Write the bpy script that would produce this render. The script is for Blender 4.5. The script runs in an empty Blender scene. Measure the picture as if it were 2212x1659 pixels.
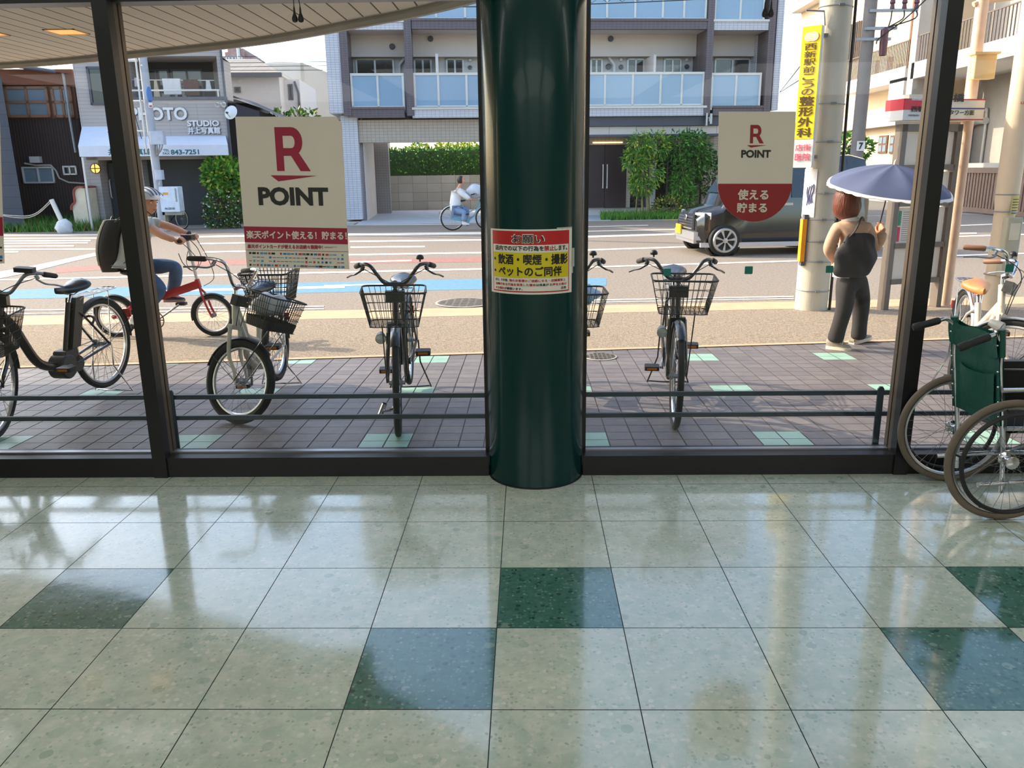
import bpy, math, random
from mathutils import Vector, Matrix
V = Vector
scn = bpy.context.scene
COL = scn.collection
rnd = random.Random(7)
PI = math.pi

# ---------------------------------------------------------------- camera
FPX, PITCH, YAW, ROLL, CAMH = 1749.2, .2605, .0212, -.0124, 1.5824
_cp, _sp, _cy, _sy = math.cos(PITCH), math.sin(PITCH), math.cos(YAW), math.sin(YAW)
_fw = V((-_sy*_cp, _cy*_cp, -_sp)); _r0 = V((_cy, _sy, 0)); _u0 = _r0.cross(_fw)
_rt = _r0*math.cos(ROLL) + _u0*math.sin(ROLL); _up = -_r0*math.sin(ROLL) + _u0*math.cos(ROLL)
CAM = V((0, 0, CAMH))
cd = bpy.data.cameras.new('camera'); cam = bpy.data.objects.new('camera', cd); COL.objects.link(cam)
cd.sensor_fit = 'HORIZONTAL'; cd.sensor_width = 36; cd.lens = FPX/2212*36; cd.clip_end = 400; cd.clip_start = .05
_m = Matrix((_rt, _up, -_fw)).transposed().to_4x4(); _m.translation = CAM
cam.matrix_world = _m
scn.camera = cam

# ---------------------------------------------------------------- sky, sun, exposure
scn.view_settings.view_transform = 'Standard'
scn.view_settings.look = 'None'
scn.view_settings.gamma = 1
scn.view_settings.use_curve_mapping = False
scn.view_settings.exposure = 0.0
SUN_EL, SUN_AZ = math.radians(33), math.radians(22)      # low sun from the left, a little beyond the window wall
w = bpy.data.worlds.new('sky'); scn.world = w; w.use_nodes = True
nt = w.node_tree
sky = nt.nodes.new('ShaderNodeTexSky'); sky.sky_type = 'NISHITA'; sky.sun_disc = False
sky.sun_elevation = SUN_EL; sky.sun_rotation = math.radians(-68); sky.air_density = 1.0; sky.dust_density = 2.2; sky.ozone_density = 1.2
nt.links.new(sky.outputs[0], nt.nodes['Background'].inputs[0]); nt.nodes['Background'].inputs[1].default_value = .55
sd = bpy.data.lights.new('sun', 'SUN'); sun = bpy.data.objects.new('sun', sd); COL.objects.link(sun)
sd.energy = 6.0; sd.color = (1, .83, .62); sd.angle = .009
_sdir = V((-math.cos(SUN_EL)*math.cos(SUN_AZ), math.cos(SUN_EL)*math.sin(SUN_AZ), math.sin(SUN_EL)))
sun.rotation_euler = _sdir.to_track_quat('Z', 'Y').to_euler()
sun.location = (-12, 8, 12)
def area(name, loc, size, energy, col=(1, 1, .975)):
    l = bpy.data.lights.new(name, 'AREA'); l.shape = 'RECTANGLE'; l.size, l.size_y = size; l.energy = energy; l.color = col
    o = bpy.data.objects.new(name, l); COL.objects.link(o); o.location = loc
    return o
for _x in (-4, 0, 4):                                    # the shop's ceiling lamps behind the camera, and an added row by the window
    area('ceiling_lamp_light', (_x, -3.2, 2.64), (3.4, 4.2), 106)
    area('window_fill_light', (_x, 2.95, 2.66), (3.6, .25), 13)  # unseen fill strips, added to brighten the floor near the window

# ---------------------------------------------------------------- measuring helpers
def ray(px, py): return _rt*((px-1106)/FPX) - _up*((py-829.5)/FPX) + _fw
def gz(y): return 0 if y < 4.15 else (-.025*(y-4.15) if y < 10.4 else -.16)
def G(px, py, dz=0):                                     # point of the ground seen there
    d = ray(px, py); z = 0
    for _ in range(30):
        t = (z-CAMH)/d.z; z = gz(d.y*t)
    p = CAM + d*t; p.z += dz
    return p
def D(px, py, y):                                        # point of the plane Y = y
    d = ray(px, py); return CAM + d*(y/d.y)
def DZ(px, py, z):
    d = ray(px, py); return CAM + d*((z-CAMH)/d.z)
def DX(px, py, x):
    d = ray(px, py); return CAM + d*(x/d.x)
def lin(*c): return tuple(((v/255)/12.92 if v <= 10 else ((v/255+.055)/1.055)**2.4) for v in c)

# ---------------------------------------------------------------- materials
MATS = {}
def mat(name, c, rough=.5, metal=0, var=.1, scale=6, bump=0, bscale=None, coat=0, emit=0, spec=.5, stretch=None, trans=0):
    if name in MATS: return MATS[name]
    m = bpy.data.materials.new(name); m.use_nodes = True; MATS[name] = m
    n = m.node_tree.nodes; L = m.node_tree.links.new; b = n['Principled BSDF']
    c = lin(*c) + (1,)
    tc = n.new('ShaderNodeTexCoord'); vec = tc.outputs['Object']
    if stretch:
        mp = n.new('ShaderNodeMapping'); mp.inputs['Scale'].default_value = stretch; L(vec, mp.inputs[0]); vec = mp.outputs[0]
    no = n.new('ShaderNodeTexNoise'); no.inputs['Scale'].default_value = scale; no.inputs['Detail'].default_value = 4; L(vec, no.inputs['Vector'])
    rp = n.new('ShaderNodeMapRange'); rp.inputs[1].default_value = .3; rp.inputs[2].default_value = .7
    rp.inputs[3].default_value = 1-var; rp.inputs[4].default_value = 1+var; L(no.outputs[0], rp.inputs[0])
    mx = n.new('ShaderNodeVectorMath'); mx.operation = 'SCALE'; mx.inputs[0].default_value = c[:3]; L(rp.outputs[0], mx.inputs['Scale'])
    L(mx.outputs[0], b.inputs['Base Color'])
    b.inputs['Roughness'].default_value = rough; b.inputs['Metallic'].default_value = metal
    b.inputs['Specular IOR Level'].default_value = spec; b.inputs['Coat Weight'].default_value = coat; b.inputs['Coat Roughness'].default_value = .04
    if trans: b.inputs['Transmission Weight'].default_value = trans
    if emit:
        b.inputs['Emission Color'].default_value = c; b.inputs['Emission Strength'].default_value = emit
    if bump:
        bu = n.new('ShaderNodeBump'); bu.inputs['Strength'].default_value = bump; bu.inputs['Distance'].default_value = .02
        n2 = n.new('ShaderNodeTexNoise'); n2.inputs['Scale'].default_value = bscale or scale*4; n2.inputs['Detail'].default_value = 3
        L(vec, n2.inputs['Vector']); L(n2.outputs[0], bu.inputs['Height']); L(bu.outputs[0], b.inputs['Normal'])
    return m
def grid_mat(name, c, line, sx, sy, w=.06, rough=.6, axes=(0, 2), var=.06, off=(0, 0), bump=0, brick=False):
    """small tiles or boards: a joint line every sx, sy metres along two object axes"""
    if name in MATS: return MATS[name]
    m = bpy.data.materials.new(name); m.use_nodes = True; MATS[name] = m
    n = m.node_tree.nodes; L = m.node_tree.links.new; b = n['Principled BSDF']
    tc = n.new('ShaderNodeTexCoord'); sp = n.new('ShaderNodeSeparateXYZ'); L(tc.outputs['Object'], sp.inputs[0])
    def mth(op, a, bb=None):
        k = n.new('ShaderNodeMath'); k.operation = op
        for i, q in enumerate((a, bb)):
            if q is None: continue
            if isinstance(q, (int, float)): k.inputs[i].default_value = q
            else: L(q, k.inputs[i])
        return k.outputs[0]
    masks = []; cells = []
    for ax, s, o in zip(axes, (sx, sy), off):
        if not s: continue
        q = mth('DIVIDE', mth('ADD', sp.outputs[ax], o+100*s), s)
        f = mth('FRACT', q); cells.append(mth('FLOOR', q))
        masks.append(mth('LESS_THAN', f, w*min(sx or 9, sy or 9)/s))
    mk = masks[0] if len(masks) == 1 else mth('MAXIMUM', masks[0], masks[1])
    wn = n.new('ShaderNodeTexWhiteNoise'); wn.noise_dimensions = '2D'
    cb = n.new('ShaderNodeCombineXYZ')
    for i, q in enumerate(cells): L(q, cb.inputs[i])
    L(cb.outputs[0], wn.inputs['Vector'])
    no = n.new('ShaderNodeTexNoise'); no.inputs['Scale'].default_value = 3; no.inputs['Detail'].default_value = 5; L(tc.outputs['Object'], no.inputs['Vector'])
    v1 = mth('ADD', mth('MULTIPLY', wn.outputs['Value'], var*2), mth('MULTIPLY', no.outputs[0], var*2)); v2 = mth('ADD', v1, 1-var*2)
    sc = n.new('ShaderNodeVectorMath'); sc.operation = 'SCALE'; sc.inputs[0].default_value = lin(*c); L(v2, sc.inputs['Scale'])
    mi = n.new('ShaderNodeMix'); mi.data_type = 'RGBA'; L(mk, mi.inputs[0]); L(sc.outputs[0], mi.inputs[6]); mi.inputs[7].default_value = lin(*line)+(1,)
    L(mi.outputs[2], b.inputs['Base Color']); b.inputs['Roughness'].default_value = rough
    if bump:
        bu = n.new('ShaderNodeBump'); bu.inputs['Strength'].default_value = bump; bu.inputs['Distance'].default_value = .01; bu.invert = True
        L(mk, bu.inputs['Height']); L(bu.outputs[0], b.inputs['Normal'])
    return m
def glass_mat(name, tint=(1, 1, 1), refl=.5, dirt=0):
    if name in MATS: return MATS[name]
    m = bpy.data.materials.new(name); m.use_nodes = True; MATS[name] = m
    n = m.node_tree.nodes; L = m.node_tree.links.new
    n.remove(n['Principled BSDF']); out = n['Material Output']
    t = n.new('ShaderNodeBsdfTransparent'); t.inputs[0].default_value = tint+(1,)
    g = n.new('ShaderNodeBsdfGlossy'); g.inputs['Roughness'].default_value = .01
    fr = n.new('ShaderNodeFresnel'); fr.inputs[0].default_value = 1.45
    k = n.new('ShaderNodeMath'); k.operation = 'MULTIPLY'; k.inputs[1].default_value = refl; L(fr.outputs[0], k.inputs[0])
    mx = n.new('ShaderNodeMixShader'); L(k.outputs[0], mx.inputs[0]); L(t.outputs[0], mx.inputs[1]); L(g.outputs[0], mx.inputs[2])
    L(mx.outputs[0], out.inputs[0])
    return m

# ---------------------------------------------------------------- mesh builder
_TX = {}
def glyphs(s, bold):
    k = (s, bold)
    if k in _TX: return _TX[k]
    c = bpy.data.curves.new('lettering', 'FONT'); c.body = s; c.resolution_u = 3; c.offset = bold
    o = bpy.data.objects.new('lettering', c); me = o.to_mesh()
    vs = [v.co.copy() for v in me.vertices]; fs = [list(p.vertices) for p in me.polygons]
    o.to_mesh_clear(); bpy.data.objects.remove(o); bpy.data.curves.remove(c)
    x0 = min(v.x for v in vs); x1 = max(v.x for v in vs); y0 = min(v.y for v in vs); y1 = max(v.y for v in vs)
    _TX[k] = (vs, fs, x0, x1, y0, y1)
    return _TX[k]
RM = {}
class MB:
    def __init__(s, M=None):
        s.v = []; s.f = []; s.mi = []; s.sm = []; s.M = M; s.cur = 0; s.smooth = False
    def add(s, vs, fs, smooth=None):
        b = len(s.v); M = s.M
        if M is None: s.v += [V(v) for v in vs]
        elif isinstance(M, Matrix): s.v += [M @ V(v) for v in vs]
        else: s.v += [V(M(V(v))) for v in vs]
        s.f += [[b+i for i in f] for f in fs]; s.mi += [s.cur]*len(fs)
        s.sm += [s.smooth if smooth is None else smooth]*len(fs)
        return s
    def box(s, x0, x1, y0, y1, z0, z1):
        return s.add([(x, y, z) for z in (z0, z1) for y in (y0, y1) for x in (x0, x1)],
                     [(0, 2, 3, 1), (4, 5, 7, 6), (0, 1, 5, 4), (2, 6, 7, 3), (0, 4, 6, 2), (1, 3, 7, 5)], False)
    def bbox(s, x0, x1, y0, y1, z0, z1, b=.01, ax=2):
        """box with the four edges along one axis rounded"""
        r = [(x0, x1), (y0, y1), (z0, z1)]; o = [i for i in range(3) if i != ax]
        (a0, a1), (b0, b1) = r[o[0]], r[o[1]]; pts = []
        for cx, cy, st in ((a1-b, b1-b, 0), (a0+b, b1-b, 1), (a0+b, b0+b, 2), (a1-b, b0+b, 3)):
            for k in range(4):
                t = (st+k/3)*PI/2; pts.append((cx+b*math.cos(t), cy+b*math.sin(t)))
        def mk(p, h):
            q = [0, 0, 0]; q[o[0]], q[o[1]], q[ax] = p[0], p[1], h; return q
        N = len(pts); vs = [mk(p, r[ax][0]) for p in pts]+[mk(p, r[ax][1]) for p in pts]
        s.add(vs, [(i, (i+1) % N, N+(i+1) % N, N+i) for i in range(N)], True)
        return s.add(vs, [list(range(N))[::-1], list(range(N, 2*N))], False)
    def tube(s, pts, r, n=8, closed=False, caps=True, smooth=True, flat=1.0):
        P = [V(p) for p in pts]; N = len(P)
        R = r if isinstance(r, (list, tuple)) else [r]*N
        T = []
        for i in range(N):
            a = P[(i-1) % N] if (closed or i > 0) else P[0]; b = P[(i+1) % N] if (closed or i < N-1) else P[-1]
            t = (b-a); T.append(t.normalized() if t.length > 1e-9 else V((0, 0, 1)))
        up = V((0, 0, 1)) if abs(T[0].z) < .9 else V((1, 0, 0))
        nx = T[0].cross(up).normalized(); vs = []
        for i in range(N):
            if i:
                ax = T[i-1].cross(T[i])
                if ax.length > 1e-7: nx = Matrix.Rotation(T[i-1].angle(T[i]), 3, ax.normalized()) @ nx
            ny = T[i].cross(nx)
            for k in range(n):
                a = 2*PI*(k+.5)/n; vs.append(P[i] + nx*(R[i]*math.cos(a)) + ny*(R[i]*flat*math.sin(a)))
        fs = []
        for i in range(N if closed else N-1):
            j = (i+1) % N
            for k in range(n): fs.append((i*n+k, i*n+(k+1) % n, j*n+(k+1) % n, j*n+k))
        s.add(vs, fs, smooth)
        if caps and not closed: s.add(vs, [list(range(n))[::-1], list(range((N-1)*n, N*n))], False)
        return s
    def cyl(s, a, b, r, r2=None, n=16, caps=True): return s.tube([a, b], [r, r if r2 is None else r2], n, caps=caps)
    def lathe(s, prof, c=(0, 0, 0), ax=(0, 0, 1), n=20, ang=2*PI, smooth=True):
        """profile of (radius, height) about an axis through c"""
        A = V(ax).normalized(); X = A.orthogonal().normalized(); Y = A.cross(X); c = V(c); m = len(prof); vs = []
        full = ang > 6.28; K = n if full else n+1
        for k in range(K):
            a = ang*k/n
            for (r, h) in prof: vs.append(c + A*h + (X*math.cos(a)+Y*math.sin(a))*r)
        fs = [(k*m+i, ((k+1) % K)*m+i, ((k+1) % K)*m+i+1, k*m+i+1) for k in range(n) for i in range(m-1)]
        return s.add(vs, fs, smooth)
    def ring(s, c, ax, R, r, n=40, k=8, flat=1.0, a0=0, a1=2*PI, X=None):
        """torus, or an arc of one; flat squeezes it along the axis"""
        A = V(ax).normalized(); X = V(X).normalized() if X else A.orthogonal().normalized(); Y = A.cross(X); c = V(c)
        full = a1-a0 > 6.28; N = n if full else n+1; vs = []
        for i in range(N):
            a = a0+(a1-a0)*i/n; d = X*math.cos(a)+Y*math.sin(a)
            for j in range(k):
                b = 2*PI*j/k; vs.append(c+d*(R+r*math.cos(b))+A*(r*flat*math.sin(b)))
        fs = [(i*k+j, ((i+1) % N)*k+j, ((i+1) % N)*k+(j+1) % k, i*k+(j+1) % k) for i in range(n) for j in range(k)]
        return s.add(vs, fs, True)
    def ell(s, c, r, nu=16, nv=10, fn=None):
        c = V(c); vs = []
        for j in range(nv+1):
            t = PI*j/nv
            for i in range(nu):
                a = 2*PI*i/nu; q = V((math.sin(t)*math.cos(a)*r[0], math.sin(t)*math.sin(a)*r[1], math.cos(t)*r[2]))
                vs.append(c + (fn(q) if fn else q))
        return s.add(vs, [(j*nu+i, (j+1)*nu+i, (j+1)*nu+(i+1) % nu, j*nu+(i+1) % nu) for j in range(nv) for i in range(nu)], True)
    def poly(s, pts): return s.add(pts, [list(range(len(pts)))], False)
    def prism(s, pts, vec):
        n = len(pts); vec = V(vec); vs = [V(p) for p in pts]+[V(p)+vec for p in pts]
        return s.add(vs, [list(range(n))[::-1], list(range(n, 2*n))]+[(i, (i+1) % n, n+(i+1) % n, n+i) for i in range(n)], False)
    def surf(s, fn, nu, nv, smooth=True):
        vs = [fn(i/nu, j/nv) for j in range(nv+1) for i in range(nu+1)]
        return s.add(vs, [(j*(nu+1)+i, j*(nu+1)+i+1, (j+1)*(nu+1)+i+1, (j+1)*(nu+1)+i) for j in range(nv) for i in range(nu)], smooth)
    def loft(s, rings, caps=True, closed=True, smooth=True):
        n = len(rings[0]); vs = [p for r in rings for p in r]; K = n if closed else n-1
        s.add(vs, [(i*n+k, i*n+(k+1) % n, (i+1)*n+(k+1) % n, (i+1)*n+k) for i in range(len(rings)-1) for k in range(K)], smooth)
        if caps: s.add(vs, [list(range(n))[::-1], list(range((len(rings)-1)*n, len(rings)*n))], False)
        return s
    def txt(s, t, x0, y0, x1, y1, z=0, bold=.02, keep=False):
        """lettering stretched to a box; keep = keep its proportions inside the box"""
        shifts = [(0, 0)]
        if bold and any(ord(c) > 255 for c in t):            # heavier strokes: the same glyphs laid side by side
            shifts = [(bold*math.cos(q*PI/3), bold*math.sin(q*PI/3)) for q in range(6)]; bold = 0
        vs, fs, a0, a1, b0, b1 = glyphs(t, bold)
        kx = (x1-x0)/(a1-a0); ky = (y1-y0)/(b1-b0)
        if keep:
            k = min(abs(kx), abs(ky)); cx = (x0+x1)/2; cy = (y0+y1)/2; sx = math.copysign(k, kx); sy = math.copysign(k, ky)
            return s.add([(cx+(v.x-(a0+a1)/2)*sx, cy+(v.y-(b0+b1)/2)*sy, z) for v in vs], fs, False)
        for i, (dx, dy) in enumerate(shifts): s.add([(x0+(v.x+dx-a0)*kx, y0+(v.y+dy-b0)*ky, z+i*.00012) for v in vs], fs, False)
        return s
    def build(s, name, mats, parent=None, local=False, sharp=40, **tags):
        me = bpy.data.meshes.new(name)
        vs = s.v
        o = bpy.data.objects.new(name, me); COL.objects.link(o)
        if parent is not None:
            R = RM[parent.name]; RM[o.name] = R; o.parent = parent
            if not local:
                Ri = R.inverted(); vs = [Ri @ v for v in vs]
        else:
            lo = [min(v[i] for v in vs) for i in range(3)]; hi = [max(v[i] for v in vs) for i in range(3)]
            c = V(((lo[0]+hi[0])/2, (lo[1]+hi[1])/2, lo[2])); vs = [v-c for v in vs]; o.location = c; RM[o.name] = Matrix.Translation(c)
        me.from_pydata([tuple(v) for v in vs], [], s.f)
        for m in (mats if isinstance(mats, (list, tuple)) else [mats]): me.materials.append(m)
        me.polygons.foreach_set('material_index', s.mi); me.polygons.foreach_set('use_smooth', s.sm)
        me.update()
        if any(s.sm): me.set_sharp_from_angle(angle=math.radians(sharp))
        tag(o, **tags)
        return o
def tag(o, label=None, cat=None, group=None, kind=None):
    if label: o['label'] = label
    if cat: o['category'] = cat
    if group: o['group'] = group
    if kind: o['kind'] = kind
    return o
def thing(name, label, cat, loc=(0, 0, 0), rz=0, group=None, kind=None):
    o = bpy.data.objects.new(name, None); COL.objects.link(o); o.empty_display_size = .1
    o.location = loc; o.rotation_euler = (0, 0, rz)
    RM[o.name] = Matrix.Translation(V(loc)) @ Matrix.Rotation(rz, 4, 'Z')
    return tag(o, label, cat, group, kind)
def copy_tree(o, parent=None):
    c = o.copy(); COL.objects.link(c)
    if parent is not None: c.parent = parent
    for ch in list(o.children): copy_tree(ch, c)
    return c
def place(o, loc, rz=0):
    o.location = loc; o.rotation_euler = (0, 0, rz)
def arc(c, r, a0, a1, n, f):
    return [f(c[0]+r*math.cos(a0+(a1-a0)*i/n), c[1]+r*math.sin(a0+(a1-a0)*i/n)) for i in range(n+1)]
def spline(P, n=6, closed=False):
    """Catmull-Rom through the points"""
    P = [V(p) for p in P]; N = len(P); out = []
    for i in range(N if closed else N-1):
        p0 = P[(i-1) % N] if closed or i else P[0]; p1 = P[i]; p2 = P[(i+1) % N]; p3 = P[(i+2) % N] if closed or i < N-2 else P[-1]
        for k in range(n):
            t = k/n; out.append(.5*((2*p1)+(p2-p0)*t+(2*p0-5*p1+4*p2-p3)*t*t+(3*p1-p0-3*p2+p3)*t**3))
    if not closed: out.append(P[-1])
    return out
# ================================================================ MATERIAL SET
M_frame = mat('dark bronze aluminium', (34, 33, 34), .35, .4, .06)
M_frame_lip = mat('brown anodised aluminium', (92, 80, 66), .35, .3, .06)
M_silver = mat('silver bead', (170, 170, 175), .3, .8, .05)
M_teal = mat('deep teal gloss paint', (0, 47, 46), .2, 0, .04, 3, coat=.12, spec=.3)
M_glass = glass_mat('window glass', (.97, .985, .98), .4)
M_black = mat('black plastic', (22, 22, 24), .5, 0, .1)
M_rubber = mat('black rubber', (26, 26, 27), .75, 0, .12, 20)
M_chrome = mat('chromed steel', (205, 205, 208), .16, 1, .04)
M_steel = mat('dull galvanised steel', (150, 152, 155), .42, .7, .1, 12)
M_white = mat('white paint', (226, 226, 224), .5, 0, .04)
M_cream = mat('cream paint', (222, 210, 184), .5, 0, .05)
M_conc = mat('weathered concrete', (176, 172, 160), .85, 0, .14, 3, .25, 30)
M_skin = mat('skin', (205, 150, 120), .55, 0, .06, 14)
M_wood = mat('brown timber', (104, 66, 48), .6, 0, .15, 4, stretch=(1, 1, .1))
M_darkpane = mat('dark window pane', (34, 40, 46), .06, 0, .15, 1.5, spec=.8)
M_greypane = mat('frosted pane', (120, 135, 146), .22, 0, .08, 2)

# ================================================================ INDOORS
TW, TOX, TOY = .45, -.1191, 3.9118
def terrazzo(name, base, chip1, chip2, amount):
    m = bpy.data.materials.new(name); m.use_nodes = True
    n = m.node_tree.nodes; L = m.node_tree.links.new; b = n['Principled BSDF']
    tc = n.new('ShaderNodeTexCoord'); geo = tc.outputs['Object']
    nz = n.new('ShaderNodeTexNoise'); nz.inputs['Scale'].default_value = 9; nz.inputs['Detail'].default_value = 5; L(geo, nz.inputs['Vector'])
    wob = n.new('ShaderNodeMix'); wob.data_type = 'VECTOR'; wob.inputs[0].default_value = .035; L(geo, wob.inputs[4]); L(nz.outputs['Color'], wob.inputs[5])
    col = None
    n0 = n.new('ShaderNodeTexNoise'); n0.inputs['Scale'].default_value = 14; n0.inputs['Detail'].default_value = 8; n0.inputs['Roughness'].default_value = .72; L(geo, n0.inputs['Vector'])
    mr = n.new('ShaderNodeMapRange'); mr.inputs[1].default_value = .35; mr.inputs[2].default_value = .65; L(n0.outputs[0], mr.inputs[0])
    mx = n.new('ShaderNodeMix'); mx.data_type = 'RGBA'; L(mr.outputs[0], mx.inputs[0]); mx.inputs[6].default_value = lin(*base[0])+(1,); mx.inputs[7].default_value = lin(*base[1])+(1,)
    col = mx.outputs[2]
    for sc, cc, a, rd in ((17, chip1, amount*.45, .5), (34, base[1], amount, .66), (48, chip2, amount*1.2, .66), (75, chip1, amount*.7, .7), (13, base[1], amount, .6)):
        vo = n.new('ShaderNodeTexVoronoi'); vo.inputs['Scale'].default_value = sc; vo.inputs['Randomness'].default_value = 1; L(wob.outputs[1], vo.inputs['Vector'])
        sp = n.new('ShaderNodeSeparateColor'); L(vo.outputs['Color'], sp.inputs[0])
        g = n.new('ShaderNodeMath'); g.operation = 'GREATER_THAN'; g.inputs[1].default_value = 1-a; L(sp.outputs[0], g.inputs[0])
        d = n.new('ShaderNodeMath'); d.operation = 'LESS_THAN'; d.inputs[1].default_value = rd*.62; L(vo.outputs['Distance'], d.inputs[0])
        e = n.new('ShaderNodeMath'); e.operation = 'MULTIPLY'; L(g.outputs[0], e.inputs[0]); L(d.outputs[0], e.inputs[1])
        e2 = n.new('ShaderNodeMath'); e2.operation = 'MULTIPLY'; L(e.outputs[0], e2.inputs[0]); L(sp.outputs[1], e2.inputs[1])
        m2 = n.new('ShaderNodeMix'); m2.data_type = 'RGBA'; L(e2.outputs[0], m2.inputs[0]); L(col, m2.inputs[6]); m2.inputs[7].default_value = lin(*cc)+(1,)
        col = m2.outputs[2]
    # scuffs
    ns = n.new('ShaderNodeTexNoise'); ns.inputs['Scale'].default_value = 2.2; ns.inputs['Detail'].default_value = 9; ns.inputs['Roughness'].default_value = .8; L(geo, ns.inputs['Vector'])
    ms = n.new('ShaderNodeMapRange'); ms.inputs[1].default_value = .4; ms.inputs[2].default_value = .62; ms.inputs[3].default_value = .9; ms.inputs[4].default_value = 1.06; L(ns.outputs[0], ms.inputs[0])
    fin = n.new('ShaderNodeVectorMath'); fin.operation = 'SCALE'; L(col, fin.inputs[0]); L(ms.outputs[0], fin.inputs['Scale'])
    L(fin.outputs[0], b.inputs['Base Color'])
    rr = n.new('ShaderNodeMapRange'); rr.inputs[3].default_value = .07; rr.inputs[4].default_value = .17; L(ns.outputs[0], rr.inputs[0]); L(rr.outputs[0], b.inputs['Roughness'])
    b.inputs['Specular IOR Level'].default_value = .85; b.inputs['Coat Weight'].default_value = .35; b.inputs['Coat Roughness'].default_value = .05
    bu = n.new('ShaderNodeBump'); bu.inputs['Strength'].default_value = .05; bu.inputs['Distance'].default_value = .02
    nb = n.new('ShaderNodeTexNoise'); nb.inputs['Scale'].default_value = 5; nb.inputs['Detail'].default_value = 3; L(geo, nb.inputs['Vector'])
    L(nb.outputs[0], bu.inputs['Height']); L(bu.outputs[0], b.inputs['Normal'])
    return m
M_tl = terrazzo('pale green marbled floor tile', ((204, 210, 196), (180, 195, 180)), (158, 176, 162), (214, 214, 205), .36)
M_td = terrazzo('dark green marbled floor tile', ((58, 102, 90), (76, 118, 104)), (124, 150, 136), (40, 72, 64), .5)
M_joint = mat('black floor joint', (40, 44, 42), .6)

fl = MB(); fl.cur = 2; fl.box(-9, 9, -7, 4.05, -.12, -.0012)
for i in range(-19, 20):
    for j in range(-1, 24):
        x0, x1 = TOX+i*TW, TOX+(i+1)*TW; y1, y0 = TOY-j*TW, TOY-(j+1)*TW
        if y0 > 4.05: continue
        y1 = min(y1, 4.05); g = .0017
        fl.cur = 1 if (j % 6 == 2 and i % 4 == 0) or (j % 6 == 3 and i % 4 == 3) else 0
        fl.add([(x0+g, y0+g, 0), (x1-g, y0+g, 0), (x1-g, y1-g, 0), (x0+g, y1-g, 0)], [(0, 1, 2, 3)], False)
fl.build('floor', [M_tl, M_td, M_joint], kind='structure')
M_wall = mat('off white plaster', (196, 190, 178), .8, 0, .05)
b = MB(); b.box(-9, 9, -7.1, 4.0, 2.7, 2.82); b.build('ceiling', M_wall, kind='structure')
b = MB(); b.box(-9, 9, -7.2, -7, -.1, 2.8); b.build('wall_back', M_wall, kind='structure')
b = MB(); b.box(-9.1, -9, -7, 4.0, -.1, 2.8); b.build('wall_left', M_wall, kind='structure')
b = MB(); b.box(9, 9.1, -7, 4.0, -.1, 2.8); b.build('wall_right', M_wall, kind='structure')
b = MB(); b.box(-9, 9, 3.98, 4.25, 2.56, 8.4); b.box(-9, 9, -7, 3.98, 2.9, 8.4)
b.build('wall_front', mat('brown fascia', (70, 62, 54), .6), kind='structure')

# the green column
CX, CY, CR = .035, 4.095, .247
b = MB(); b.lathe([(CR, 0), (CR, 2.75)], (CX, CY, 0), n=96)
b.build('column', M_teal, kind='structure', label='big round dark green column standing in the middle of the window wall', cat='column')
b = MB(); b.lathe([(CR+.004, 0), (CR+.004, .006), (CR, .007)], (CX, CY, 0), n=96); b.build('trim_1', M_black, kind='structure')

# window wall: four bays between mullions at x = -2 and 2 and the column
YF, YG = 4.04, 4.135
def window(n, x0, x1, left_post, right_post):
    r = thing('window_%d' % n, None, None, ((x0+x1)/2, YG, 0), kind='structure')
    k = MB()
    k.box(x0, x1, YF, 4.2, 0, .108)                        # kick plate
    k.box(x0, x1, YF+.04, 4.19, 2.355, 2.372)              # thin transom
    k.box(x0, x1, YF, 4.2, 2.50, 2.58)                     # head
    if left_post: k.box(x0, x0+.018, YG-.02, YG+.03, .1, 2.5)
    if right_post: k.box(x1-.018, x1, YG-.02, YG+.03, .1, 2.5)
    k.cur = 1; k.box(x0, x1, YG-.014, YG+.02, .108, .1165)
    k.build('window_frame', [M_frame, M_silver], r)
    g = MB(); g.box(x0, x1, YG, YG+.008, .112, 2.5)
    g.build('pane', M_glass, r, label='clear window glass')
for n, x0, x1, lp, rp in ((1, -6.0, -2.0, 0, 0), (2, -1.95, CX-.25, 0, 1), (3, CX+.25, 1.93, 1, 0), (4, 1.985, 6.0, 0, 0)):
    window(n, x0, x1, lp, rp)
for n, xa, xb, s in ((2, -2.008, -1.936, 1), (3, 1.914, 1.986, -1)):
    k = MB(); k.box(xa, xb, YF-.012, YF+.052, 0, 2.55)     # inner dark post
    xo = xb if s > 0 else xa
    k.cur = 1
    k.box(min(xo, xo-s*.06), max(xo, xo-s*.06), YF+.052, YF+.088, 0.1, 2.5)
    k.cur = 0; k.box(min(xo-s*.008, xo-s*.06), max(xo-s*.008, xo-s*.06), YF+.088, YF+.1, .1, 2.5)
    k.cur = 1
    k.box(min(xo, xo-s*.06), max(xo, xo-s*.06), YF+.1, YF+.135, 0.1, 2.5)
    k.build('trim_%d' % n, [M_frame, M_frame_lip], kind='structure')

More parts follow.
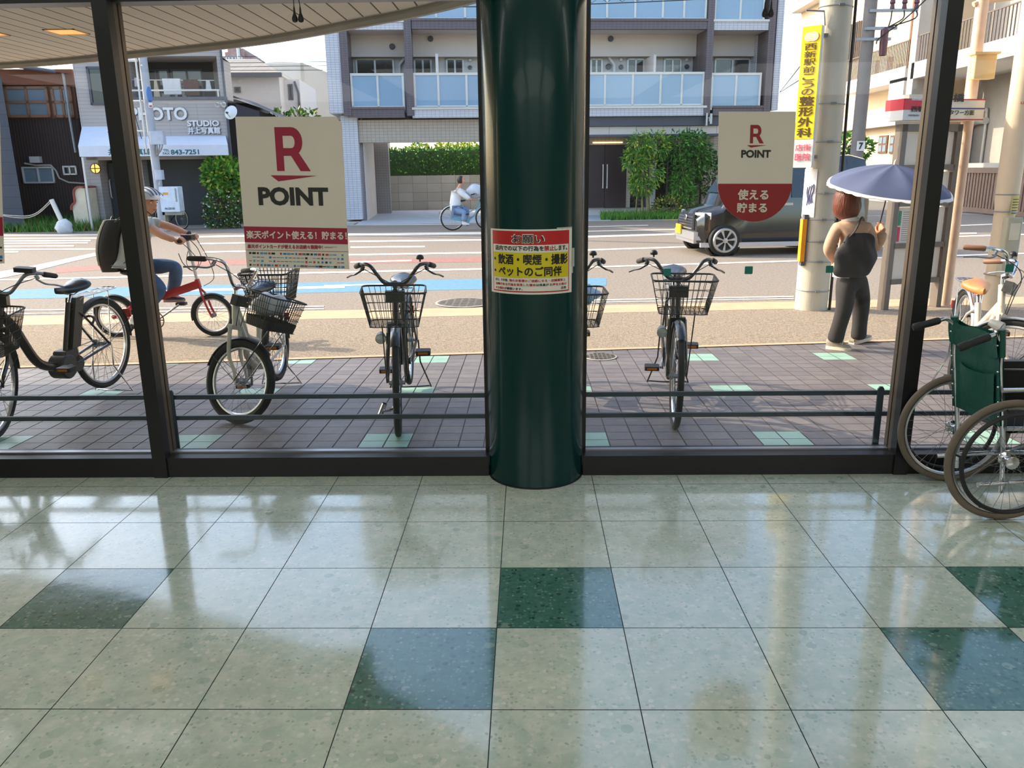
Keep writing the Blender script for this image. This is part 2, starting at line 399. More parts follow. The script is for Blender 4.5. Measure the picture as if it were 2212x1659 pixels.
# canopy over the pavement: slatted soffit with a curved edge
CZ = 2.5
edge = spline([(-14, 7.3), (-9, 7.55), (-6, 7.52), (-4.444, 7.229), (-3.159, 6.725), (-1.923, 6.131), (-.999, 5.416), (-.542, 5.018), (-.1, 4.5), (.0, 4.26)], 6)
edge = [(p[0], p[1]) for p in edge]
can = thing('canopy', 'slatted cream canopy soffit with a curved edge above the pavement', 'canopy', (-5, 4.3, CZ), kind='structure')
M_slat = grid_mat('cream soffit slats', (226, 218, 204), (70, 60, 50), .1255, 0, .09, .7, axes=(0,), off=(.03,), var=.05, bump=.4)
b = MB(); n = len(edge)
for i in range(n-1):
    (x0, y0), (x1, y1) = edge[i], edge[i+1]
    b.add([(x0, 4.2, CZ), (x1, 4.2, CZ), (x1, max(y1, 4.2), CZ), (x0, max(y0, 4.2), CZ)], [(0, 1, 2, 3)], False)
b.build('soffit', M_slat, can)
b = MB(); b.tube([(x, y+.02, CZ+.035) for x, y in edge], .042, 8); b.tube([(x, y+.075, CZ-.005) for x, y in edge], .042, 8)
b.build('gutter', mat('grey gutter', (150, 146, 138), .5), can)
b = MB(); top = [(x, y+.05, CZ+.22) for x, y in edge]+[(0, 4.2, CZ+.22), (-14, 4.2, CZ+.22)]
b.prism(top, (0, 0, .05)); b.build('roof_deck', M_conc, can)
M_lampbox = mat('warm lamp housing', (235, 190, 110), .4, emit=.0)
M_bulb = mat('warm lamp', (255, 176, 84), .4, emit=.9)
for i, x in enumerate((-3.62, -3.07)):
    t = thing('canopy_light', ('square warm recessed light in the canopy, cut by the left picture edge', 'square warm recessed light in the canopy beside the left window post')[i], 'ceiling light', (x, 5.78, CZ), group='recessed lights in the canopy')
    k = MB(); a = .105
    for q in ((x-a, x-a+.012, 5.78-a, 5.78+a), (x+a-.012, x+a, 5.78-a, 5.78+a), (x-a, x+a, 5.78-a, 5.78-a+.012), (x-a, x+a, 5.78+a-.012, 5.78+a)): k.box(*q, CZ-.006, CZ+.0)
    k.build('frame', M_lampbox, t)
    k = MB(); k.box(x-a+.012, x+a-.012, 5.78-a+.012, 5.78+a-.012, CZ-.004, CZ-.002); k.build('lamp', M_bulb, t)

# ================================================================ GROUND
rd = .09                                                   # the street runs 5 degrees off the window wall
def gp(x, y, dz=0): return V((x, y, gz(y)+dz))
M_pave = [mat('taupe paving tile', (114, 107, 106), .5, 0, .1, 9, .1, 60), mat('brown paving tile', (109, 102, 102), .5, 0, .1, 9, .1, 60),
          mat('light taupe paving tile', (119, 112, 110), .5, 0, .1, 9, .1, 60), mat('mint paving tile', (150, 186, 168), .4, 0, .06, 9),
          mat('paving joint', (98, 88, 82), .8)]
b = MB(); b.cur = 4
def sl(x0, x1, y0, y1, z0): return [gp(x0, y0, z0), gp(x1, y0, z0), gp(x1, y1, z0), gp(x0, y1, z0)]
b.add(sl(-9, 9, 4.2, 9.0, -.004), [(0, 1, 2, 3)], False)
PX, PY = .15, .1525
for i in range(-56, 56):
    for j in range(0, 26):
        x0 = .33-PX+i*PX; y0 = 4.66-PY+(j-2)*PY; y1 = y0+PY
        if j < 2: y0 = max(y0, 4.2)
        if y0 > 7.75+.115*x0: continue
        b.cur = 3 if i % 8 in (0, 1) and (j-2) % 8 in (0, 1) else rnd.choice((0, 0, 1, 2, 1))
        b.add(sl(x0+.004, x0+PX-.004, y0+.003, y1-.003, 0), [(0, 1, 2, 3)], False)
b.build('pavement', M_pave, kind='structure')
def street(y0, slope, x): return y0+slope*x
M_aspL = mat('pale gritty asphalt', (148, 132, 112), .9, 0, .42, 42, .6, 90)
M_road = mat('worn road asphalt', (140, 128, 115), .9, 0, .26, 26, .4, 60)
M_kerb = mat('peach concrete gutter strip', (196, 164, 130), .8, 0, .08, 4, .1, 40)
te = lambda x: 7.385+.116*x                                # tile edge
ki = lambda x: 9.70+.085*x                                 # inner kerb line
ko = lambda x: 10.37+.068*x                                # outer kerb line
def band(name, fa, fb, m, z, xs=(-30, -20, -9, -4, 0, 4, 9, 20, 40), **k):
    b = MB()
    for a, c in zip(xs, xs[1:]):
        ys = [0, .5, 1]
        for t0, t1 in zip(ys, ys[1:]):
            q = []
            for x, t in ((a, t0), (c, t0), (c, t1), (a, t1)):
                y = fa(x)+(fb(x)-fa(x))*t; q.append((x, y, -.025*(max(min(y, 10.4), 4.15)-4.15)+z))
            b.add(q, [(0, 1, 2, 3)], False)
    return b.build(name, m, kind='structure', **k)
band('sidewalk', te, ki, M_aspL, .004)
band('trim_4', lambda x: te(x)-.03, lambda x: te(x)+.05, M_kerb, .007)
band('kerb', ki, ko, M_kerb, .006)
b = MB(); b.add([(-60, 9, -.17), (60, 9, -.17), (60, 80, -.17), (-60, 80, -.17)], [(0, 1, 2, 3)]); b.build('ground', mat('far ground', (120, 114, 104), .9), kind='structure')
b = MB(); xs = [-45, -20, -6, 0, 6, 20, 50]
b.add([p for x in xs for p in ((x, ko(x), -.16), (x, 30.5+rd*x, -.16))], [(2*i, 2*i+2, 2*i+3, 2*i+1) for i in range(len(xs)-1)])
b.build('road', M_road, kind='structure')
M_line = mat('white road paint', (236, 226, 208), .7, 0, .12, 14)
M_blue = mat('blue cycle lane paint', (98, 142, 168), .8, 0, .1, 12)
M_red = mat('faded red road paint', (160, 112, 102), .85, 0, .14, 8)
MZ = [0]
def mark(m, *pts):
    MZ[0] += .00004
    b = MB(); b.add([tuple(V((p.x, p.y, (-.1555 if m is not M_blue and m is not M_red else -.158)+MZ[0]))) for p in (DZ(x, y, -.16) for x, y in pts)], [tuple(range(len(pts)))])
    b.build('road_marking', m, kind='structure')
def line(x0, y0, x1, y1, h0, h1=None, m=None):
    h1 = h0 if h1 is None else h1
    mark(m or M_line, (x0, y0-h0/2), (x1, y1-h1/2), (x1, y1+h1/2), (x0, y0+h0/2))
mark(M_blue, (-60, 648), (760, 631), (1045, 625), (1310, 617), (1310, 601), (1045, 602), (760, 608), (-60, 628))
line(120, 584, 222, 578, 12, 10, M_red); line(420, 568, 760, 564, 12, 9, M_red); line(755, 565, 1046, 561, 9, 10, M_red)
for a in ((300, 630, 745, 620, 5), (700, 618, 850, 614, 3), (752, 507, 1048, 504, 5), (755, 522, 1046, 518.5, 3.2), (757, 534.5, 918, 533, 3.2), (752, 551, 1048, 546, 3.4), (757, 566.5, 889, 563, 3),
          (-40, 606, 760, 588, 3.4), (740, 588.5, 1048, 581.5, 3.6), (1225, 513, 1464, 505.5, 4), (1225, 542, 1500, 533, 3), (1225, 579, 1725, 564, 3), (1225, 650, 1715, 641, 2.4), (1225, 655, 1715, 645.5, 1.6),
          (-40, 672, 700, 662, 2.4), (-40, 680, 700, 668, 1.8), (1890, 532, 2000, 529, 3.4), (1890, 509, 2110, 504, 2.5), (2060, 488, 2212, 482, 2.6), (2040, 512, 2212, 507, 2.6), (1880, 558, 2212, 548, 3),
          (420, 512, 700, 507, 4), (430, 527, 700, 522, 3), (440, 545, 700, 540, 3), (750, 473, 800, 472, 2), (750, 480, 802, 479, 2), (752, 487, 1000, 484.5, 1.4), (1268, 490, 1400, 487, 1.5), (1268, 500, 1460, 496, 2)):
    line(*a)
for y, x1 in ((509, 250), (516, 232), (521.5, 196), (526.5, 190), (533, 160), (540, 215), (546, 40)): line(-60, y, x1, y-1.5, 2.8)
mark(M_line, (-60, 598), (60, 577), (150, 558), (226, 542), (226, 549), (150, 567), (60, 590), (-60, 614))
# manhole covers
def manhole(label, p, r):
    t = thing('manhole_cover', label, 'manhole cover', p, group='manhole covers')
    k = MB(); k.lathe([(r*1.08, 0), (r*1.08, .004), (r, .006)], p, n=36); k.build('frame', M_conc, t)
    k = MB(); k.lathe([(r, .004), (r*.97, .006), (0.001, .006)], p, n=36)
    for i in range(7):
        for j in range(7):
            a, c = (i-3)*r*.27, (j-3)*r*.27
            if a*a+c*c < (r*.88)**2: k.box(p.x+a-r*.09, p.x+a+r*.09, p.y+c-r*.05, p.y+c+r*.05, p.z+.006, p.z+.01)
    k.build('lid', mat('cast iron', (112, 104, 94), .6, .3, .2, 20), t)
manhole('large patterned iron manhole cover at the kerb, beside the column', G(1003, 655, .008), .36)
manhole('small round manhole cover in the pavement tiles right of the column', G(1296, 772, .006), .14)
# ================================================================ BARRIER OUTSIDE THE GLASS
M_rail = mat('dark blue grey painted steel', (56, 66, 74), .45, .2, .06)
YB = 4.40
br = thing('barrier', 'low dark two-rail steel barrier standing outside along the window', 'railing', (0, YB, 0))
for px in (853, 898):
    z = D(1100, px, YB).z
    k = MB(); k.box(-6.5, 6.5, YB-.009, YB+.009, z-.0125, z+.0125); k.build('rail', M_rail, br)
for x in (-6, -2.03, 1.96, 6):
    zt = D(390, 841, YB).z if x < 0 else D(1895, 833, YB).z
    k = MB(); k.prism([(x-.017, YB-.024, -.005), (x+.017, YB-.024, -.005), (x+.017, YB-.024, zt-.014), (x+.008, YB-.024, zt), (x-.008, YB-.024, zt), (x-.017, YB-.024, zt-.014)], (0, .012, 0))
    po = k.build('post', M_rail, br)
    k = MB(); k.box(x-.05, x+.05, YB-.07, YB+.03, -.008, .002)
    for a, c in ((-.035, -.055), (.035, .015)): k.cyl((x+a, YB+c, 0), (x+a, YB+c, .014), .009, n=8)
    k.build('foot_plate', M_rail, po)
# ================================================================ BICYCLES
M_bframe = mat('black bicycle enamel', (38, 36, 36), .3, .2, .06, coat=.4)
M_rim = mat('aluminium rim', (196, 198, 200), .28, .9, .05)
M_spoke = mat('steel spokes', (120, 122, 124), .35, .9, .05)
M_grip = mat('dark grip rubber', (44, 40, 40), .7)
M_saddle = mat('black saddle leather', (30, 34, 42), .3, 0, .06, coat=.3)
M_wire = mat('black basket wire', (34, 32, 31), .5, .3)
M_amber = mat('amber reflector', (214, 120, 30), .25)
M_cable = mat('black cable', (30, 28, 28), .5)
M_lamp = mat('clear lamp lens', (206, 208, 200), .15, .2)

def wheel(nm, hub, R, tr, M, root, spokes=32, tyre=None, rimw=.012, kids=True):
    k = MB(M); k.ring(hub, (0, 1, 0), R-tr, tr, 56, 8)
    w = k.build(nm, tyre or M_rubber, root, local=True)
    k = MB(M); k.ring(hub, (0, 1, 0), R-tr*2-.006, .011, 56, 6, rimw/.011); k.build('rim', M_rim, w, local=True)
    h = V(hub); k = MB(M); r0 = R-tr*2-.012
    for i in range(spokes):
        a = 2*PI*i/spokes; s = 1 if i % 2 else -1; d = (1 if (i//2) % 2 else -1)*1.15
        k.tube([h+V((math.cos(a+d)*.02, s*.028, math.sin(a+d)*.02)), h+V((math.cos(a)*r0, 0, math.sin(a)*r0))], .0013, 3, caps=False)
    k.build('spokes', M_spoke, w, local=True)
    k = MB(M); k.lathe([(.001, -.05), (.012, -.05), (.012, -.034), (.024, -.032), (.024, -.026), (.016, -.022), (.016, .022), (.024, .026), (.024, .032), (.012, .034), (.012, .05), (.001, .05)], hub, (0, 1, 0), 14)
    k.build('hub', M_steel, w, local=True)
    return w

def wire_basket(M, root, m, c, top, bot, h, nx, ny, nz, solid=0, nm='basket', r=.0022, rim=.0055, skew=0, dip=0):
    """open wire basket: c = centre of its floor; top, bot = (length x, width y)"""
    c = V(c); k = MB(M)
    def ringpts(t, seg=0):
        lx = bot[0]+(top[0]-bot[0])*t; ly = bot[1]+(top[1]-bot[1])*t; z = h*t; q = .035; P = []
        for cx, cy, st in ((lx/2-q, ly/2-q, 0), (-lx/2+q, ly/2-q, 1), (-lx/2+q, -ly/2+q, 2), (lx/2-q, -ly/2+q, 3)):
            for j in range(4):
                a = (st+j/3)*PI/2; P.append(c+V((cx+q*math.cos(a)+skew*t, cy+q*math.sin(a), z-(dip*t if cx < 0 else 0))))
        return P
    k.tube(ringpts(1), rim, 6, True)
    for j in range(nz): k.tube(ringpts(j/nz), r if j else r*1.6, 4, True)
    b0, b1 = ringpts(0), ringpts(1)
    def lerp_side(P, i, n, t):
        a, b2 = P[(4*i+3) % 16], P[(4*i+4) % 16]; return a.lerp(b2, t)
    for side, cnt in ((0, ny), (1, nx), (2, ny), (3, nx)):
        pass
    for i in range(4):
        cnt = nx if i % 2 == 0 else ny
        for j in range(cnt+1): k.tube([lerp_side(b0, i, cnt, j/cnt), lerp_side(b1, i, cnt, j/cnt)], r, 4, caps=False)
    for j in range(ny+1):
        y = (-.5+j/ny)*bot[1]*.95; k.tube([c+V((-bot[0]/2, y, 0)), c+V((bot[0]/2, y, 0))], r, 4, caps=False)
    for j in range(nx+1):
        x = (-.5+j/nx)*bot[0]*.95; k.tube([c+V((x, -bot[1]/2, 0)), c+V((x, bot[1]/2, 0))], r, 4, caps=False)
    if solid:
        P0, P1 = ringpts(0), ringpts(solid)
        k.add(P0+P1, [(i, (i+1) % 16, 16+(i+1) % 16, 16+i) for i in range(16)]+[tuple(range(16))], True)
    return k.build(nm, m, root, local=True)

def bike(name, label, loc, rz, R=.335, WB=1.1, steer=0, lift=.035, tr=.02, frame=None, fork=None, style='city', grips=None, saddle=None, bar=None,
         basket=None, rear=None, carrier=True, fender=None, lamp='dynamo', crank=.5, group='parked bicycles', stand=True, bell=1, flip=1, bmat=None, rise=.11, kstand=None, shifter=False, bh=.60, sh=.50, name2=None):
    frame = frame or M_bframe; fork = fork or frame; fender = fender or frame; bar = bar or M_bframe; grips = grips or M_grip; saddle = saddle or M_saddle
    t = thing(name, label, 'bicycle', loc, rz, group)
    Mp = Matrix.Rotation(math.asin(lift/WB), 4, 'Y')
    A = V((-.05, 0, R)); ax = V((-.33, 0, .944)).normalized()
    Ms = Mp @ Matrix.Translation(A) @ Matrix.Rotation(steer, 4, ax) @ Matrix.Translation(-A)
    S = lambda q: A+ax*q                                    # points along the steering axis
    fh, rh = V((0, 0, R)), V((-WB, 0, R)); bb = V((-WB+.44, 0, R-.045))
    st_top = bb+V((-.15, 0, min(.44, sh-.05))); seat = bb+V((-.15-sh*.09, 0, sh))
    # ---- wheels
    wheel('front_wheel', fh, R, tr, Ms, t); wheel('rear_wheel', rh, R, tr, Mp, t)
    # ---- frame
    k = MB(Mp); h0, h1 = S(.40), S(.54)
    k.tube([h0, h1], .021, 12)
    if style == 'ebike':
        k.tube(spline([S(.44), S(.42)+V((-.10, 0, -.10)), bb+V((.26, 0, .10)), bb+V((.12, 0, .02)), bb+V((-.02, 0, .0))], 6), .031, 12, flat=1)
        k.tube([bb, st_top], .02, 12)
    elif style == 'mixte':
        k.tube([S(.42), bb+V((-.06, 0, .18))], .024, 12); k.tube([S(.41), bb], .026, 12); k.tube([bb, st_top], .02, 12)
    else:
        k.tube(spline([S(.42), S(.40)+V((-.13, 0, -.17)), bb+V((.20, 0, .13)), bb+V((.05, 0, .02)), bb], 6), .023, 12)
        k.tube(spline([S(.51), S(.49)+V((-.13, 0, -.16)), bb+V((.14, 0, .26)), bb+V((-.06, 0, .18))], 6), .013, 10)
        k.tube([bb, st_top], .018, 12)
    k.lathe([(.001, -.045), (.024, -.045), (.024, .045), (.001, .045)], bb, (0, 1, 0), 14)
    for y in (-1, 1):
        k.tube([bb+V((-.03, y*.03, 0)), bb+V((-.12, y*.05, 0)), rh+V((0, y*.062, 0))], .0105, 8)
        k.tube([st_top+V((0, y*.015, -.04)), st_top+V((-.06, y*.045, -.09)), rh+V((0, y*.062, 0))], .008, 8)
    k.build('frame', frame, t, local=True)
    # ---- fork
    k = MB(Ms); k.tube([S(.41), S(.345)], .019, 10); k.box(S(.345).x-.02, S(.345).x+.02, -.05, .05, S(.345).z-.014, S(.345).z+.014)
    for y in (-1, 1): k.tube(spline([S(.345)+V((0, y*.045, 0)), S(.16)+V((0, y*.055, 0)), fh+V((-.022, y*.056, .06)), fh+V((0, y*.056, 0))], 5), [.014]*6+[.013]*5+[.010]*5, 8)
    k.build('fork', fork, t, local=True)
    # ---- bars
    zt = S(bh); k = MB(Ms); k.tube([S(.53), zt], .0125, 10); k.tube([zt+V((0, 0, -.012)), zt+V((.03, 0, .012))], .02, 10)
    c = zt+V((.035, 0, .012)); P = [c+V((0, 0, 0)), c+V((0, .06, 0)), c+V((-.01, .105, rise*.45)), c+V((-.03, .148, rise*.93)), c+V((-.075, .188, rise)), c+V((-.14, .216, rise*.88)), c+V((-.23, .246, rise*.66))]
    full = [V((p.x, -p.y, p.z)) for p in P[:0:-1]]+P
    k.tube(spline(full, 4), .0115, 8)
    hb = k.build('handlebar', bar, t, local=True)
    for y in (-1, 1):
        g0 = V((P[5].x+.012, y*P[5].y, P[5].z)); g1 = V((P[6].x, y*P[6].y, P[6].z)); g1 = g1+(g1-g0)*.15
        k = MB(Ms); k.tube([g0, g0.lerp(g1, .08), g0.lerp(g1, .92), g1], [.014, .0175, .0165, .012], 10); k.build('grip', grips, hb, local=True)
        k = MB(Ms); l0 = V((P[4].x, y*(P[4].y+.005), P[4].z-.012))
        k.tube([l0, l0+V((.0, y*.01, -.028))], .013, 8)
        k.tube(spline([l0+V((.012, y*.006, -.024)), l0+V((.0, y*.05, -.052)), l0+V((-.07, y*.082, -.07)), l0+V((-.13, y*.112, -.092))], 4), .0062, 6)
        k.build('brake_lever', M_steel if fork is not M_bframe and bar is not M_bframe else M_bframe, hb, local=True)
        k = MB(Ms); k.tube(spline([l0+V((.01, -y*.005, -.02)), zt+V((.08, y*.10, rise*.55)), zt+V((.11, y*.0, .0)), S(.5)+V((.07, -y*.03, 0)), S(.36)+V((.03, -y*.02, 0))], 6), .0028, 5)
        k.build('brake_cable', M_cable, hb, local=True)
    if bell:
        p = V((P[4].x+.004, bell*(P[4].y-.03), P[4].z+.012)); k = MB(Ms); k.cyl(p, p+V((0, 0, .02)), .006, n=6); k.lathe([(.001, .046), (.012, .044), (.022, .034), (.025, .022), (.022, .016), (.001, .015)], p, n=14)
        k.build('bell', M_black, hb, local=True)
    if shifter:
        p = V((P[4].x+.03, shifter*(P[4].y-.045), P[4].z+.02)); k = MB(Ms); k.bbox(p.x-.04, p.x+.035, p.y-.055, p.y+.055, p.z-.01, p.z+.018, .01); k.cyl(p+V((-.02, 0, 0)), p+V((-.02, 0, -.03)), .012)
        k.build('control_panel', M_black, hb, local=True)
    # ---- saddle
    k = MB(Mp); k.tube([st_top+(bb-st_top)*.12, seat], .0125, 10); k.build('seat_post', M_chrome, t, local=True)
    def sad(u, v):
        # u around, v from nose to tail
        x = .15-.28*v; wd = (.022+.088*(max(0, v-.25)/.75)**.8*(1 if v < .86 else math.sqrt(max(0, 1-((v-.86)/.14)**2))*.999+.001)) if v > .03 else .012
        if v <= .05: wd = .008+.014*v/.05
        a = 2*PI*u; th = .022+.028*v*(1-max(0, v-.8)*2.2)
        z = .045*(.5-v)**2*1.4+.012*v
        return seat+V((x, math.cos(a)*wd, .035+z+(math.sin(a)*th if math.sin(a) > 0 else math.sin(a)*th*.9)))
    k = MB(Mp); k.surf(sad, 16, 14); k.add([sad(i/16, 1) for i in range(16)], [tuple(range(16))]); k.add([sad(i/16, 0) for i in range(16)], [tuple(range(16))])
    for y in (-1, 1): k.tube([seat+V((.1, y*.018, .03)), seat+V((.0, y*.022, .0)), seat+V((-.09, y*.04, .03))], .0035, 5)
    k.build('saddle', saddle, t, local=True, sharp=70)
    # ---- mudguards
    for nm, hub, M, a0, a1 in (('front_mudguard', fh, Ms, .30*PI, .98*PI), ('rear_mudguard', rh, Mp, .12*PI, 1.02*PI)):
        k = MB(M); Rg = R+.016
        def gd(u, v):
            a = a0+(a1-a0)*u; y = (v-.5)*.056; r = Rg-.014*(2*v-1)**2
            return V((hub[0]+r*math.cos(a), y, hub[2]+r*math.sin(a)))
        def gd2(u, v):
            p = gd(u, v); q = V((p.x-hub[0], 0, p.z-hub[2])).normalized(); return p-q*.0025
        k.surf(gd, 28, 6); k.surf(gd2, 28, 6)
        for y in (-1, 1):
            a = a0+(a1-a0)*.86; k.tube([V((hub[0], y*.055, hub[2])), V((hub[0]+(Rg-.01)*math.cos(a), y*.028, hub[2]+(Rg-.01)*math.sin(a)))], .0022, 4)
        k.build(nm, fender, t, local=True, sharp=60)
    # ---- transmission
    k = MB(Mp); k.ring(bb+V((0, -.05, 0)), (0, 1, 0), .072, .006, 32, 6, .5)
    for i in range(5):
        a = 2*PI*i/5; k.tube([bb+V((0, -.05, 0)), bb+V((.07*math.cos(a), -.05, .07*math.sin(a)))], .005, 5)
    k.tube([bb+V((0, -.05, .07)), rh+V((0, -.05, .03))], .004, 4); k.tube([bb+V((0, -.05, -.07)), rh+V((0, -.05, -.03))], .004, 4)
    k.lathe([(.001, -.006), (.03, -.006), (.03, .006), (.001, .006)], rh+V((0, -.05, 0)), (0, 1, 0), 16)
    cr = k.build('crankset', M_steel, t, local=True)
    for y in (-1, 1):
        a = crank*2*PI+(0 if y > 0 else PI); e = bb+V((.165*math.cos(a), y*.08, .165*math.sin(a)))
        k = MB(Mp); k.tube([bb+V((0, y*.055, 0)), e], .009, 8); k.build('crank_arm', M_steel, cr, local=True)
        k = MB(Mp); p = e+V((0, y*.06, 0))
        k.bbox(p.x-.045, p.x+.045, p.y-.05, p.y+.05, p.z-.014, p.z+.014, .012)
        k.cur = 1
        for x in (-.0462, .0442): k.box(p.x+x, p.x+x+.002, p.y-.034, p.y+.034, p.z-.008, p.z+.008)
        k.build('pedal', [M_black, M_amber], cr, local=True)
    if style != 'ebike':
        k = MB(Mp); pts = [bb+V((.09, -.066, .0)), bb+V((.05, -.066, .075)), rh+V((.02, -.066, .05)), rh+V((-.05, -.066, .02)), rh+V((-.05, -.066, -.03)), bb+V((.04, -.066, -.085))]
        k.prism(pts, (0, .008, 0)); k.build('chain_guard', frame, t, local=True)
    else:
        k = MB(Mp); k.lathe([(.001, -.062), (.075, -.06), (.085, -.05), (.085, .05), (.075, .06), (.001, .062)], bb+V((.02, 0, -.005)), (0, 1, 0), 24)
        k.lathe([(.001, -.05), (.055, -.05), (.06, -.04), (.06, .04), (.055, .05), (.001, .05)], bb+V((-.09, 0, -.01)), (0, 1, 0), 20)
        k.bbox(bb.x-.1, bb.x+.03, -.05, .05, bb.z-.01, bb.z+.1, .02, 1)
        k.build('motor_unit', mat('motor cover', (44, 46, 50), .45), t, local=True)
        k = MB(Mp); q = bb+V((-.105, 0, .1)); d = (st_top-bb).normalized(); e = q+d*.36
        k.loft([[p+V((x, y, 0)) for x, y in ((.045, .04), (-.045, .04), (-.045, -.04), (.045, -.04))] for p in (q, e)], smooth=False)
        k.build('battery', mat('battery case', (52, 50, 48), .4), t, local=True)
    # ---- carrier, stand, lock
    if carrier:
        k = MB(Mp); z = R*2+.055; x0, x1 = rh.x-.20, rh.x+.19
        k.tube(spline([(x1, -.05, z), (x0+.05, -.06, z), (x0, -.03, z), (x0, .03, z), (x0+.05, .06, z), (x1, .05, z)], 4), .0055, 6)
        for y in (-.02, .02): k.tube([(x1, y, z), (x0, y, z)], .004, 5)
        for x in (x0+.06, (x0+x1)/2, x1): k.tube([(x, -.055, z), (x, .055, z)], .0045, 5)
        for y in (-1, 1): k.tube([(x0+.12, y*.058, z), (rh.x, y*.07, R)], .0045, 5); k.tube([(x1, y*.045, z), (st_top.x-.02, y*.02, st_top.z-.03)], .0045, 5)
        k.build('carrier', kstand or M_steel, t, local=True)
    if stand:
        Mi = Mp.inverted(); k = MB(Mp)
        gl = Mi @ V((-WB-.02, 0, -.01))
        q = [rh+V((0, .075, 0)), rh+V((.03, .085, -.16)), V((gl.x-.03, .155, gl.z)), V((gl.x-.05, .14, gl.z)), V((gl.x-.02, .05, gl.z+.004)), V((gl.x-.02, -.05, gl.z+.004)), V((gl.x-.05, -.14, gl.z)), V((gl.x-.03, -.155, gl.z)), rh+V((.03, -.085, -.16)), rh+V((0, -.075, 0))]
        k.tube(q, .0062, 6); k.build('kickstand', kstand or M_bframe, t, local=True)
    k = MB(Mp); p = st_top+V((-.16, 0, -.17)); k.ring(p, (st_top-rh).normalized(), .052, .009, 20, 6, a0=-.2*PI, a1=1.2*PI, X=(0, 1, 0)); k.build('ring_lock', M_black, t, local=True)
    k = MB(Mp); k.box(rh.x-R-.03, rh.x-R-.018, -.03, .03, R+.13, R+.19); k.build('rear_reflector', mat('red reflector', (170, 20, 20), .2), t, local=True)
    if lamp == 'dynamo':
        k = MB(Ms); p = S(.25)+V((.0, flip*-.095, .02)); k.lathe([(.001, -.055), (.02, -.05), (.03, -.01), (.033, .03), (.030, .034)], p, (1, 0, -.15), 16); k.tube([p+V((-.03, 0, 0)), S(.27)+V((0, flip*-.05, 0))], .006, 5)
        l = k.build('headlight', mat('grey lamp housing', (120, 122, 122), .35), t, local=True)
        k = MB(Ms); k.lathe([(.030, .034), (.001, .04)], p, (1, 0, -.15), 16); k.build('lens', M_lamp, l, local=True)
    elif lamp == 'front':
        k = MB(Ms); p = S(.5)+V((.07, 0, .0)); k.lathe([(.001, -.05), (.025, -.045), (.03, .02), (.028, .03), (.001, .036)], p, (1, 0, -.1), 16); k.tube([p, S(.5)], .008, 6)
        k.build('headlight', M_lamp, t, local=True)
    # ---- baskets
    if basket:
        k = MB(Ms); bt = S(.50)+V((.03, 0, -.005))
        k.box(bt.x-.02, bt.x+.03, -.06, .06, bt.z, bt.z+.07)
        k.build('basket_bracket', M_bframe, t, local=True)
        for y in (-1, 1): k = MB(Ms); k.tube([fh+V((0, y*.062, 0)), V((basket.get('x', .1)+.06, y*.07, basket['z']))], .004, 5); k.build('basket_stay', M_bframe, t, local=True)
        wire_basket(Ms, t, bmat or M_wire, (basket.get('x', .1), 0, basket['z']), basket['top'], basket['bot'], basket['h'], *basket['n'], solid=basket.get('solid', 0))
    if rear:
        wire_basket(Mp, t, bmat or M_wire, (rh.x-.03, 0, R*2+.06), rear['top'], rear['bot'], rear['h'], *rear['n'], nm='rear_basket', solid=rear.get('solid', 0), r=rear.get('r', .003), rim=.008)
    return t, Mp, Ms, dict(bb=bb, rh=rh, fh=fh, S=S, seat=seat, P=P, zt=zt, st=st_top)

def heading(pf, pr): d = V(pf)-V(pr); return math.atan2(d.y, d.x)
def at_ground(x, y): return V((x, y, gz(y)))
CITY = dict(z=.70, x=.13, top=(.28, .37), bot=(.21, .28), h=.2, n=(7, 9, 4))
# A  step-through electric bicycle at the left edge
pf, pr = at_ground(-3.31, 4.76), at_ground(-3.18, 5.86)
eb = mat('brown black enamel', (46, 36, 32), .28, .3, .05, coat=.5)
bike('electric_bicycle', 'dark electric bicycle with battery and silver rear carrier beside the left window post', pf, heading(pf, pr), R=.335, WB=1.12, style='ebike', frame=eb, fender=mat('dark mudguard', (58, 54, 50), .4), basket=dict(z=.60, x=.12, top=(.32, .44), bot=(.26, .36), h=.24, n=(16, 20, 4)), lamp=None, shifter=1, bell=0, kstand=M_chrome, crank=.02, steer=.3, rise=.12, bar=M_steel, bh=.57, sh=.46)
# B  white bicycle with turned front wheel and two black baskets
pf, pr = at_ground(-1.94, 5.10), at_ground(-1.94, 6.06)
wf = mat('dirty white enamel', (196, 192, 178), .35, 0, .08)
bike('city_bicycle', 'white bicycle with turned front wheel and large black baskets front and rear', pf, heading(pf, pr), R=.28, WB=.97, tr=.027, frame=wf, fork=wf, steer=math.radians(68), fender=M_black, bar=M_chrome, basket=dict(z=.68, x=.11, top=(.24, .34), bot=(.20, .28), h=.21, n=(9, 11, 5), solid=.28),
     rear=dict(top=(.42, .36), bot=(.32, .28), h=.23, n=(12, 10, 7), r=.0034), lamp=None, kstand=M_chrome, crank=.2, bell=1, rise=.13, bh=.615, sh=.48)
# C  black city bicycle left of the column
pf, pr = at_ground(-.81, 4.80), at_ground(-.90, 5.95)
bike('city_bicycle', 'black city bicycle facing the glass with a wide wire basket, left of the green column', pf, heading(pf, pr), WB=1.12, sh=.47, basket=dict(CITY, z=.735), crank=.1, flip=1, steer=.06, bell=1)
# D  black bicycle right of the column
pf, pr = at_ground(.925, 4.93), at_ground(1.07, 6.04)
bike('city_bicycle', 'black bicycle seen nearly edge-on with square wire basket, right of the green column', pf, heading(pf, pr), WB=1.1, basket=dict(CITY, z=.775), crank=.46, bell=-1, flip=1, steer=.03, lamp='dynamo')
# E  bicycle mostly behind the column
pf, pr = at_ground(.27, 4.95), at_ground(.22, 6.1)
bike('city_bicycle', 'black bicycle almost hidden behind the green column, basket corner showing', pf, heading(pf, pr), WB=1.1, basket=CITY, crank=.25, bell=1)
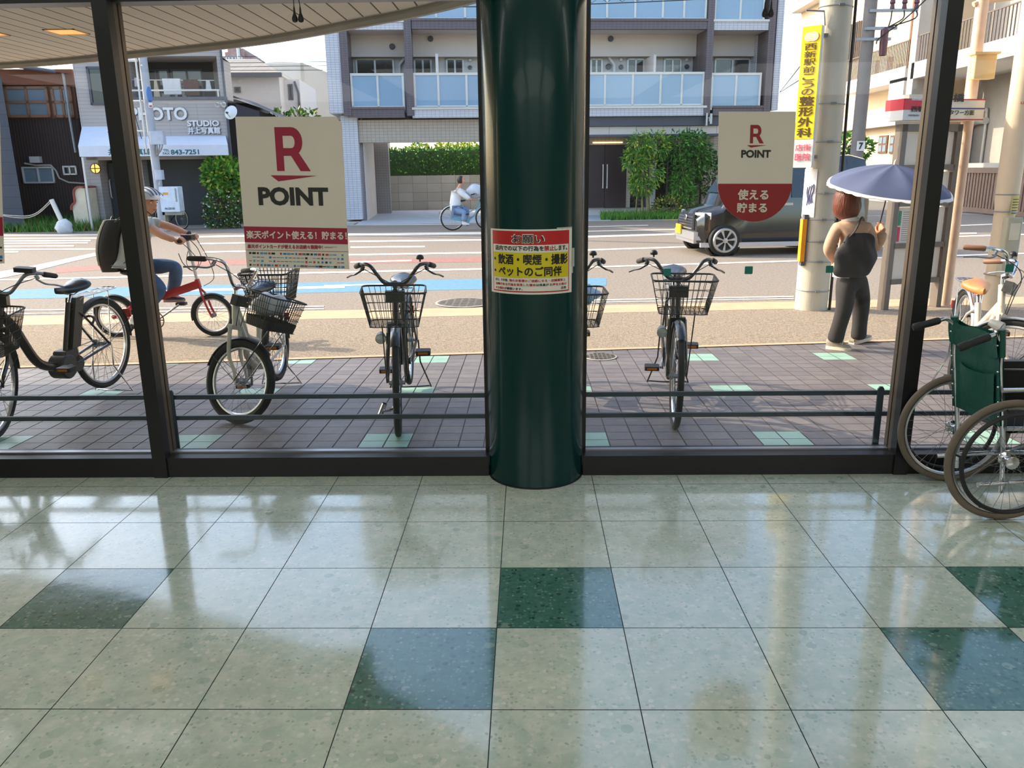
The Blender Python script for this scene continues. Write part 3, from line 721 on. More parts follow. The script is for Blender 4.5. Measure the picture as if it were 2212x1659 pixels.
# F  cream bicycle with the tan saddle, behind the wheelchair
pf, pr = at_ground(2.95, 4.98), at_ground(3.22, 5.95)
cf = mat('pale cream enamel', (228, 214, 196), .3, 0, .04, coat=.3)
bike('city_bicycle', 'cream bicycle with tan saddle parked behind the wheelchair', pf, heading(pf, pr), WB=1.02, style='mixte', frame=cf, fork=cf, fender=mat('silver mudguard', (176, 178, 182), .3, .6), saddle=mat('tan saddle leather', (190, 120, 58), .4, coat=.2), grips=mat('tan grip', (130, 92, 72), .6), bar=M_chrome, bmat=M_steel, basket=CITY, sh=.39, steer=1.1, kstand=M_chrome, crank=.3)
# things lying in the baskets
k = MB(); p = at_ground(-1.66, 5.15); k.ell((p.x+.0, p.y-.02, .755), (.12, .10, .07), 14, 10, lambda q: q*(1+.18*math.sin(q.x*60)*math.cos(q.z*45))); k.build('plastic_bag', mat('pale plastic bag', (190, 192, 196), .35), label='crumpled pale bag lying in the white bicycle\'s front basket', cat='bag')
k = MB(); q = DZ(1283, 612, .82); q = V((.36, 5.15, .80)); k.ell(q, (.10, .09, .06), 14, 10, lambda q: q*(1+.15*math.sin(q.x*70))); k.build('plastic_bag', mat('pale blue bag', (150, 186, 214), .5), label='light blue bag in the basket just right of the green column', cat='bag')
# U-lock on bicycle C
k = MB(); p = D(838, 878, 4.86)
k.tube(spline([(p.x-.04, p.y, p.z-.03), (p.x+.03, p.y-.03, p.z-.01), (p.x+.07, p.y-.02, p.z+.05), (p.x+.08, p.y+.02, p.z+.09)], 5), .009, 8); k.tube([(p.x-.055, p.y, p.z-.06), (p.x-.02, p.y, p.z+.02)], .017, 10)
k.build('bicycle_lock', M_chrome, label='silver U-shaped lock hooked through the front wheel of the bicycle left of the column', cat='lock')
# ================================================================ SIGNS ON THE GLASS AND COLUMN
M_card = mat('white poster card', (214, 204, 190), .6, 0, .02)
M_crim = mat('crimson print', (150, 14, 52), .5, 0, .02)
M_dred = mat('dark red print', (140, 22, 26), .5, 0, .02)
M_ink = mat('black ink', (30, 28, 26), .5)
M_paper = mat('white paper', (226, 222, 212), .6, 0, .02)
M_yel = mat('yellow print', (214, 196, 20), .5, 0, .02)
M_redp = mat('red print', (186, 24, 28), .5, 0, .02)
def quad_frame(TL, TR, BL, BR, y, off=-.001):
    a, b_, c, d = (D(*q, y) for q in (TL, TR, BL, BR))
    return lambda p: (a*(1-p.x)+b_*p.x)*(1+p.y)+(c*(1-p.x)+d*p.x)*(-p.y)+V((0, off-p.z, 0))
def letter_R(k, x0, x1, y0, y1, z):
    """bold R: stem, bowl and leg"""
    X = lambda u: x0+(x1-x0)*u; Y = lambda v: y1-(y1-y0)*v
    zs = [z]
    def P(pts): k.poly([(X(u), Y(v), zs[0]) for u, v in pts]); zs[0] += .00003
    P([(0, 0), (.0, 1), (.225, 1), (.225, 0)])
    o = [(.2, 0), (.49, 0)]+[(.49+.31*math.sin(a), .325-.325*math.cos(a)) for a in [PI*i/12 for i in range(1, 13)]]+[(.2, .65)]
    i = [(.2, .195), (.47, .195)]+[(.47+.105*math.sin(a), .335-.14*math.cos(a)) for a in [PI*i/12 for i in range(1, 13)]]+[(.2, .475)]
    for a, b_, c, d in zip(o, o[1:], i, i[1:]): P([a, c, d, b_])
    P([(.42, .62), (.70, 1), (1.0, 1), (.66, .56)])
YP = 4.122
# big poster
fr = quad_frame((508, 252), (737.5, 252), (533.5, 578), (754.5, 581.5), YP)
def zz(X, Y):                                              # poster picture coordinates -> poster fractions
    v = (Y-98)/1467; a = 125+115*v; c = 1158+72*v; return (X-a)/(c-a), -v
po = thing('poster', 'tall white poster with big crimson R and POINT, hung left of the column', 'poster', D(632, 581, YP))
k = MB(fr); k.prism([(0, 0, 0), (.955, 0, 0), (.965, -.02, 0), (1, -.033, 0), (1, -1, 0), (0, -1, 0)], (0, 0, -.003)); k.build('card', M_card, po)
k = MB(fr); a = zz(505, 195); c = zz(843, 608)
k.M = fr
xl, yt = zz(505, 195); xr, yb = zz(860, 608); letter_R(k, xl, xr, yb, yt, .0012)
k.poly([(*zz(470, 650), .0012), (*zz(545, 708), .0012), (*zz(920, 652), .0012)])
k.poly([(*zz(209, 1150), .0012), (*zz(220, 1308), .0012), (*zz(1218, 1316), .0012), (*zz(1210, 1158), .0012)])
k.cur = 1
def zt(k, s, X0, Y0, X1, Y1, z=.0016, bold=.02):
    v = ((Y0+Y1)/2-98)/1467; a = 125+115*v; c = 1158+72*v
    k.txt(s, (X0-a)/(c-a), -(Y1-98)/1467, (X1-a)/(c-a), -(Y0-98)/1467, z, bold)
zt(k, 'POINT', 350, 762, 1030, 942, bold=.045)
k.cur = 2; zt(k, '楽天ポイント使える！貯まる！', 238, 1192, 1205, 1270, .0024, .035)
k.cur = 0; zt(k, '楽天ポイントカードが使えるお店続々展開中！', 247, 1328, 975, 1368, bold=.03)
k.poly([(*zz(230, 1384), .0012), (*zz(230, 1388), .0012), (*zz(1222, 1392), .0012), (*zz(1222, 1388), .0012)])
cols = [mat('print blue', (40, 110, 170), .5), mat('print red', (190, 40, 50), .5), mat('print grey', (110, 104, 100), .5), mat('print cyan', (60, 150, 180), .5), M_ink]
rr = random.Random(3)
for row, (y, n) in enumerate(((1416, 25), (1456, 24), (1494, 24), (1536, 26))):
    for i in range(n):
        if rr.random() < .08: continue
        k.cur = 3+rr.randrange(5); X = 272+i*(930/n)+row*1; wd = rr.choice((9, 11, 15, 17)); hh = rr.choice((4, 9, 10)) if wd > 11 else 10
        if wd > 11 and row in (1, 2): hh = 3
        k.poly([(*zz(X-wd, y-hh+i*.35), .0012), (*zz(X-wd, y+hh+i*.35), .0012), (*zz(X+wd, y+hh+i*.35), .0012), (*zz(X+wd, y-hh+i*.35), .0012)])
k.cur = 5
for yy, w_ in ((1342, 62), (1352, 40)): k.poly([(*zz(990, yy), .0012), (*zz(990, yy+3), .0012), (*zz(990+w_*2, yy+3), .0012), (*zz(990+w_*2, yy), .0012)])
k.build('print', [M_crim, M_ink, M_card]+cols, po)
# tag-shaped sign with the round red end
fr = quad_frame((1553, 241), (1719.5, 241), (1549, 480), (1706, 480), YP)
po = thing('poster', 'white and red tag-shaped sign with round bottom on the glass right of the column', 'poster', D(1632, 480, YP))
vb = -(395-241)/239; aa = D(1551, 395, YP); bb_ = D(1711, 395, YP)
def tagpts(top, z):
    pts = [(0, top, z)] if top == 0 else []
    P = [(0, vb, z), (1, vb, z)]
    return P
arcp = [(.5+.5*math.cos(a), vb-(1+vb)*math.sin(a)*.985, 0) for a in [PI*i/24 for i in range(25)]]
k = MB(fr); k.prism([(0, 0, 0), (1, 0, 0)]+arcp, (0, 0, -.003)); k.build('card', M_card, po)
k = MB(fr); k.poly([(x, y, .001) for x, y, z in arcp])
u = lambda x, y: ((x-(1553-4*(y-241)/239))/(166.5-9.5*(y-241)/239), -(y-241)/239)
def ut(k, s, x0, y0, x1, y1, z=.0016, bold=.02):
    a = u(x0, (y0+y1)/2); c = u(x1, (y0+y1)/2); k.txt(s, a[0], -(y1-241)/239, c[0], -(y0-241)/239, z, bold)
xl, yt = u(1621, 269); xr, yb = u(1649.5, 308); letter_R(k, xl, xr, yb, yt, .0012)
k.poly([(*u(1614, 312), .0012), (*u(1622, 317), .0012), (*u(1656, 312), .0012)])
k.cur = 1; ut(k, 'POINT', 1601, 322, 1665, 339, bold=.04)
k.cur = 2; ut(k, '使える', 1594, 408, 1659, 430, .0024, .035); ut(k, '貯まる', 1592, 437, 1656, 458, .0024, .035)
k.build('print', [M_dred, M_ink, M_card], po)
# third poster, cut by the left edge
fr = quad_frame((-224, 168), (-4, 166), (-200, 571), (9.5, 569), YP)
po = thing('poster', 'sliver of a white poster with red band at the left picture edge', 'poster', D(-90, 571, YP))
k = MB(fr); k.prism([(0, 0, 0), (1, 0, 0), (1, -1, 0), (0, -1, 0)], (0, 0, -.003)); k.build('card', M_card, po)
k = MB(fr); k.poly([(0, -.74, .0012), (0, -.845, .0012), (1, -.845, .0012), (1, -.74, .0012)])
k.cur = 1; k.poly([(.93, -.955, .0012), (.93, -.972, .0012), (.985, -.972, .0012), (.985, -.955, .0012)]); k.cur = 2; k.poly([(.94, -.905, .0012), (.94, -.915, .0012), (.985, -.915, .0012), (.985, -.905, .0012)])
k.poly([(.9, -.978, .0012), (.9, -.988, .0012), (.98, -.988, .0012), (.98, -.978, .0012)]); k.build('print', [M_crim, cols[0], M_ink], po)
# teal squares stuck on the glass
M_tsq = mat('teal sticker', (0, 108, 96), .45)
for (x, y, s, l) in ((1441, 588, 8, 'teal square sticker on the glass in front of the edge-on bicycle\'s basket'), (1617, 583.5, 8.6, 'teal square sticker on the glass below the tag-shaped sign'),
                     (1791.5, 581.5, 8, 'teal square sticker on the glass at the woman\'s hip'), (2180, 579, 9, 'teal square sticker on the glass right of the right window post')):
    p = D(x, y, YP+.01); h = D(x+s, y, YP).x-D(x, y, YP).x
    k = MB(); k.bbox(p.x-h, p.x+h, YP+.006, YP+.008, p.z-h*.98, p.z+h*.98, .004, 1); k.build('sticker', M_tsq, label=l, cat='sticker', group='teal squares on the glass')
# notice wrapped round the column
def colpt(x, z, off=.0008):
    a = x/CR; r = CR+off; return V((CX+r*math.sin(a), CY-r*math.cos(a), z))
def col_uv(px, py):
    d = ray(px, py); o = V((CX, CY)); a = d.x*d.x+d.y*d.y; b_ = -(d.x*CX+d.y*CY); c = CX*CX+CY*CY-CR*CR
    t = (-b_-math.sqrt(b_*b_-a*c))/a; p = CAM+d*t
    return CR*math.atan2(p.x-CX, CY-p.y), p.z
zx = lambda X, Y: (1020+X/8.296, 460+Y/8.296)
cTL, cTR, cBL, cBR = (col_uv(*zx(*q)) for q in ((345, 280), (1788, 262), (345, 1405), (1775, 1412)))
x0, x1 = (cTL[0]+cBL[0])/2, (cTR[0]+cBR[0])/2; z1, z0 = (cTL[1]+cTR[1])/2, (cBL[1]+cBR[1])/2
wN, hN = x1-x0, z1-z0; xm = (x0+x1)/2
no = thing('notice', 'red white and yellow paper notice wrapped around the green column', 'notice', colpt(xm, z0), 0)
def NM(p): return colpt(x0+p.x*wN, z0+p.y*hN, .0006+p.z)
def strip(k, u0, u1, v0, v1, z, n=60):
    for i in range(n):
        a, c = u0+(u1-u0)*i/n, u0+(u1-u0)*(i+1)/n; k.add([(a, v0, z), (c, v0, z), (c, v1, z), (a, v1, z)], [(0, 1, 2, 3)], True)
k = MB(NM); strip(k, 0, 1, 0, 1, .0003); k.build('paper', M_paper, no)
k = MB(NM); strip(k, .04, .958, .03, .975, .0008)
k.cur = 1; strip(k, .052, .946, .05, .765, .0014)
k.cur = 2; strip(k, .062, .94, .255, .648, .0020)
k.cur = 4; k.txt('お願い', .315, .79, .665, .925, .0014, .045)
k.cur = 3; k.txt('お願い', .322, .795, .658, .918, .0028, .012)
k.txt('店内での以下の行為を', .095, .675, .655, .75, .0022, .03); k.txt('します。', .775, .675, .925, .75, .0022, .03)
k.txt('・飲酒・喫煙・撮影', .075, .465, .93, .62, .0028, .035); k.txt('・ペットのご同伴', .075, .285, .855, .43, .0028, .035)
k.txt('また、その他、', .09, .195, .265, .235, .0022, .025); k.txt('は係員が', .575, .13, .71, .17, .0022, .025); k.txt('が御座います。', .215, .065, .43, .105, .0022, .025); k.txt('店長', .85, .07, .915, .11, .0022, .02)
k.cur = 0; k.txt('禁止', .66, .675, .77, .75, .0022, .035); k.txt('他のお客様のご迷惑になる・店舗運営上', .28, .195, .905, .235, .0022, .025)
k.txt('支障がある行為を発見した場合', .09, .13, .57, .17, .0022, .025); k.txt('お声をお掛け', .72, .13, .92, .17, .0022, .025); k.txt('する場合', .09, .065, .21, .105, .0022, .025)
k.build('print', [M_redp, M_paper, M_yel, M_ink, M_paper], no)
k = MB(NM)
for u0, u1, v0, v1 in ((1.005, 1.045, .4, .69), (.80, 1.0, .985, 1.02), (1.0, 1.02, .3, .4)): strip(k, u0, u1, v0, v1, .0004, 3)
k.build('tape', mat('translucent tape', (180, 184, 176), .25), no)
# blind cords
for x, y0, y1, l in ((644, -30, 49, 'pair of black teardrop cord pulls hanging in front of the canopy slats'), (1658, -30, 38, 'pair of black teardrop cord pulls hanging at the top, right of the column')):
    p = D(x, y1, 4.0); s = .0024*(1)
    t = thing('blind_cord', l, 'blind cord', p, group='blind cord pulls at the top of the windows')
    for dx in (-6.5, 6.5):
        a = D(x+dx, y1, 4.0); k = MB(); k.lathe([(.0008, .075), (.004, .06), (.005, .04), (.012, .022), (.0135, .012), (.010, .003), (.001, 0)], a, n=12); k.build('pull', M_black, t)
        e = D(x-2 if dx < 0 else x+3, y0, 4.0); k = MB(); k.tube(spline([a+V((0, 0, .07)), a+V((.004 if dx < 0 else -.004, 0, .12)), e], 4), .0022, 5); k.build('cord', M_black, t)

# ================================================================ WHEELCHAIR
wc = thing('wheelchair', 'partly folded wheelchair with dark green back standing by the window', 'wheelchair', (2.155, 3.47, 0), 0)
M_vin = mat('dark green vinyl', (8, 74, 62), .45, 0, .08, 5, .15, 40)
M_tyre = mat('dusty grey brown tyre', (112, 100, 88), .8, 0, .1, 10)
WR = .285
for nm, y, s in (('drive_wheel', 3.47, -1), ('drive_wheel', 3.945, 1)):
    h = V((2.155, y, WR)); k = MB(); k.ring(h, (0, 1, 0), WR-.016, .016, 64, 10); w = k.build(nm, M_tyre, wc)
    k = MB(); k.ring(h, (0, 1, 0), WR-.038, .009, 64, 6, 1.3); k.build('rim', M_rim, w)
    k = MB()
    for i in range(36):
        a = 2*PI*i/36; d = (1 if (i//2) % 2 else -1)*1.2; sd_ = .032 if i % 2 else -.032
        k.tube([h+V((math.cos(a+d)*.026, sd_, math.sin(a+d)*.026)), h+V((math.cos(a)*(WR-.045), 0, math.sin(a)*(WR-.045)))], .0011, 3, caps=False)
    k.build('spokes', M_spoke, w)
    k = MB(); k.lathe([(.001, -.04), (.018, -.038), (.03, -.034), (.03, -.028), (.016, -.022), (.016, .022), (.03, .028), (.03, .034), (.018, .038), (.001, .04)], h, (0, 1, 0), 18); k.build('hub', M_chrome, w)
    k = MB(); k.ring(h+V((0, s*.045, 0)), (0, 1, 0), WR-.055, .0105, 56, 8)
    for i in range(5):
        a = 2*PI*i/5+.5; k.tube([h+V(((WR-.055)*math.cos(a), s*.04, (WR-.055)*math.sin(a))), h+V(((WR-.038)*math.cos(a), 0, (WR-.038)*math.sin(a)))], .005, 5)
    k.build('push_rim', M_black, w)
ya, yb_ = 3.545, 3.87
def bk(px, py, y): return D(px, py, y)
for y, (hx0, hy0, hx1, hy1) in ((ya, (2070, 752, 2138, 727)), (yb_, (1972, 708, 2030, 692))):
    e0 = D(hx0, hy0, y); e1 = D(hx1, hy1, y)
    xt = 2.10 if y == ya else 2.06
    k = MB(); k.tube(spline([e1, e1+V((.03, 0, .008)), V((xt-.02, y, e1.z-.015)), V((xt, y, e1.z-.06)), V((xt+.005, y, .7)), V((xt+.03, y, .55)), V((xt+.07, y, .30)), V((xt+.09, y, .1))], 5), .011, 10); k.build('back_post', M_chrome, wc)
    k = MB(); k.tube([e0, e0.lerp(e1, .05), e0.lerp(e1, .3), e0.lerp(e1, .35), e0.lerp(e1, .6), e0.lerp(e1, .95), e1], [.014, .019, .019, .016, .0175, .0175, .014], 12); k.build('push_handle', mat('black handle rubber', (30, 28, 30), .6), wc)
# back upholstery, sagging between the posts
zb0, zb1 = .42, .865
def up(u, v, off=0):
    y = ya-.015+(yb_-ya+.03)*u; sag = math.sin(PI*u)*(.035+.02*math.sin(6*u+1)); top = zb1+.0-.035*math.sin(PI*u)-.012*math.sin(9*u)
    z = zb0+(top-zb0)*v
    return V((2.098-.035*u+(.73-z)*.155+sag*(.4+.6*v)-off, y, z))
k = MB(); k.surf(lambda u, v: up(u, v, .013), 24, 12); k.surf(lambda u, v: up(1-u, v, -.008), 24, 12); k.build('backrest', M_vin, wc, sharp=80)
k = MB(); k.surf(lambda u, v: up(u, .74+.27*v, .019+.004*math.sin(PI*v)), 24, 4); k.surf(lambda u, v: up(1-u, .74+.27*v, -.014), 24, 4)
for y in (ya, yb_): k.tube([(2.10-.04*(y > 3.7), y, .745), (2.085-.04*(y > 3.7), y, .87)], .017, 10)
k.build('back_band', M_vin, wc, sharp=80)
k = MB(); k.surf(lambda u, v: up(.14+.68*u, .12+.46*v*(1-.10*math.sin(PI*u)), .022+.016*v*math.sin(PI*u)), 16, 8); k.surf(lambda u, v: up(.82-.68*u, .12+.46*v*(1-.10*math.sin(PI*u)), .018+.012*v*math.sin(PI*u)), 16, 8); k.build('back_pocket', M_vin, wc, sharp=80)
k = MB()
for y in (ya, yb_):
    for z in (.47, .54, .61, .68, .8): k.ell((2.080-.04*(y > 3.7)+(.73-z)*.155, y-.012, z), (.005, .005, .005), 8, 6)
k.build('rivets', M_chrome, wc)
for y, s in ((3.515, -1), (3.90, 1)):
    k = MB(); k.tube(spline([(2.11, y, .60), (2.5, y, .60), (2.62, y, .58), (2.64, y, .48), (2.64, y, .2)], 5), .011, 10); k.tube([(2.15, y, .42), (2.64, y, .42)], .011, 10); k.tube([(2.06, y, .15), (2.30, y, .165), (2.64, y, .17)], .011, 10); k.build('side_frame', M_chrome, wc)
    k = MB(); k.bbox(2.27, 2.56, y-.022, y+.022, .612, .645, .012); k.build('armrest', M_black, wc)
    k = MB(); k.box(2.25, 2.6, y-.006, y+.006, .43, .595); k.build('side_panel', M_black, wc)
    h = V((2.70, y, .075)); k = MB(); k.ring(h, (0, 1, 0), .058, .016, 28, 8); k.lathe([(.001, -.014), (.05, -.012), (.05, .012), (.001, .014)], h, (0, 1, 0), 20)
    for q in (-1, 1): k.tube([h+V((0, q*.022, 0)), h+V((-.03, q*.02, .09))], .006, 6)
    k.tube([h+V((-.03, 0, .09)), h+V((-.03, 0, .16))], .014, 8); k.build('caster', M_rubber, wc)
    k = MB(); k.tube([(2.64, y, .45), (2.72, y, .3), (2.80, y, .13)], .010, 8); k.box(2.78, 2.93, y-s*.02-.06, y-s*.02+.06, .115, .13); k.build('footrest', M_black, wc)
k = MB(); k.surf(lambda u, v: V((2.27+.35*v, ya+(yb_-ya)*u, .44-.09*math.sin(PI*u))), 12, 4); k.surf(lambda u, v: V((2.27+.35*v, yb_+(ya-yb_)*u, .43-.09*math.sin(PI*u))), 12, 4); k.build('seat', M_black, wc)
k = MB(); k.tube([(2.36, 3.515, .17), (2.42, 3.90, .42)], .009, 8); k.tube([(2.40, 3.90, .17), (2.44, 3.515, .42)], .009, 8); k.build('cross_brace', M_chrome, wc)
# ================================================================ BUILDINGS ACROSS THE STREET
class Facade:
    """a street front: u along it, w behind it, z up"""
    def __init__(s, y0, sl=.1):
        n = math.hypot(1, sl); s.e = V((1/n, sl/n, 0)); s.n = V((-sl/n, 1/n, 0)); s.o = V((0, y0, 0))
        s.M = Matrix(((s.e.x, s.n.x, 0, 0), (s.e.y, s.n.y, 0, y0), (0, 0, 1, 0), (0, 0, 0, 1)))
    def px(s, x, y, w=0):
        d = ray(x, y); q = s.o+s.n*w-CAM; t = q.dot(s.n)/d.dot(s.n); p = CAM+d*t; return (p-s.o).dot(s.e), p.z
    def r(s, x0, y0, x1, y1, w=0):
        ym, xm = (y0+y1)/2, (x0+x1)/2
        return s.px(x0, ym, w)[0], s.px(x1, ym, w)[0], s.px(xm, y1, w)[1], s.px(xm, y0, w)[1]
    def at(s, u, w, z): return s.M @ V((u, w, z))
    def box(s, k, x0, y0, x1, y1, w0, w1, wm=None):
        u0, u1, z0, z1 = s.r(x0, y0, x1, y1, w0 if wm is None else wm); k.box(u0, u1, w0, w1, z0, z1); return u0, u1, z0, z1
def part(F, name, m, root, *boxes, label=None):
    k = MB(F.M)
    for b_ in boxes: F.box(k, *b_)
    o = k.build(name, m, root); tag(o, label=label); return o
def upart(F, name, m, root, *boxes):
    k = MB(F.M)
    for b_ in boxes: k.box(*b_)
    return k.build(name, m, root)
def win(F, root, x0, y0, x1, y1, w, fm, pm, cols=2, rows=1, fw=.05, name='window', dep=.06):
    u0, u1, z0, z1 = F.r(x0, y0, x1, y1, w); k = MB(F.M)
    for a, c in ((u0, u0+fw), (u1-fw, u1)): k.box(a, c, w-dep, w, z0, z1)
    for a, c in ((z0, z0+fw), (z1-fw, z1)): k.box(u0, u1, w-dep, w, a, c)
    for i in range(1, cols): q = u0+(u1-u0)*i/cols; k.box(q-fw/2, q+fw/2, w-dep, w, z0, z1)
    for i in range(1, rows): q = z0+(z1-z0)*i/rows; k.box(u0, u1, w-dep, w, q-fw/2, q+fw/2)
    f = k.build(name, fm, root)
    k = MB(F.M); k.box(u0+fw*.5, u1-fw*.5, w-.02, w-.005, z0+fw*.5, z1-fw*.5); k.build('pane', pm, f)
    return f
M_wt = grid_mat('white mosaic tile', (208, 208, 214), (150, 152, 160), .14, .075, .12, .35, var=.03)
M_bt = grid_mat('dark brown mosaic tile', (98, 88, 92), (128, 118, 120), .14, .075, .10, .4, var=.05)
M_sandtile = grid_mat('sand mosaic tile', (186, 174, 158), (140, 128, 114), .14, .10, .10, .45, var=.04)
M_greytile = grid_mat('grey mosaic tile', (150, 146, 146), (122, 118, 118), .10, .10, .1, .5, var=.03)
M_plaster = mat('smooth white plaster', (214, 208, 202), .8, 0, .03, 1)
M_alu = mat('pale aluminium', (214, 212, 206), .35, .2, .03)
M_frost = mat('blue frosted glass panel', (142, 172, 196), .12, 0, .05, .6, spec=.7)
M_dkgrey = mat('dark grey coping', (86, 88, 98), .6, 0, .05)
M_stone = grid_mat('pale stone slabs', (208, 202, 192), (150, 146, 138), .95, 0, .02, .5, axes=(0,), var=.04)
F = Facade(29)
ap = thing('apartment_building', 'large white and brown tiled apartment block with blue glass balconies behind the column', 'building', F.at(0, 0, -.16))
GZ = -.16
uL, uR = F.px(702, 90)[0], F.px(1690, 90)[0]
z3, z2 = F.px(1200, 41)[1], F.px(1200, 233)[1]             # tops of the balcony floors
pu0, pu1 = F.px(783, 390)[0], F.px(1200, 390)[0]           # passage
ceil = F.px(900, 306)[1]
k = MB(F.M); k.box(uL, uR, 1.5, 4.8, z2-.25, 14); k.box(uL+.5, uR, 0.1, 1.6, z3+1.6, 14); k.box(pu1, uR, 1.2, 4.8, GZ, z2-.2); k.box(uL+1.0, pu0, .6, 4.8, GZ, z2-.2); k.box(pu0, pu1, 1.0, 4.8, ceil+.25, z2-.2)
k.build('wall', M_plaster, ap)
part(F, 'pier', M_wt, ap, (702, -60, 733, 245, 0, 1.5)); part(F, 'pier', M_wt, ap, (1676, -60, 1690, 238, 0, 3))
part(F, 'pier', M_bt, ap, (733, -60, 750, 250, -.05, 1.5), label='dark brown tiled pier'); part(F, 'pier', M_bt, ap, (873, -60, 889, 250, -.05, 1.5), label='dark brown tiled pier')
part(F, 'pier', M_bt, ap, (1527, -60, 1541, 250, -.05, 1.5), label='dark brown tiled pier'); part(F, 'pier', M_bt, ap, (1659, -60, 1673, 250, -.05, 1.5), label='dark brown tiled pier')
part(F, 'pier', M_wt, ap, (742, 250, 778, 474, .25, 1.3))
for x0, y0, x1, y1, m in ((748, 46, 872, 64, M_wt), (889, 43, 1528, 63, M_bt), (1541, 45, 1660, 65, M_wt), (750, 234, 874, 253, M_bt), (891, 233, 1525, 252, M_wt), (1540, 231, 1658, 249, M_bt)):
    u0, u1, z0, z1 = F.r(x0, y0, x1, y1); b = MB(F.M); b.box(u0, u1, -.02, .16, z0, z1); b.cur = 1; b.box(u0, u1, .16, 1.6, z0, z0+.2)
    b.cur = 2; b.box(u0-.01, u1+.01, -.06, .2, z1-.03, z1+.04); b.build('balcony_floor', [m, M_plaster, M_alu if m is M_wt else M_bt], ap)
def balcony(posts, yt, yb):
    us = [F.px(x, (yt+yb)/2)[0] for x in posts]; xm = (posts[0]+posts[-1])/2; zt_, zb_ = F.px(xm, yt)[1], F.px(xm, yb)[1]
    k = MB(F.M)
    for u_ in us: k.box(u_-.035, u_+.035, .02, .08, zb_-.09, zt_)
    k.box(us[0]-.035, us[-1]+.035, .01, .09, zt_-.05, zt_+.03); k.box(us[0], us[-1], .02, .08, zb_-.02, zb_+.03)
    f = k.build('balcony_railing', M_alu, ap)
    for a, c in zip(us, us[1:]):
        k = MB(F.M); k.box(a+.035, c-.035, .04, .055, zb_+.03, zt_-.05); k.build('glass_panel', M_frost, f)
balcony((760, 816, 871), 160, 231); balcony((896, 947, 1008, 1068, 1128, 1188, 1248, 1307, 1367, 1427, 1473, 1519), 158, 228); balcony((1538, 1590, 1642), 159, 231)
balcony((752, 809, 866), -30, 44); balcony((890, 941, 1004, 1064, 1124, 1186, 1250, 1312, 1373, 1433, 1479, 1526), -32, 40); balcony((1546, 1601, 1652), -30, 43)
W1 = 1.5
for x0, x1 in ((770, 853), (895, 934), (964, 1003), (1274, 1301), (1353, 1391), (1432, 1470), (1541, 1618)): win(F, ap, x0, 126, x1, 215, W1, M_alu, M_darkpane, 2, 1, .06)
k = MB(F.M); u0, u1, za, zb_ = F.r(752, 65, 1660, 122, W1-.35); k.box(u0, u1, W1-.35, W1, za, zb_); k.build('lintel', M_plaster, ap)
part(F, 'partition_board', M_plaster, ap, (942, 116, 948, 228, .1, W1)); part(F, 'partition_board', M_plaster, ap, (1411, 118, 1416, 228, .1, W1)); part(F, 'pillar', M_wt, ap, (1632, 76, 1660, 228, .9, W1))
for x, y, r_ in ((930, 84, .095), (847, 101, .095), (1319, 84, .095), (1520, 84, .095), (1314, 144, .1), (1341, 145, .08), (1483, 144, .08), (1516, 144, .1), (1015, 146, .07), (1341, 129, .06), (1483, 129, .06), (1015, 130, .06)):
    ww = W1-.36 if y < 110 else W1-.01
    u_, z_ = F.px(x, y, ww); k = MB(F.M); k.lathe([(r_, .0), (r_, -.05), (r_*.8, -.07), (.001, -.075)], (u_, ww, z_), (0, 1, 0), 16); k.build('vent', M_dkgrey if r_ > .065 else M_white, ap)
for x in (1322, 1512, 868):
    u_, z_ = F.px(x, 140, W1-.1); k = MB(F.M); sg = -1 if x == 1322 else 1; k.tube([(u_+sg*.12, W1-.1, z_+.25), (u_-sg*.08, W1-.1, z_+.0), (u_-sg*.08, W1-.1, z_-.6)], .05, 8); k.build('duct', M_white, ap)
# ground floor
part(F, 'beam', M_sandtile, ap, (774, 258, 1170, 306, .35, 1.0), label='sand coloured tiled beam over the passage')
k = MB(F.M); u0, u1, za, zb_ = F.r(783, 306, 824, 447, 1.0); k.box(pu0-.2, pu0+.03, .6, 7, GZ, ceil+.3); k.box(pu0, u1, 5.2, 5.9, GZ, ceil+.3); k.build('passage_wall', M_greytile, ap)
part(F, 'coping', M_dkgrey, ap, (1200, 251, 1556, 272, .1, 1.4)); part(F, 'coping', M_stone, ap, (1200, 273, 1560, 290, .2, 1.5), label='pale stone band above the entrance'); part(F, 'coping', M_dkgrey, ap, (1200, 290, 1560, 295, .15, 1.5))
part(F, 'entrance_wall', M_sandtile, ap, (1200, 295, 1560, 312, 1.0, 1.3), (1354, 312, 1362, 448, 1.0, 1.3), (1520, 300, 1562, 450, .9, 1.4))
part(F, 'lamp_strip', mat('warm strip light', (255, 214, 150), .4, emit=2.2), ap, (1281, 306.5, 1345, 309, .96, 1.0))
M_door = mat('dark plum door leaf', (56, 38, 42), .4, 0, .06, 3)
for x0, x1, hx in ((1240, 1305.5, 1302), (1306.5, 1354, 1311)):
    k = MB(F.M); F.box(k, x0, 312, x1, 449, 1.05, 1.14); d_ = k.build('door', M_door, ap)
    u_, za = F.px(hx, 407, 1.0); _, zb_ = F.px(hx, 355, 1.0); k = MB(F.M); k.tube([(u_, 1.05, zb_-.05), (u_, .98, zb_), (u_, .98, za), (u_, 1.05, za+.05)], .022, 8); k.build('door_handle', M_alu, d_)
part(F, 'window', mat('dark lobby glass', (32, 38, 36), .05, 0, .2, 1, spec=.8), ap, (1362, 312, 1395, 448, 1.1, 1.15), (1418, 312, 1520, 448, 1.1, 1.15))
part(F, 'pier', M_plaster, ap, (1406, 300, 1417, 449, .8, 1.1)); part(F, 'window_frame', M_dkgrey, ap, (1395, 312, 1399, 448, 1.02, 1.15), (1440, 312, 1443, 448, 1.02, 1.15), (1480, 312, 1483, 448, 1.02, 1.15))
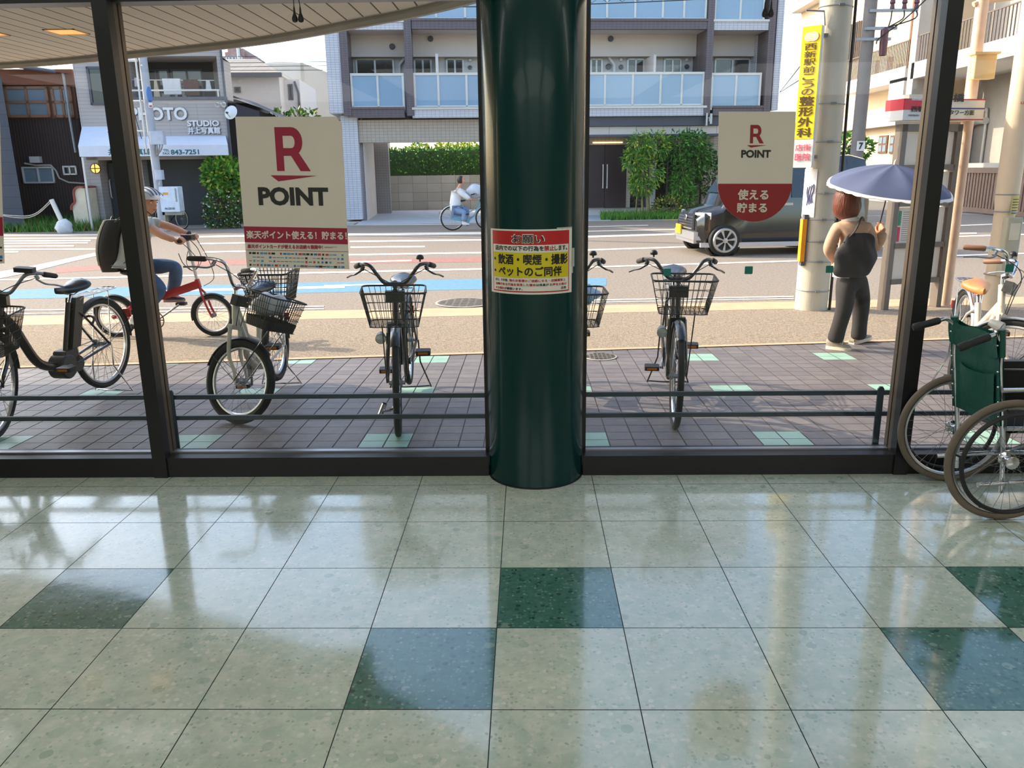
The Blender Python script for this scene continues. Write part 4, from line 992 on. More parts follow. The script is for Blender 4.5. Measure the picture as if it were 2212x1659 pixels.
u_, z_ = F.px(1532, 257, -.1); k = MB(F.M); k.box(u_-.12, u_-.06, -.12, -.04, z_-.22, z_+.2); k.box(u_+.02, u_+.1, -.12, -.04, z_-.16, z_+.18); k.tube([(u_-.05, -.1, z_+.02), (u_+.0, -.1, z_+.08), (u_, -.1, z_-.08)], .02, 6); k.build('sign_tube', M_silver, ap)
b = MB(F.M); b.box(F.px(778, 460)[0], F.px(1300, 460)[0], -1.6, 7.4, GZ-.1, GZ+.02); b.box(F.px(1240, 460)[0], F.px(1470, 460)[0], -.9, 1.2, GZ-.1, GZ+.03); b.build('forecourt', mat('pale forecourt paving', (190, 192, 196), .6, 0, .08, 2), kind='structure')
b = MB(F.M); b.box(-30, 34, -1.75, -1.55, GZ-.1, GZ+.012); b.box(-30, F.px(770, 460)[0], -1.6, 12, GZ-.1, GZ+.005); b.build('kerb', M_conc, kind='structure')
# block wall and hedge behind the passage
u0, u1, za, zb_ = F.r(800, 378, 1240, 440, 7.6); k = MB(F.M); k.box(u0-2, u1+3, 7.6, 7.9, GZ, zb_); k.build('wall_garden', grid_mat('grey block wall', (158, 156, 150), (112, 110, 106), .62, .38, .04, .9, var=.12), kind='structure')

# ---- photo studio
S_ = Facade(28.3)
M_ss = grid_mat('grey siding boards', (178, 171, 166), (150, 144, 140), .9, .11, .10, .6, var=.02)
M_dk = mat('dark slate', (56, 60, 66), .6, 0, .08, 4)
st = thing('photo_studio', 'pale grey studio building with PHOTO sign, balcony laundry and white awning', 'building', S_.at(S_.px(330, 480)[0], 0, GZ))
sl0, sl1 = S_.px(165, 200)[0], S_.px(484, 200)[0]
bz0, bz1 = S_.px(380, 211)[1], S_.px(380, 121)[1]; bu0, bu1 = S_.px(276, 170)[0], S_.px(472, 170)[0]
za = S_.px(300, 338)[1]
k = MB(S_.M)
sk = lambda w: sl1-.40*w                                   # the right flank runs back at an angle
k.box(sl0, bu0, 0, 7, za-.1, 9.5)
for q0, q1 in ((za-.1, bz0), (bz1, 9.5)): k.prism([(bu0, 0, q0), (sl1, 0, q0), (sk(7), 7, q0), (bu0, 7, q0)], (0, 0, q1-q0))
k.prism([(bu1, 0, bz0), (sl1, 0, bz0), (sk(1.7), 1.7, bz0), (bu1, 1.7, bz0)], (0, 0, bz1-bz0)); k.prism([(bu0, 1.6, bz0), (sk(1.6), 1.6, bz0), (sk(7), 7, bz0), (bu0, 7, bz0)], (0, 0, bz1-bz0))
k.build('wall', M_ss, st)
k = MB(S_.M); q = S_.px(312, 400)[0]; k.prism([(q, .5, GZ), (sk(.5), .5, GZ), (sk(7), 7, GZ), (q, 7, GZ)], (0, 0, za-GZ)); k.build('ground_wall', M_dk, st)
upart(S_, 'ground_wall', M_ss, st, (S_.px(186, 400)[0], S_.px(219, 400)[0], 0, 7, GZ, za), (S_.px(289, 400)[0], S_.px(312, 400)[0], 0, 7, GZ, za), (S_.px(219, 400)[0], S_.px(289, 400)[0], 1.2, 7, GZ, za))
win(S_, st, 192, 144, 237, 227, -.01, M_dkgrey, M_darkpane, 1, 1, .07); win(S_, st, 310, 150, 368, 213, 1.58, M_dkgrey, M_darkpane, 2); win(S_, st, 372, 150, 440, 213, 1.58, M_dkgrey, M_darkpane, 2)
k = MB(S_.M); k.tube([(bu0, -.02, bz0+.22), (bu1, -.02, bz0+.22)], .03, 8); k.tube([(bu1-.05, -.02, bz0), (bu1-.05, -.02, bz0+.22)], .03, 8); k.tube([(bu0+.05, -.02, bz0), (bu0+.05, -.02, bz0+.22)], .03, 8); k.build('balcony_rail', M_alu, st)
upart(S_, 'recess_dark_sheet', mat('dark recess sheet', (62, 62, 66), .7), st, (bu0+.02, S_.px(462, 170, 1.58)[0], 1.575, 1.6, bz0, bz1))  # thin dark sheet added over the back wall to shade the lit recess
upart(S_, 'balcony_sill', M_dkgrey, st, (bu0-.05, bu1+.2, -.06, .1, bz0-.07, bz0+.02))
d_ = upart(S_, 'door', M_dk, st, (S_.px(222, 400)[0], S_.px(262, 400)[0], .6, .68, GZ, za-.2)); u_, z_ = S_.px(239, 408, .55); k = MB(S_.M); k.tube([(u_, .6, z_+.3), (u_, .53, z_+.26), (u_, .53, z_-.26), (u_, .6, z_-.3)], .02, 8); k.build('door_handle', M_alu, d_)
u0, u1, za2, zb_ = S_.r(232, 345, 253, 450, .58); upart(S_, 'door_glass', M_greypane, st, (u0+.35, u1+.55, .57, .6, za2, zb_))
u_, z_ = S_.px(207, 364); k = MB(S_.M); k.lathe([(.16, 0), (.16, -.05), (.15, -.055)], (u_, 0, z_), (0, 1, 0), 24); k.box(u_-.15, u_+.15, -.075, -.055, z_-.014, z_+.014); k.box(u_-.014, u_+.014, -.075, -.055, z_-.15, z_+.15); l_ = k.build('wall_lamp', M_wood, st)
k = MB(S_.M); k.lathe([(.14, -.03), (.1, -.06), (.001, -.07)], (u_, 0, z_), (0, 1, 0), 20); k.build('lamp_glass', mat('warm wall lamp glass', (255, 196, 100), .3, emit=1.6), l_)
# awning
u0, u1 = S_.px(181, 300)[0], S_.px(488, 300)[0]; um = S_.px(262, 300)[0]; zt_, ztb = S_.px(210, 273)[1], S_.px(390, 294)[1]; k = MB(S_.M)
ua0, ua1 = S_.px(170, 325, -1.0)[0], S_.px(493, 325, -1.0)[0]; zv0, zv1 = S_.px(330, 337, -1.0)[1], S_.px(330, 314, -1.0)[1]
uam = ua0+(ua1-ua0)*(um-u0)/(u1-u0)
for a, c, ta, tb, tz in ((u0, um, ua0, uam, zt_), (um, u1, uam, ua1, ztb)):
    k.add([(a, 0, tz), (c, 0, tz), (tb, -1.0, zv1), (ta, -1.0, zv1), (ta, -1.0, zv0), (tb, -1.0, zv0), (a, 0, zv0), (c, 0, zv0)], [(0, 3, 2, 1), (3, 4, 5, 2), (0, 6, 4, 3), (1, 2, 5, 7), (4, 6, 7, 5), (0, 1, 7, 6)])
k.cur = 1
def stxt(k, s, x0, y0, x1, y1, w, bold=.02): u0, u1, z0, z1 = S_.r(x0, y0, x1, y1, w); k.M = lambda p: S_.at(p.x, w-.004-p.z*8, p.y); k.txt(s, u0, z0, u1, z1, 0, bold)
stxt(k, '井', 234, 321, 250, 335, -1.0); stxt(k, '上写', 252, 321, 288, 335, -1.0); stxt(k, '真館', 293, 321, 326, 334, -1.0); stxt(k, 'TEL', 352, 322, 366, 327, -1.0); stxt(k, 'FAX', 352, 329, 367, 334, -1.0); stxt(k, '843-7251', 369, 323, 430, 334, -1.0, .03)
k.build('awning', [mat('white awning cloth', (214, 220, 232), .8, 0, .03), mat('teal lettering', (30, 100, 110), .6)], st)
k = MB()
for s, q in (('PHOTO', (281, 232, 405, 260)), ('STUDIO', (405, 260, 474, 273)), ('井上写真館', (407, 275, 476, 289))):
    u0, u1, z0, z1 = S_.r(*q)
    for ww, c in ((-.05, 0), (-.012, 1)):
        k.cur = c; k.M = lambda p, ww=ww: S_.at(p.x, ww-p.z*8, p.y); dd = 0 if c == 0 else .025; k.txt(s, u0+dd, z0-dd, u1+dd, z1-dd, 0, .035 if s != 'PHOTO' else .03)
k.build('lettering', [M_white, mat('letter side', (120, 118, 118), .7)], st)
upart(S_, 'entrance_step', M_conc, st, (S_.px(185, 480)[0], S_.px(312, 480)[0], -.5, .6, GZ, GZ+.1))
u_, z_ = S_.px(478, 224, -.1); k = MB(S_.M); k.tube([(u_, 0, z_), (u_, -.15, z_)], .03, 6)
for q in (-.1, .1): k.lathe([(.001, .06), (.05, .05), (.08, -.06)], (u_+q, -.18, z_-.02), (0, .8, .5), 12)
k.build('spotlight', M_white, st)
k = MB(S_.M); k.tube([(sl1+.04, -.06, GZ), (sl1+.04, -.06, 9)], .04, 8); k.build('downpipe', M_dkgrey, st)
# satellite dish
p = S_.at(*[S_.px(499, 243, -.3)[0], -.3, S_.px(499, 243, -.3)[1]]); t = thing('satellite_dish', 'white satellite dish on the corner of the studio building', 'satellite dish', p)
k = MB(); k.lathe([(.001, .06), (.12, .045), (.22, 0), (.225, .005), (.12, .06), (.001, .075)], p, (-.25, -1, .35), 24); k.build('dish', M_white, t)
k = MB(); k.tube([p+V((0, .05, -.02)), p+V((-.15, .3, -.05))], .02, 6); k.tube([p+V((0, .0, -.2)), p+V((-.05, -.28, -.02))], .01, 6); k.build('bracket', M_steel, t); k = MB(); k.cyl(p+V((-.05, -.28, -.02)), p+V((-.04, -.2, -.02)), .03); k.build('receiver', M_black, t)
# laundry on the balcony
pz = S_.px(380, 172, .35)[1]; uu0, uu1 = S_.px(290, 172, .35)[0], S_.px(456, 174, .35)[0]
k = MB(S_.M); k.tube([(uu0-.1, .35, pz), (uu1+.1, .35, pz-.03)], .016, 8); k.build('laundry_pole', M_alu, label='horizontal drying pole on the studio balcony', cat='pole')
def cloth(name, label, x0, y0, x1, y1, m, taper=0):
    u0, u1, z0, z1 = S_.r(x0, y0, x1, y1, .35); k = MB(S_.M)
    for q in (-.012, .012):
        k.surf(lambda a, v: ((u0+u1)/2+(a-.5)*(u1-u0)*(1-taper*v), .35+q*(1+v*3)+.015*math.sin(a*14+q*200)*(1-v*.5), z0+(z1-z0)*v), 14, 6)
    k.build(name, m, label=label, cat='laundry', group='washing on the balcony')
M_cl = mat('white washed cloth', (224, 222, 220), .85, 0, .05)
cloth('towel', 'large white towel, widest of the washing on the balcony', 353, 170, 391, 204, M_cl)
cloth('blanket', 'brown cloth hanging on the balcony beside the white towel', 398, 172, 430, 206, mat('brown cloth', (96, 66, 58), .9))
cloth('shirt', 'narrow beige garment hanging beside the street pole on the balcony', 331, 174, 345, 209, mat('beige cloth', (206, 188, 160), .9), .7)
cloth('shirt', 'small white shirt at the right end of the balcony washing', 444, 174, 457, 197, M_cl, .5)
cloth('shirt', 'small white garment at the left end of the balcony washing', 290, 168, 300, 187, M_cl, .5)

# ---- brown timber house and the dark wall at the far left
B_ = Facade(29.0)
M_rib = grid_mat('dark brown ribbed cladding', (62, 46, 42), (34, 24, 22), .09, 0, .3, .7, axes=(0,), var=.05)
M_rust = mat('rust brown fascia', (128, 74, 52), .7, 0, .12, 4)
bh = thing('timber_house', 'dark brown ribbed timber house with wooden window band at far left', 'building', B_.at(B_.px(90, 480)[0], 0, GZ))
u0, u1 = B_.px(-60, 300)[0], B_.px(176, 300)[0]; zc = B_.px(90, 256)[1]; zd = B_.px(90, 184)[1]; ze = B_.px(90, 150)[1]
upart(B_, 'wall', M_rib, bh, (u0, u1, 0, 8, GZ, zc)); upart(B_, 'upper_wall', M_wood, bh, (u0, u1, 0, 8, zc, zd)); upart(B_, 'fascia', M_rust, bh, (u0, u1+.05, -.1, 8, zd, ze), (u0+5.2, u1, 1.5, 8, ze, ze+1.6))
k = MB(B_.M); k.add([(u0, -.45, ze-.02+.35), (u1+.1, -.45, ze-.18), (u1+.1, 3, ze+.0), (u0, 3, ze+.6)], [(0, 1, 2, 3)]); k.tube([(u0, -.5, ze+.32), (u1-.3, -.5, ze-.12)], .06, 8); k.build('roof', M_dkgrey, bh)
M_wf = mat('weathered window timber', (140, 104, 80), .7, 0, .12, 6)
for x0, x1, c in ((14, 107, 2), (114, 158, 2)): win(B_, bh, x0, 187, x1, 254, -.03, M_wf, M_greypane, c, 2, .08)
win(B_, bh, 50, 360, 118, 396, -.02, M_alu, M_greypane, 2); win(B_, bh, 137, 358, 167, 378, -.02, M_alu, M_darkpane, 2)
u_, z_ = B_.px(80, 345); upart(B_, 'vent_hood', M_alu, bh, (u_-.16, u_+.16, -.18, 0, z_-.1, z_+.1))
k = MB(B_.M); k.tube([(B_.px(x, y)[0], -.06, B_.px(x, y)[1]) for x, y in ((55, 353), (80, 357), (112, 357), (122, 368), (130, 385), (150, 394), (180, 396), (195, 396))], .03, 8); k.build('conduit', M_conc, bh)
k = MB(B_.M); k.tube([(B_.px(x, y)[0], -.3, B_.px(x, y)[1]) for x, y in ((145, 160), (152, 200), (160, 260), (172, 330))], .045, 8); k.build('downpipe', M_steel, bh)
N_ = Facade(27.2); k = MB(N_.M); u0, u1 = N_.px(-120, 300)[0], N_.px(24, 300)[0]; k.prism([(u0, 0, GZ), (u1, 0, GZ), (u1-2.6, 4, GZ), (u0, 4, GZ)], (0, 0, N_.px(10, 165)[1]-GZ)); k.build('shed', grid_mat('dark grey cladding', (74, 78, 88), (58, 62, 70), 0, .35, .05, .8, axes=(0, 2), var=.05), label='dark grey clad building cut by the left picture edge', cat='building')

# ---- houses behind
H_ = Facade(38); M_hw = mat('off white render', (222, 220, 220), .8, 0, .03); M_shingle = grid_mat('grey roof shingles', (150, 144, 136), (124, 118, 110), .5, .22, .08, .8, var=.06)
hs = thing('house', 'white two-storey house with grey hipped roof behind the studio', 'building', H_.at(H_.px(560, 300)[0], 0, GZ))
u0, u1 = H_.px(470, 200)[0], H_.px(605, 200)[0]; zt_ = H_.px(540, 160)[1]; zr = H_.px(500, 137)[1]
upart(H_, 'wall', M_hw, hs, (u0, u1, 0, 6, GZ, zt_)); k = MB(H_.M); k.add([(u0-.3, -.4, zt_), (u1+.2, -.4, zt_), (u1-1.4, 2.6, zr+.5), (u0-.3, 2.6, zr+.5), (u1+.2, 6.4, zt_)], [(0, 1, 2, 3), (1, 4, 2)]); k.cur = 1; k.box(u0-.3, u1+.2, -.45, -.3, zt_-.16, zt_+.02); k.build('roof', [M_shingle, M_dkgrey], hs)
u2 = H_.px(640, 220)[0]; upart(H_, 'wing', M_hw, hs, (u1, u2, 1.2, 6, GZ, zt_-.1)); win(H_, hs, 623, 182, 633, 216, 1.19, M_dkgrey, M_darkpane, 1, 1, .06); win(H_, hs, 507, 188, 520, 200, -.01, M_dkgrey, M_darkpane, 1, 1, .05)
u_, z_ = H_.px(518, 174); k = MB(H_.M); k.lathe([(.1, 0), (.1, -.08), (.001, -.1)], (u_, 0, z_), (0, 1, 0), 14); k.build('vent', M_alu, hs)
k = MB(H_.M); q = H_.px(605, 170)[1]; k.tube([(u2-.2, 1.1, q), (u1+.6, 1.1, q-.5), (u1+.6, 1.1, GZ)], .05, 6); k.build('downpipe', M_dkgrey, hs)
K_ = Facade(46); k = MB(K_.M); u0, u1, _, z1 = K_.r(520, 136, 660, 300); k.box(u0, u1, 0, 10, GZ, z1); k.cur = 1; k.box(u1-.12, u1+.02, -.08, 0, GZ, z1); k.cur = 0; k.add([(u1, 0, z1), (u1+4, 5, z1-1.2), (u1+4, 5, GZ), (u1, 0, GZ)], [(0, 1, 2, 3)])
k.build('warehouse', [mat('beige render', (206, 202, 192), .8, 0, .03), M_conc], label='plain beige building behind the white house', cat='building')
T_ = Facade(80); u0, u1, _, z1 = T_.r(478, 122, 547, 250); tw = thing('tower_block', 'distant brown curved-top tower block on the skyline', 'building', T_.at((u0+u1)/2, 0, GZ)); k = MB(T_.M)
for i in range(8):
    a, c = u0+(u1-u0)*i/8, u0+(u1-u0)*(i+1)/8; k.box(a, c, .4*abs(i-3.5), 8, GZ, z1+.9*math.sin(PI*(i+.5)/8))
k.build('wall', mat('dusty pink cladding', (176, 146, 142), .8), tw)
win(T_, tw, 488, 121, 524, 140, -.2, M_white, M_greypane, 5, 1, .1)
k = MB(T_.M); q = T_.px(528, 136)[0]; k.tube([(q, -2, 0), (q, -2, T_.px(528, 105)[1])], .12, 6); k.build('mast', M_alu, tw)
L_ = Facade(31.5); k = MB(L_.M); u0, u1, _, z1 = L_.r(484, 208, 512, 300); q = L_.px(600, 250)[1]
k.box(u0, u1, 0, 6, GZ, z1-.1); k.cur = 1; k.prism([(u1, 0, GZ), (L_.px(560, 300)[0], 0, GZ), (L_.px(560, 240)[0], 0, L_.px(560, 240)[1]), (u1, 0, z1-.25)], (0, 5, 0)); k.cur = 2; k.add([(u0, -.2, z1), (u1, -.2, z1), (L_.px(605, 248)[0], -.2, q-.02), (L_.px(605, 248)[0], 5, q), (u0, 5, z1+.2)], [(0, 1, 2, 3, 4)])
k.build('shed', [M_black, M_dkgrey, M_dk], label='small black shed with sloping roof beside the studio', cat='building')

# ---- cream building whose lit side wall runs down the side street on the right
XW = 19.0
def wp(px, py, dx=0): p = DX(px, py, XW+dx); return p.y, p.z
cb = thing('cream_building', 'sunlit cream building with long balcony behind the utility pole and bus stop', 'building', (XW, 42, GZ))
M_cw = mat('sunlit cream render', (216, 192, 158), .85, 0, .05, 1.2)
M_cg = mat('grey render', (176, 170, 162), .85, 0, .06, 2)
y0, y1 = 24.0, 61.0; zB0 = wp(1950, 180)[1]; zB1 = wp(1950, 148)[1]
def xbox(k, xa, xb, a, c, z0, z1): k.box(XW+xa, XW+xb, min(a, c), max(a, c), z0, z1)
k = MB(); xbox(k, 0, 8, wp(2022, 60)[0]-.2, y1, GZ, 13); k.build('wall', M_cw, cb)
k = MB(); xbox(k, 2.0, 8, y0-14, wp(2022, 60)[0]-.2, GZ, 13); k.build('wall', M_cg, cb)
k = MB(); a, c = wp(1690, 40)[0], wp(1770, 20)[0]; z_ = wp(1730, 26)[1]; xbox(k, -.7, .3, c-1.0, y1, z_-.1, z_+.4); k.build('eave', M_plaster, cb)
k = MB(); xbox(k, -.3, 4, wp(1745, 20)[0], y1, z_+.4, 20); k.build('upper_storey', mat('pinkish brown cladding', (150, 120, 110), .8), cb)
# balcony
ba, bc = wp(2015, 140)[0], wp(1872, 160)[0]
k = MB(); xbox(k, -1.25, .1, ba, bc, zB0-.15, zB0+.5); k.build('balcony_floor', M_plaster, cb)
k = MB(); xbox(k, -1.25, -1.1, ba, ba+1.6, zB0-1.1, zB0); k.build('balcony_beam', M_plaster, cb)
k = MB(); zt_ = zB0+1.65
n_ = 44
for i in range(n_+1): q = ba+(bc-ba)*i/n_; k.box(XW-1.2, XW-1.16, q-.02, q+.02, zB0+.4, zt_)
k.box(XW-1.21, XW-1.15, ba, bc, zt_-.05, zt_)
k.build('balcony_railing', mat('grey brown railing', (104, 92, 84), .6, .2), cb)
bb0 = wp(2180, 110)[0]
k = MB(); xbox(k, -1.25, 2.0, bb0-4, ba-.6, zB0-.15, zB0+.55); k.build('balcony_floor', M_plaster, cb)
k = MB()
for i in range(40): q = bb0-4+(ba-.6-bb0+4)*i/39; k.box(XW-1.2, XW-1.16, q-.02, q+.02, zB0+.5, zt_+.05)
k.box(XW-1.21, XW-1.15, bb0-4, ba-.6, zt_, zt_+.05); k.build('balcony_railing', MATS['grey brown railing'], cb)
k = MB(); xbox(k, -1.25, 0.2, ba-.9, ba-.3, GZ, 13); k.build('column', M_cg, cb)
for px in (1975, 2006): k = MB(); q = wp(px, 40)[0]; k.tube([(XW-.08, q, zB0), (XW-.08, q, 13)], .07, 8); k.build('downpipe', mat('brown pipe', (150, 112, 88), .6), cb)
q0, q1 = wp(1858, 100)[0], wp(1835, 100)[0]; k = MB(); xbox(k, -.06, .02, q0, q1, wp(1845, 132)[1], wp(1845, 52)[1])
for i in range(7): q = q0+(q1-q0)*(i+.5)/7; xbox(k, -.16, -.1, q-.03, q+.03, wp(1845, 132)[1], wp(1845, 52)[1])
k.build('window_grille', MATS['grey brown railing'], cb)
M_ac = mat('air conditioner casing', (206, 196, 180), .6)
for px in (1920, 1945):
    q = wp(px, 100)[0]; k = MB(); xbox(k, -.8, -.45, q-.45, q+.45, zB0+.55, zB0+1.3); k.lathe([(.001, -.012), (.26, -.012), (.28, 0)], (XW-.8, q, zB0+.92), (1, 0, 0), 20)
    k.build('air_conditioner', M_ac, label='air conditioner unit behind the balcony bars of the cream building, ' + ('farther one' if px == 1920 else 'nearer one'), cat='air conditioner', group='air conditioners on the cream building')
# low annexe with two small windows, pipes, fence
k = MB(); a, c = wp(1945, 320, -1.5)[0], wp(1700, 320, -1.5)[0]; zl = wp(1850, 282, -1.5)[1]; xbox(k, -1.5, .2, a, c, GZ, zl); k.build('annexe', M_cw, cb)
k = MB(); xbox(k, -1.95, .2, a-.2, c, zl, zl+.28); k.build('annexe_roof', M_cg, cb)
for px in (1909, 1934):
    q, z_ = wp(px, 312, -1.5); k = MB(); k.box(XW-1.56, XW-1.5, q-.5, q+.5, z_-.42, z_+.42); f_ = k.build('window', M_wood, cb); k = MB()
    for i in (-1, 1):
        for j in (-1, 1): k.box(XW-1.58, XW-1.55, q+i*.23-.18, q+i*.23+.18, z_+j*.19-.15, z_+j*.19+.15)
    k.build('pane', M_greypane, f_)
k = MB(); q, z_ = wp(2095, 300, 1.9)
k.tube(spline([(XW+1.85, q, GZ), (XW+1.85, q, z_-.2), (XW+1.85, q, z_+.5), (XW+1.85, q-.4, z_+.75), (XW+1.85, q-1.3, z_+.75)], 4), .16, 10); k.build('drain_pipe', M_alu, cb); k = MB(); k.tube(spline([(XW+1.9, q-1.2, GZ), (XW+1.9, q-1.2, z_+.9), (XW+1.9, q-1.0, z_+1.2), (XW+1.9, q-.4, z_+1.2)], 4), .06, 8); k.build('drain_pipe', M_alu, cb)
fe = thing('fence', 'brown vertical slat fence at the foot of the cream building, far right', 'fence', (XW-3.2, 31, GZ))
fa, fc = DX(2070, 440, XW-3.2).y, 22.0; ft = DX(2140, 366, XW-3.2).z; M_slat2 = mat('brown steel slat', (138, 110, 92), .6, .1)
for i in range(46):
    q = fc+(fa-fc)*i/45; k = MB(); k.box(XW-3.24, XW-3.16, q-.06, q+.06, GZ+.12, ft-.05); k.build('slat', M_slat2, fe)
k = MB(); k.box(XW-3.28, XW-3.12, fc, fa, ft-.12, ft+.06); k.build('rail', M_slat2, fe); k = MB(); k.box(XW-3.28, XW-3.12, fc, fa, GZ+.05, GZ+.2); k.build('rail', M_slat2, fe)
k = MB(); k.box(XW-2.2, XW-1.9, fc-4, wp(1700, 340)[0], GZ, DX(2140, 352, XW-2.2).z); k.build('wall_yard', M_cg, kind='structure')
# ================================================================ POLES, BUS STOP, STREET FURNITURE
pb = G(1751, 668); up_ = thing('utility_pole', 'thick concrete utility pole with yellow clinic sign beside the woman', 'utility pole', pb)
k = MB(); k.lathe([(.19, 0), (.165, 7), (.001, 7)], pb, n=32); k.build('pole', mat('pole concrete', (196, 190, 172), .85, 0, .12, 3, .15, 40, stretch=(1, 1, .3)), up_)
def zpole(y): return D(1780, y, pb.y-.19).z
k = MB(); k.tube([(pb.x+.20, pb.y-.08, pb.z), (pb.x+.205, pb.y-.08, 1.4), (pb.x+.20, pb.y-.06, 2.4), (pb.x+.19, pb.y-.05, 7)], .016, 8); k.build('cable_pipe', M_black, up_)
for y in (10, 223, 306, 418, 475, 523, 566, 630):
    z = zpole(y); k = MB(); rr_ = .193-.0036*(z-pb.z)*1; k.ring((pb.x, pb.y, z), (.03, 0, 1), rr_, .007, 32, 6); k.box(pb.x-.03, pb.x+.03, pb.y-rr_-.015, pb.y-rr_+.01, z-.012, z+.012); k.build('steel_band', M_steel, up_)
ys_ = pb.y-.15
a0, a1 = D(1739, 305, ys_), D(1790, 60, ys_)
sgn = lambda px, py: D(px, py, ys_)
# the sign is a slim vertical board hung on the pole's left side
bx0 = pb.x-.36; bx1 = bx0+.175; zt_, zm_, zb_ = D(1775, 55, ys_).z, D(1755, 300, ys_).z, D(1745, 362, ys_).z
ysf = pb.y-.16
SGN = Matrix.Translation(((bx0+bx1)/2, ysf+.035, 0)) @ Matrix.Rotation(math.radians(-38), 4, 'Z')   # turned towards the low sun
k = MB(SGN); k.bbox(-.11, .11, -.035, .035, zb_, zt_, .015, 1); sg = k.build('sign_board', M_white, up_)
k = MB(SGN); k.box(-.107, .107, -.039, -.034, zm_, zt_-.004)
k.cur = 1; L_n = 10; H_ = (zt_-zm_)
xc = (bx0+bx1)/2; k.M = lambda p: SGN @ V(((p.x-xc)*1.25, -.043-p.z*3, p.y))
chars = '西新駅前こうの整形外科'; sizes = [.78]*7+[1.12]*4; tot = sum(sizes); span = H_*.84; y_ = zt_-H_*.15
for ch, s_ in zip(chars, sizes):
    hh = span*s_/tot; ww = .105 if s_ < 1 else .13; k.txt(ch, xc-ww/2, y_-hh*.92, xc+ww/2, y_-hh*.06, 0, .012 if s_ < 1 else .028); y_ -= hh
k.cur = 2
for q in (-1, 1): k.add([(xc+q*.02+.045*math.cos(t_), zt_-.115+q*0+.05*math.sin(t_), .0+(.001 if q > 0 else 0)) for t_ in [2*PI*i/20 for i in range(20)]], [tuple(range(20))])
k.cur = 3; k.txt('店街', xc-.07, zm_-.13, xc+.07, zm_-.06, 0, .02); k.txt('医院', xc-.07, zm_-.24, xc+.07, zm_-.16, 0, .02)
k.build('print', [mat('bright yellow sign paint', (252, 222, 20), .5, 0, .02), mat('sign lettering brown', (84, 62, 20), .6), mat('pale pink petal', (240, 214, 190), .6), mat('pink lettering', (220, 90, 120), .6)], sg)
k = MB(); k.tube([(xc-.1, ysf+.03, zt_+.16), (xc+.1, ysf+.03, zt_+.15), (xc+.12, ysf+.03, zt_)], .012, 6); k.box(bx1-.02, pb.x-.1, ysf+.02, ysf+.06, zt_-.12, zt_-.08); k.box(bx1-.02, pb.x-.1, ysf+.02, ysf+.06, zb_+.1, zb_+.14); k.build('sign_bracket', M_steel, sg)
# wrap sheet with scribbles, and the orange reflector strip
def wrap(z, a, r): return V((pb.x+r*math.sin(a), pb.y-r*math.cos(a), z))
zs0, zs1 = zpole(470), zpole(365)
k = MB(); k.surf(lambda u_, v: wrap(zs0+(zs1-zs0)*v, -1.75+1.15*u_, .1935), 12, 2); k.cur = 1
sc = random.Random(5)
for s_ in range(4):
    a, z = -1.15+.12*s_, zs0+(zs1-zs0)*(.25+.02*s_); k.tube(spline([wrap(z+q*.07, a+.06*math.sin(q*2+s_), .197) for q in range(4)], 4), .006, 5)
k.build('wrap_sheet', [mat('white plastic sheet', (236, 234, 236), .5), mat('blue scribble', (80, 84, 130), .6)], up_)
for y0_, y1_, m_, w_ in ((566, 474, mat('orange reflective strip', (240, 150, 20), .3), .05), (575, 464, M_dkgrey, .035)):
    k = MB(); z0_, z1_ = zpole(y0_), zpole(y1_); xx = pb.x-.205
    k.box(xx-.02 if w_ == .05 else xx+.0, xx+.03 if w_ == .05 else xx+.045, pb.y-.09-w_, pb.y-.04, z0_, z1_); k.build('reflector' if w_ == .05 else 'reflector_back', m_, up_)

# ---- bus stop
q0, q1 = G(1908, 671), G(2032, 664); bd = (q1-q0); bd.z = 0; bl = bd.length; be = bd.normalized(); bn = V((be.y, -be.x, 0))
BM = Matrix(((be.x, -bn.x, 0, q0.x), (be.y, -bn.y, 0, q0.y), (0, 0, 1, q0.z), (0, 0, 0, 1)))   # u along, w away, z up
bs = thing('bus_stop', 'bus stop board with red and white header behind the right window post', 'bus stop', q0)
M_bsf = mat('grey brown bus stop frame', (116, 106, 98), .45, .2, .05); M_bsp = mat('pale panel', (226, 218, 206), .45, 0, .03)
zt_ = D(1960, 268, q0.y).z-q0.z
for u_ in (0, bl-.07):
    k = MB(BM); k.box(u_, u_+.07, 0, .12, 0, zt_); k.build('leg', M_bsf, bs)
zz_ = lambda y: D(1985, y, q0.y).z-q0.z
pys = (285, 358, 372, 437, 450, 528, 536, 606)
for i in range(4):
    k = MB(BM); k.box(.09, bl-.09, .03, .07, zz_(pys[2*i+1]), zz_(pys[2*i])); k.cur = 1
    if i == 2:
        za_, zb_ = zz_(528), zz_(450); zh = zb_-za_; k.box(.10, .135, .026, .03, za_+zh*.52, zb_-.03); k.cur = 2; k.box(.10, .135, .026, .03, za_+.03, za_+zh*.48); k.cur = 3
        for r_ in range(14): k.box(.16, .16+.22*(.6+.4*((r_*7) % 5)/5), .027, .03, zb_-.05-r_*zh*.06, zb_-.043-r_*zh*.06)
    if i == 1: k.cur = 3; k.box(.14, .3, .026, .03, zz_(437)+.01, zz_(437)+.055)
    k.build('panel', [M_bsp, mat('green print', (40, 150, 110), .5), mat('rose print', (210, 50, 90), .5), mat('grey print', (130, 134, 140), .5)], bs)
    k = MB(BM); k.box(.05, bl-.05, .0, .1, zz_(pys[2*i+1])-.05, zz_(pys[2*i+1])+.01)
    if i == 0: k.box(0, bl, 0, .12, zt_-.08, zt_)
    k.build('crossbar', M_bsf, bs)
hz0, hz1 = zz_(262)+.01, zz_(214); hx0, hx1 = .22, .98
k = MB(BM); k.box(hx0, hx1, -.12, .2, hz0, hz1)
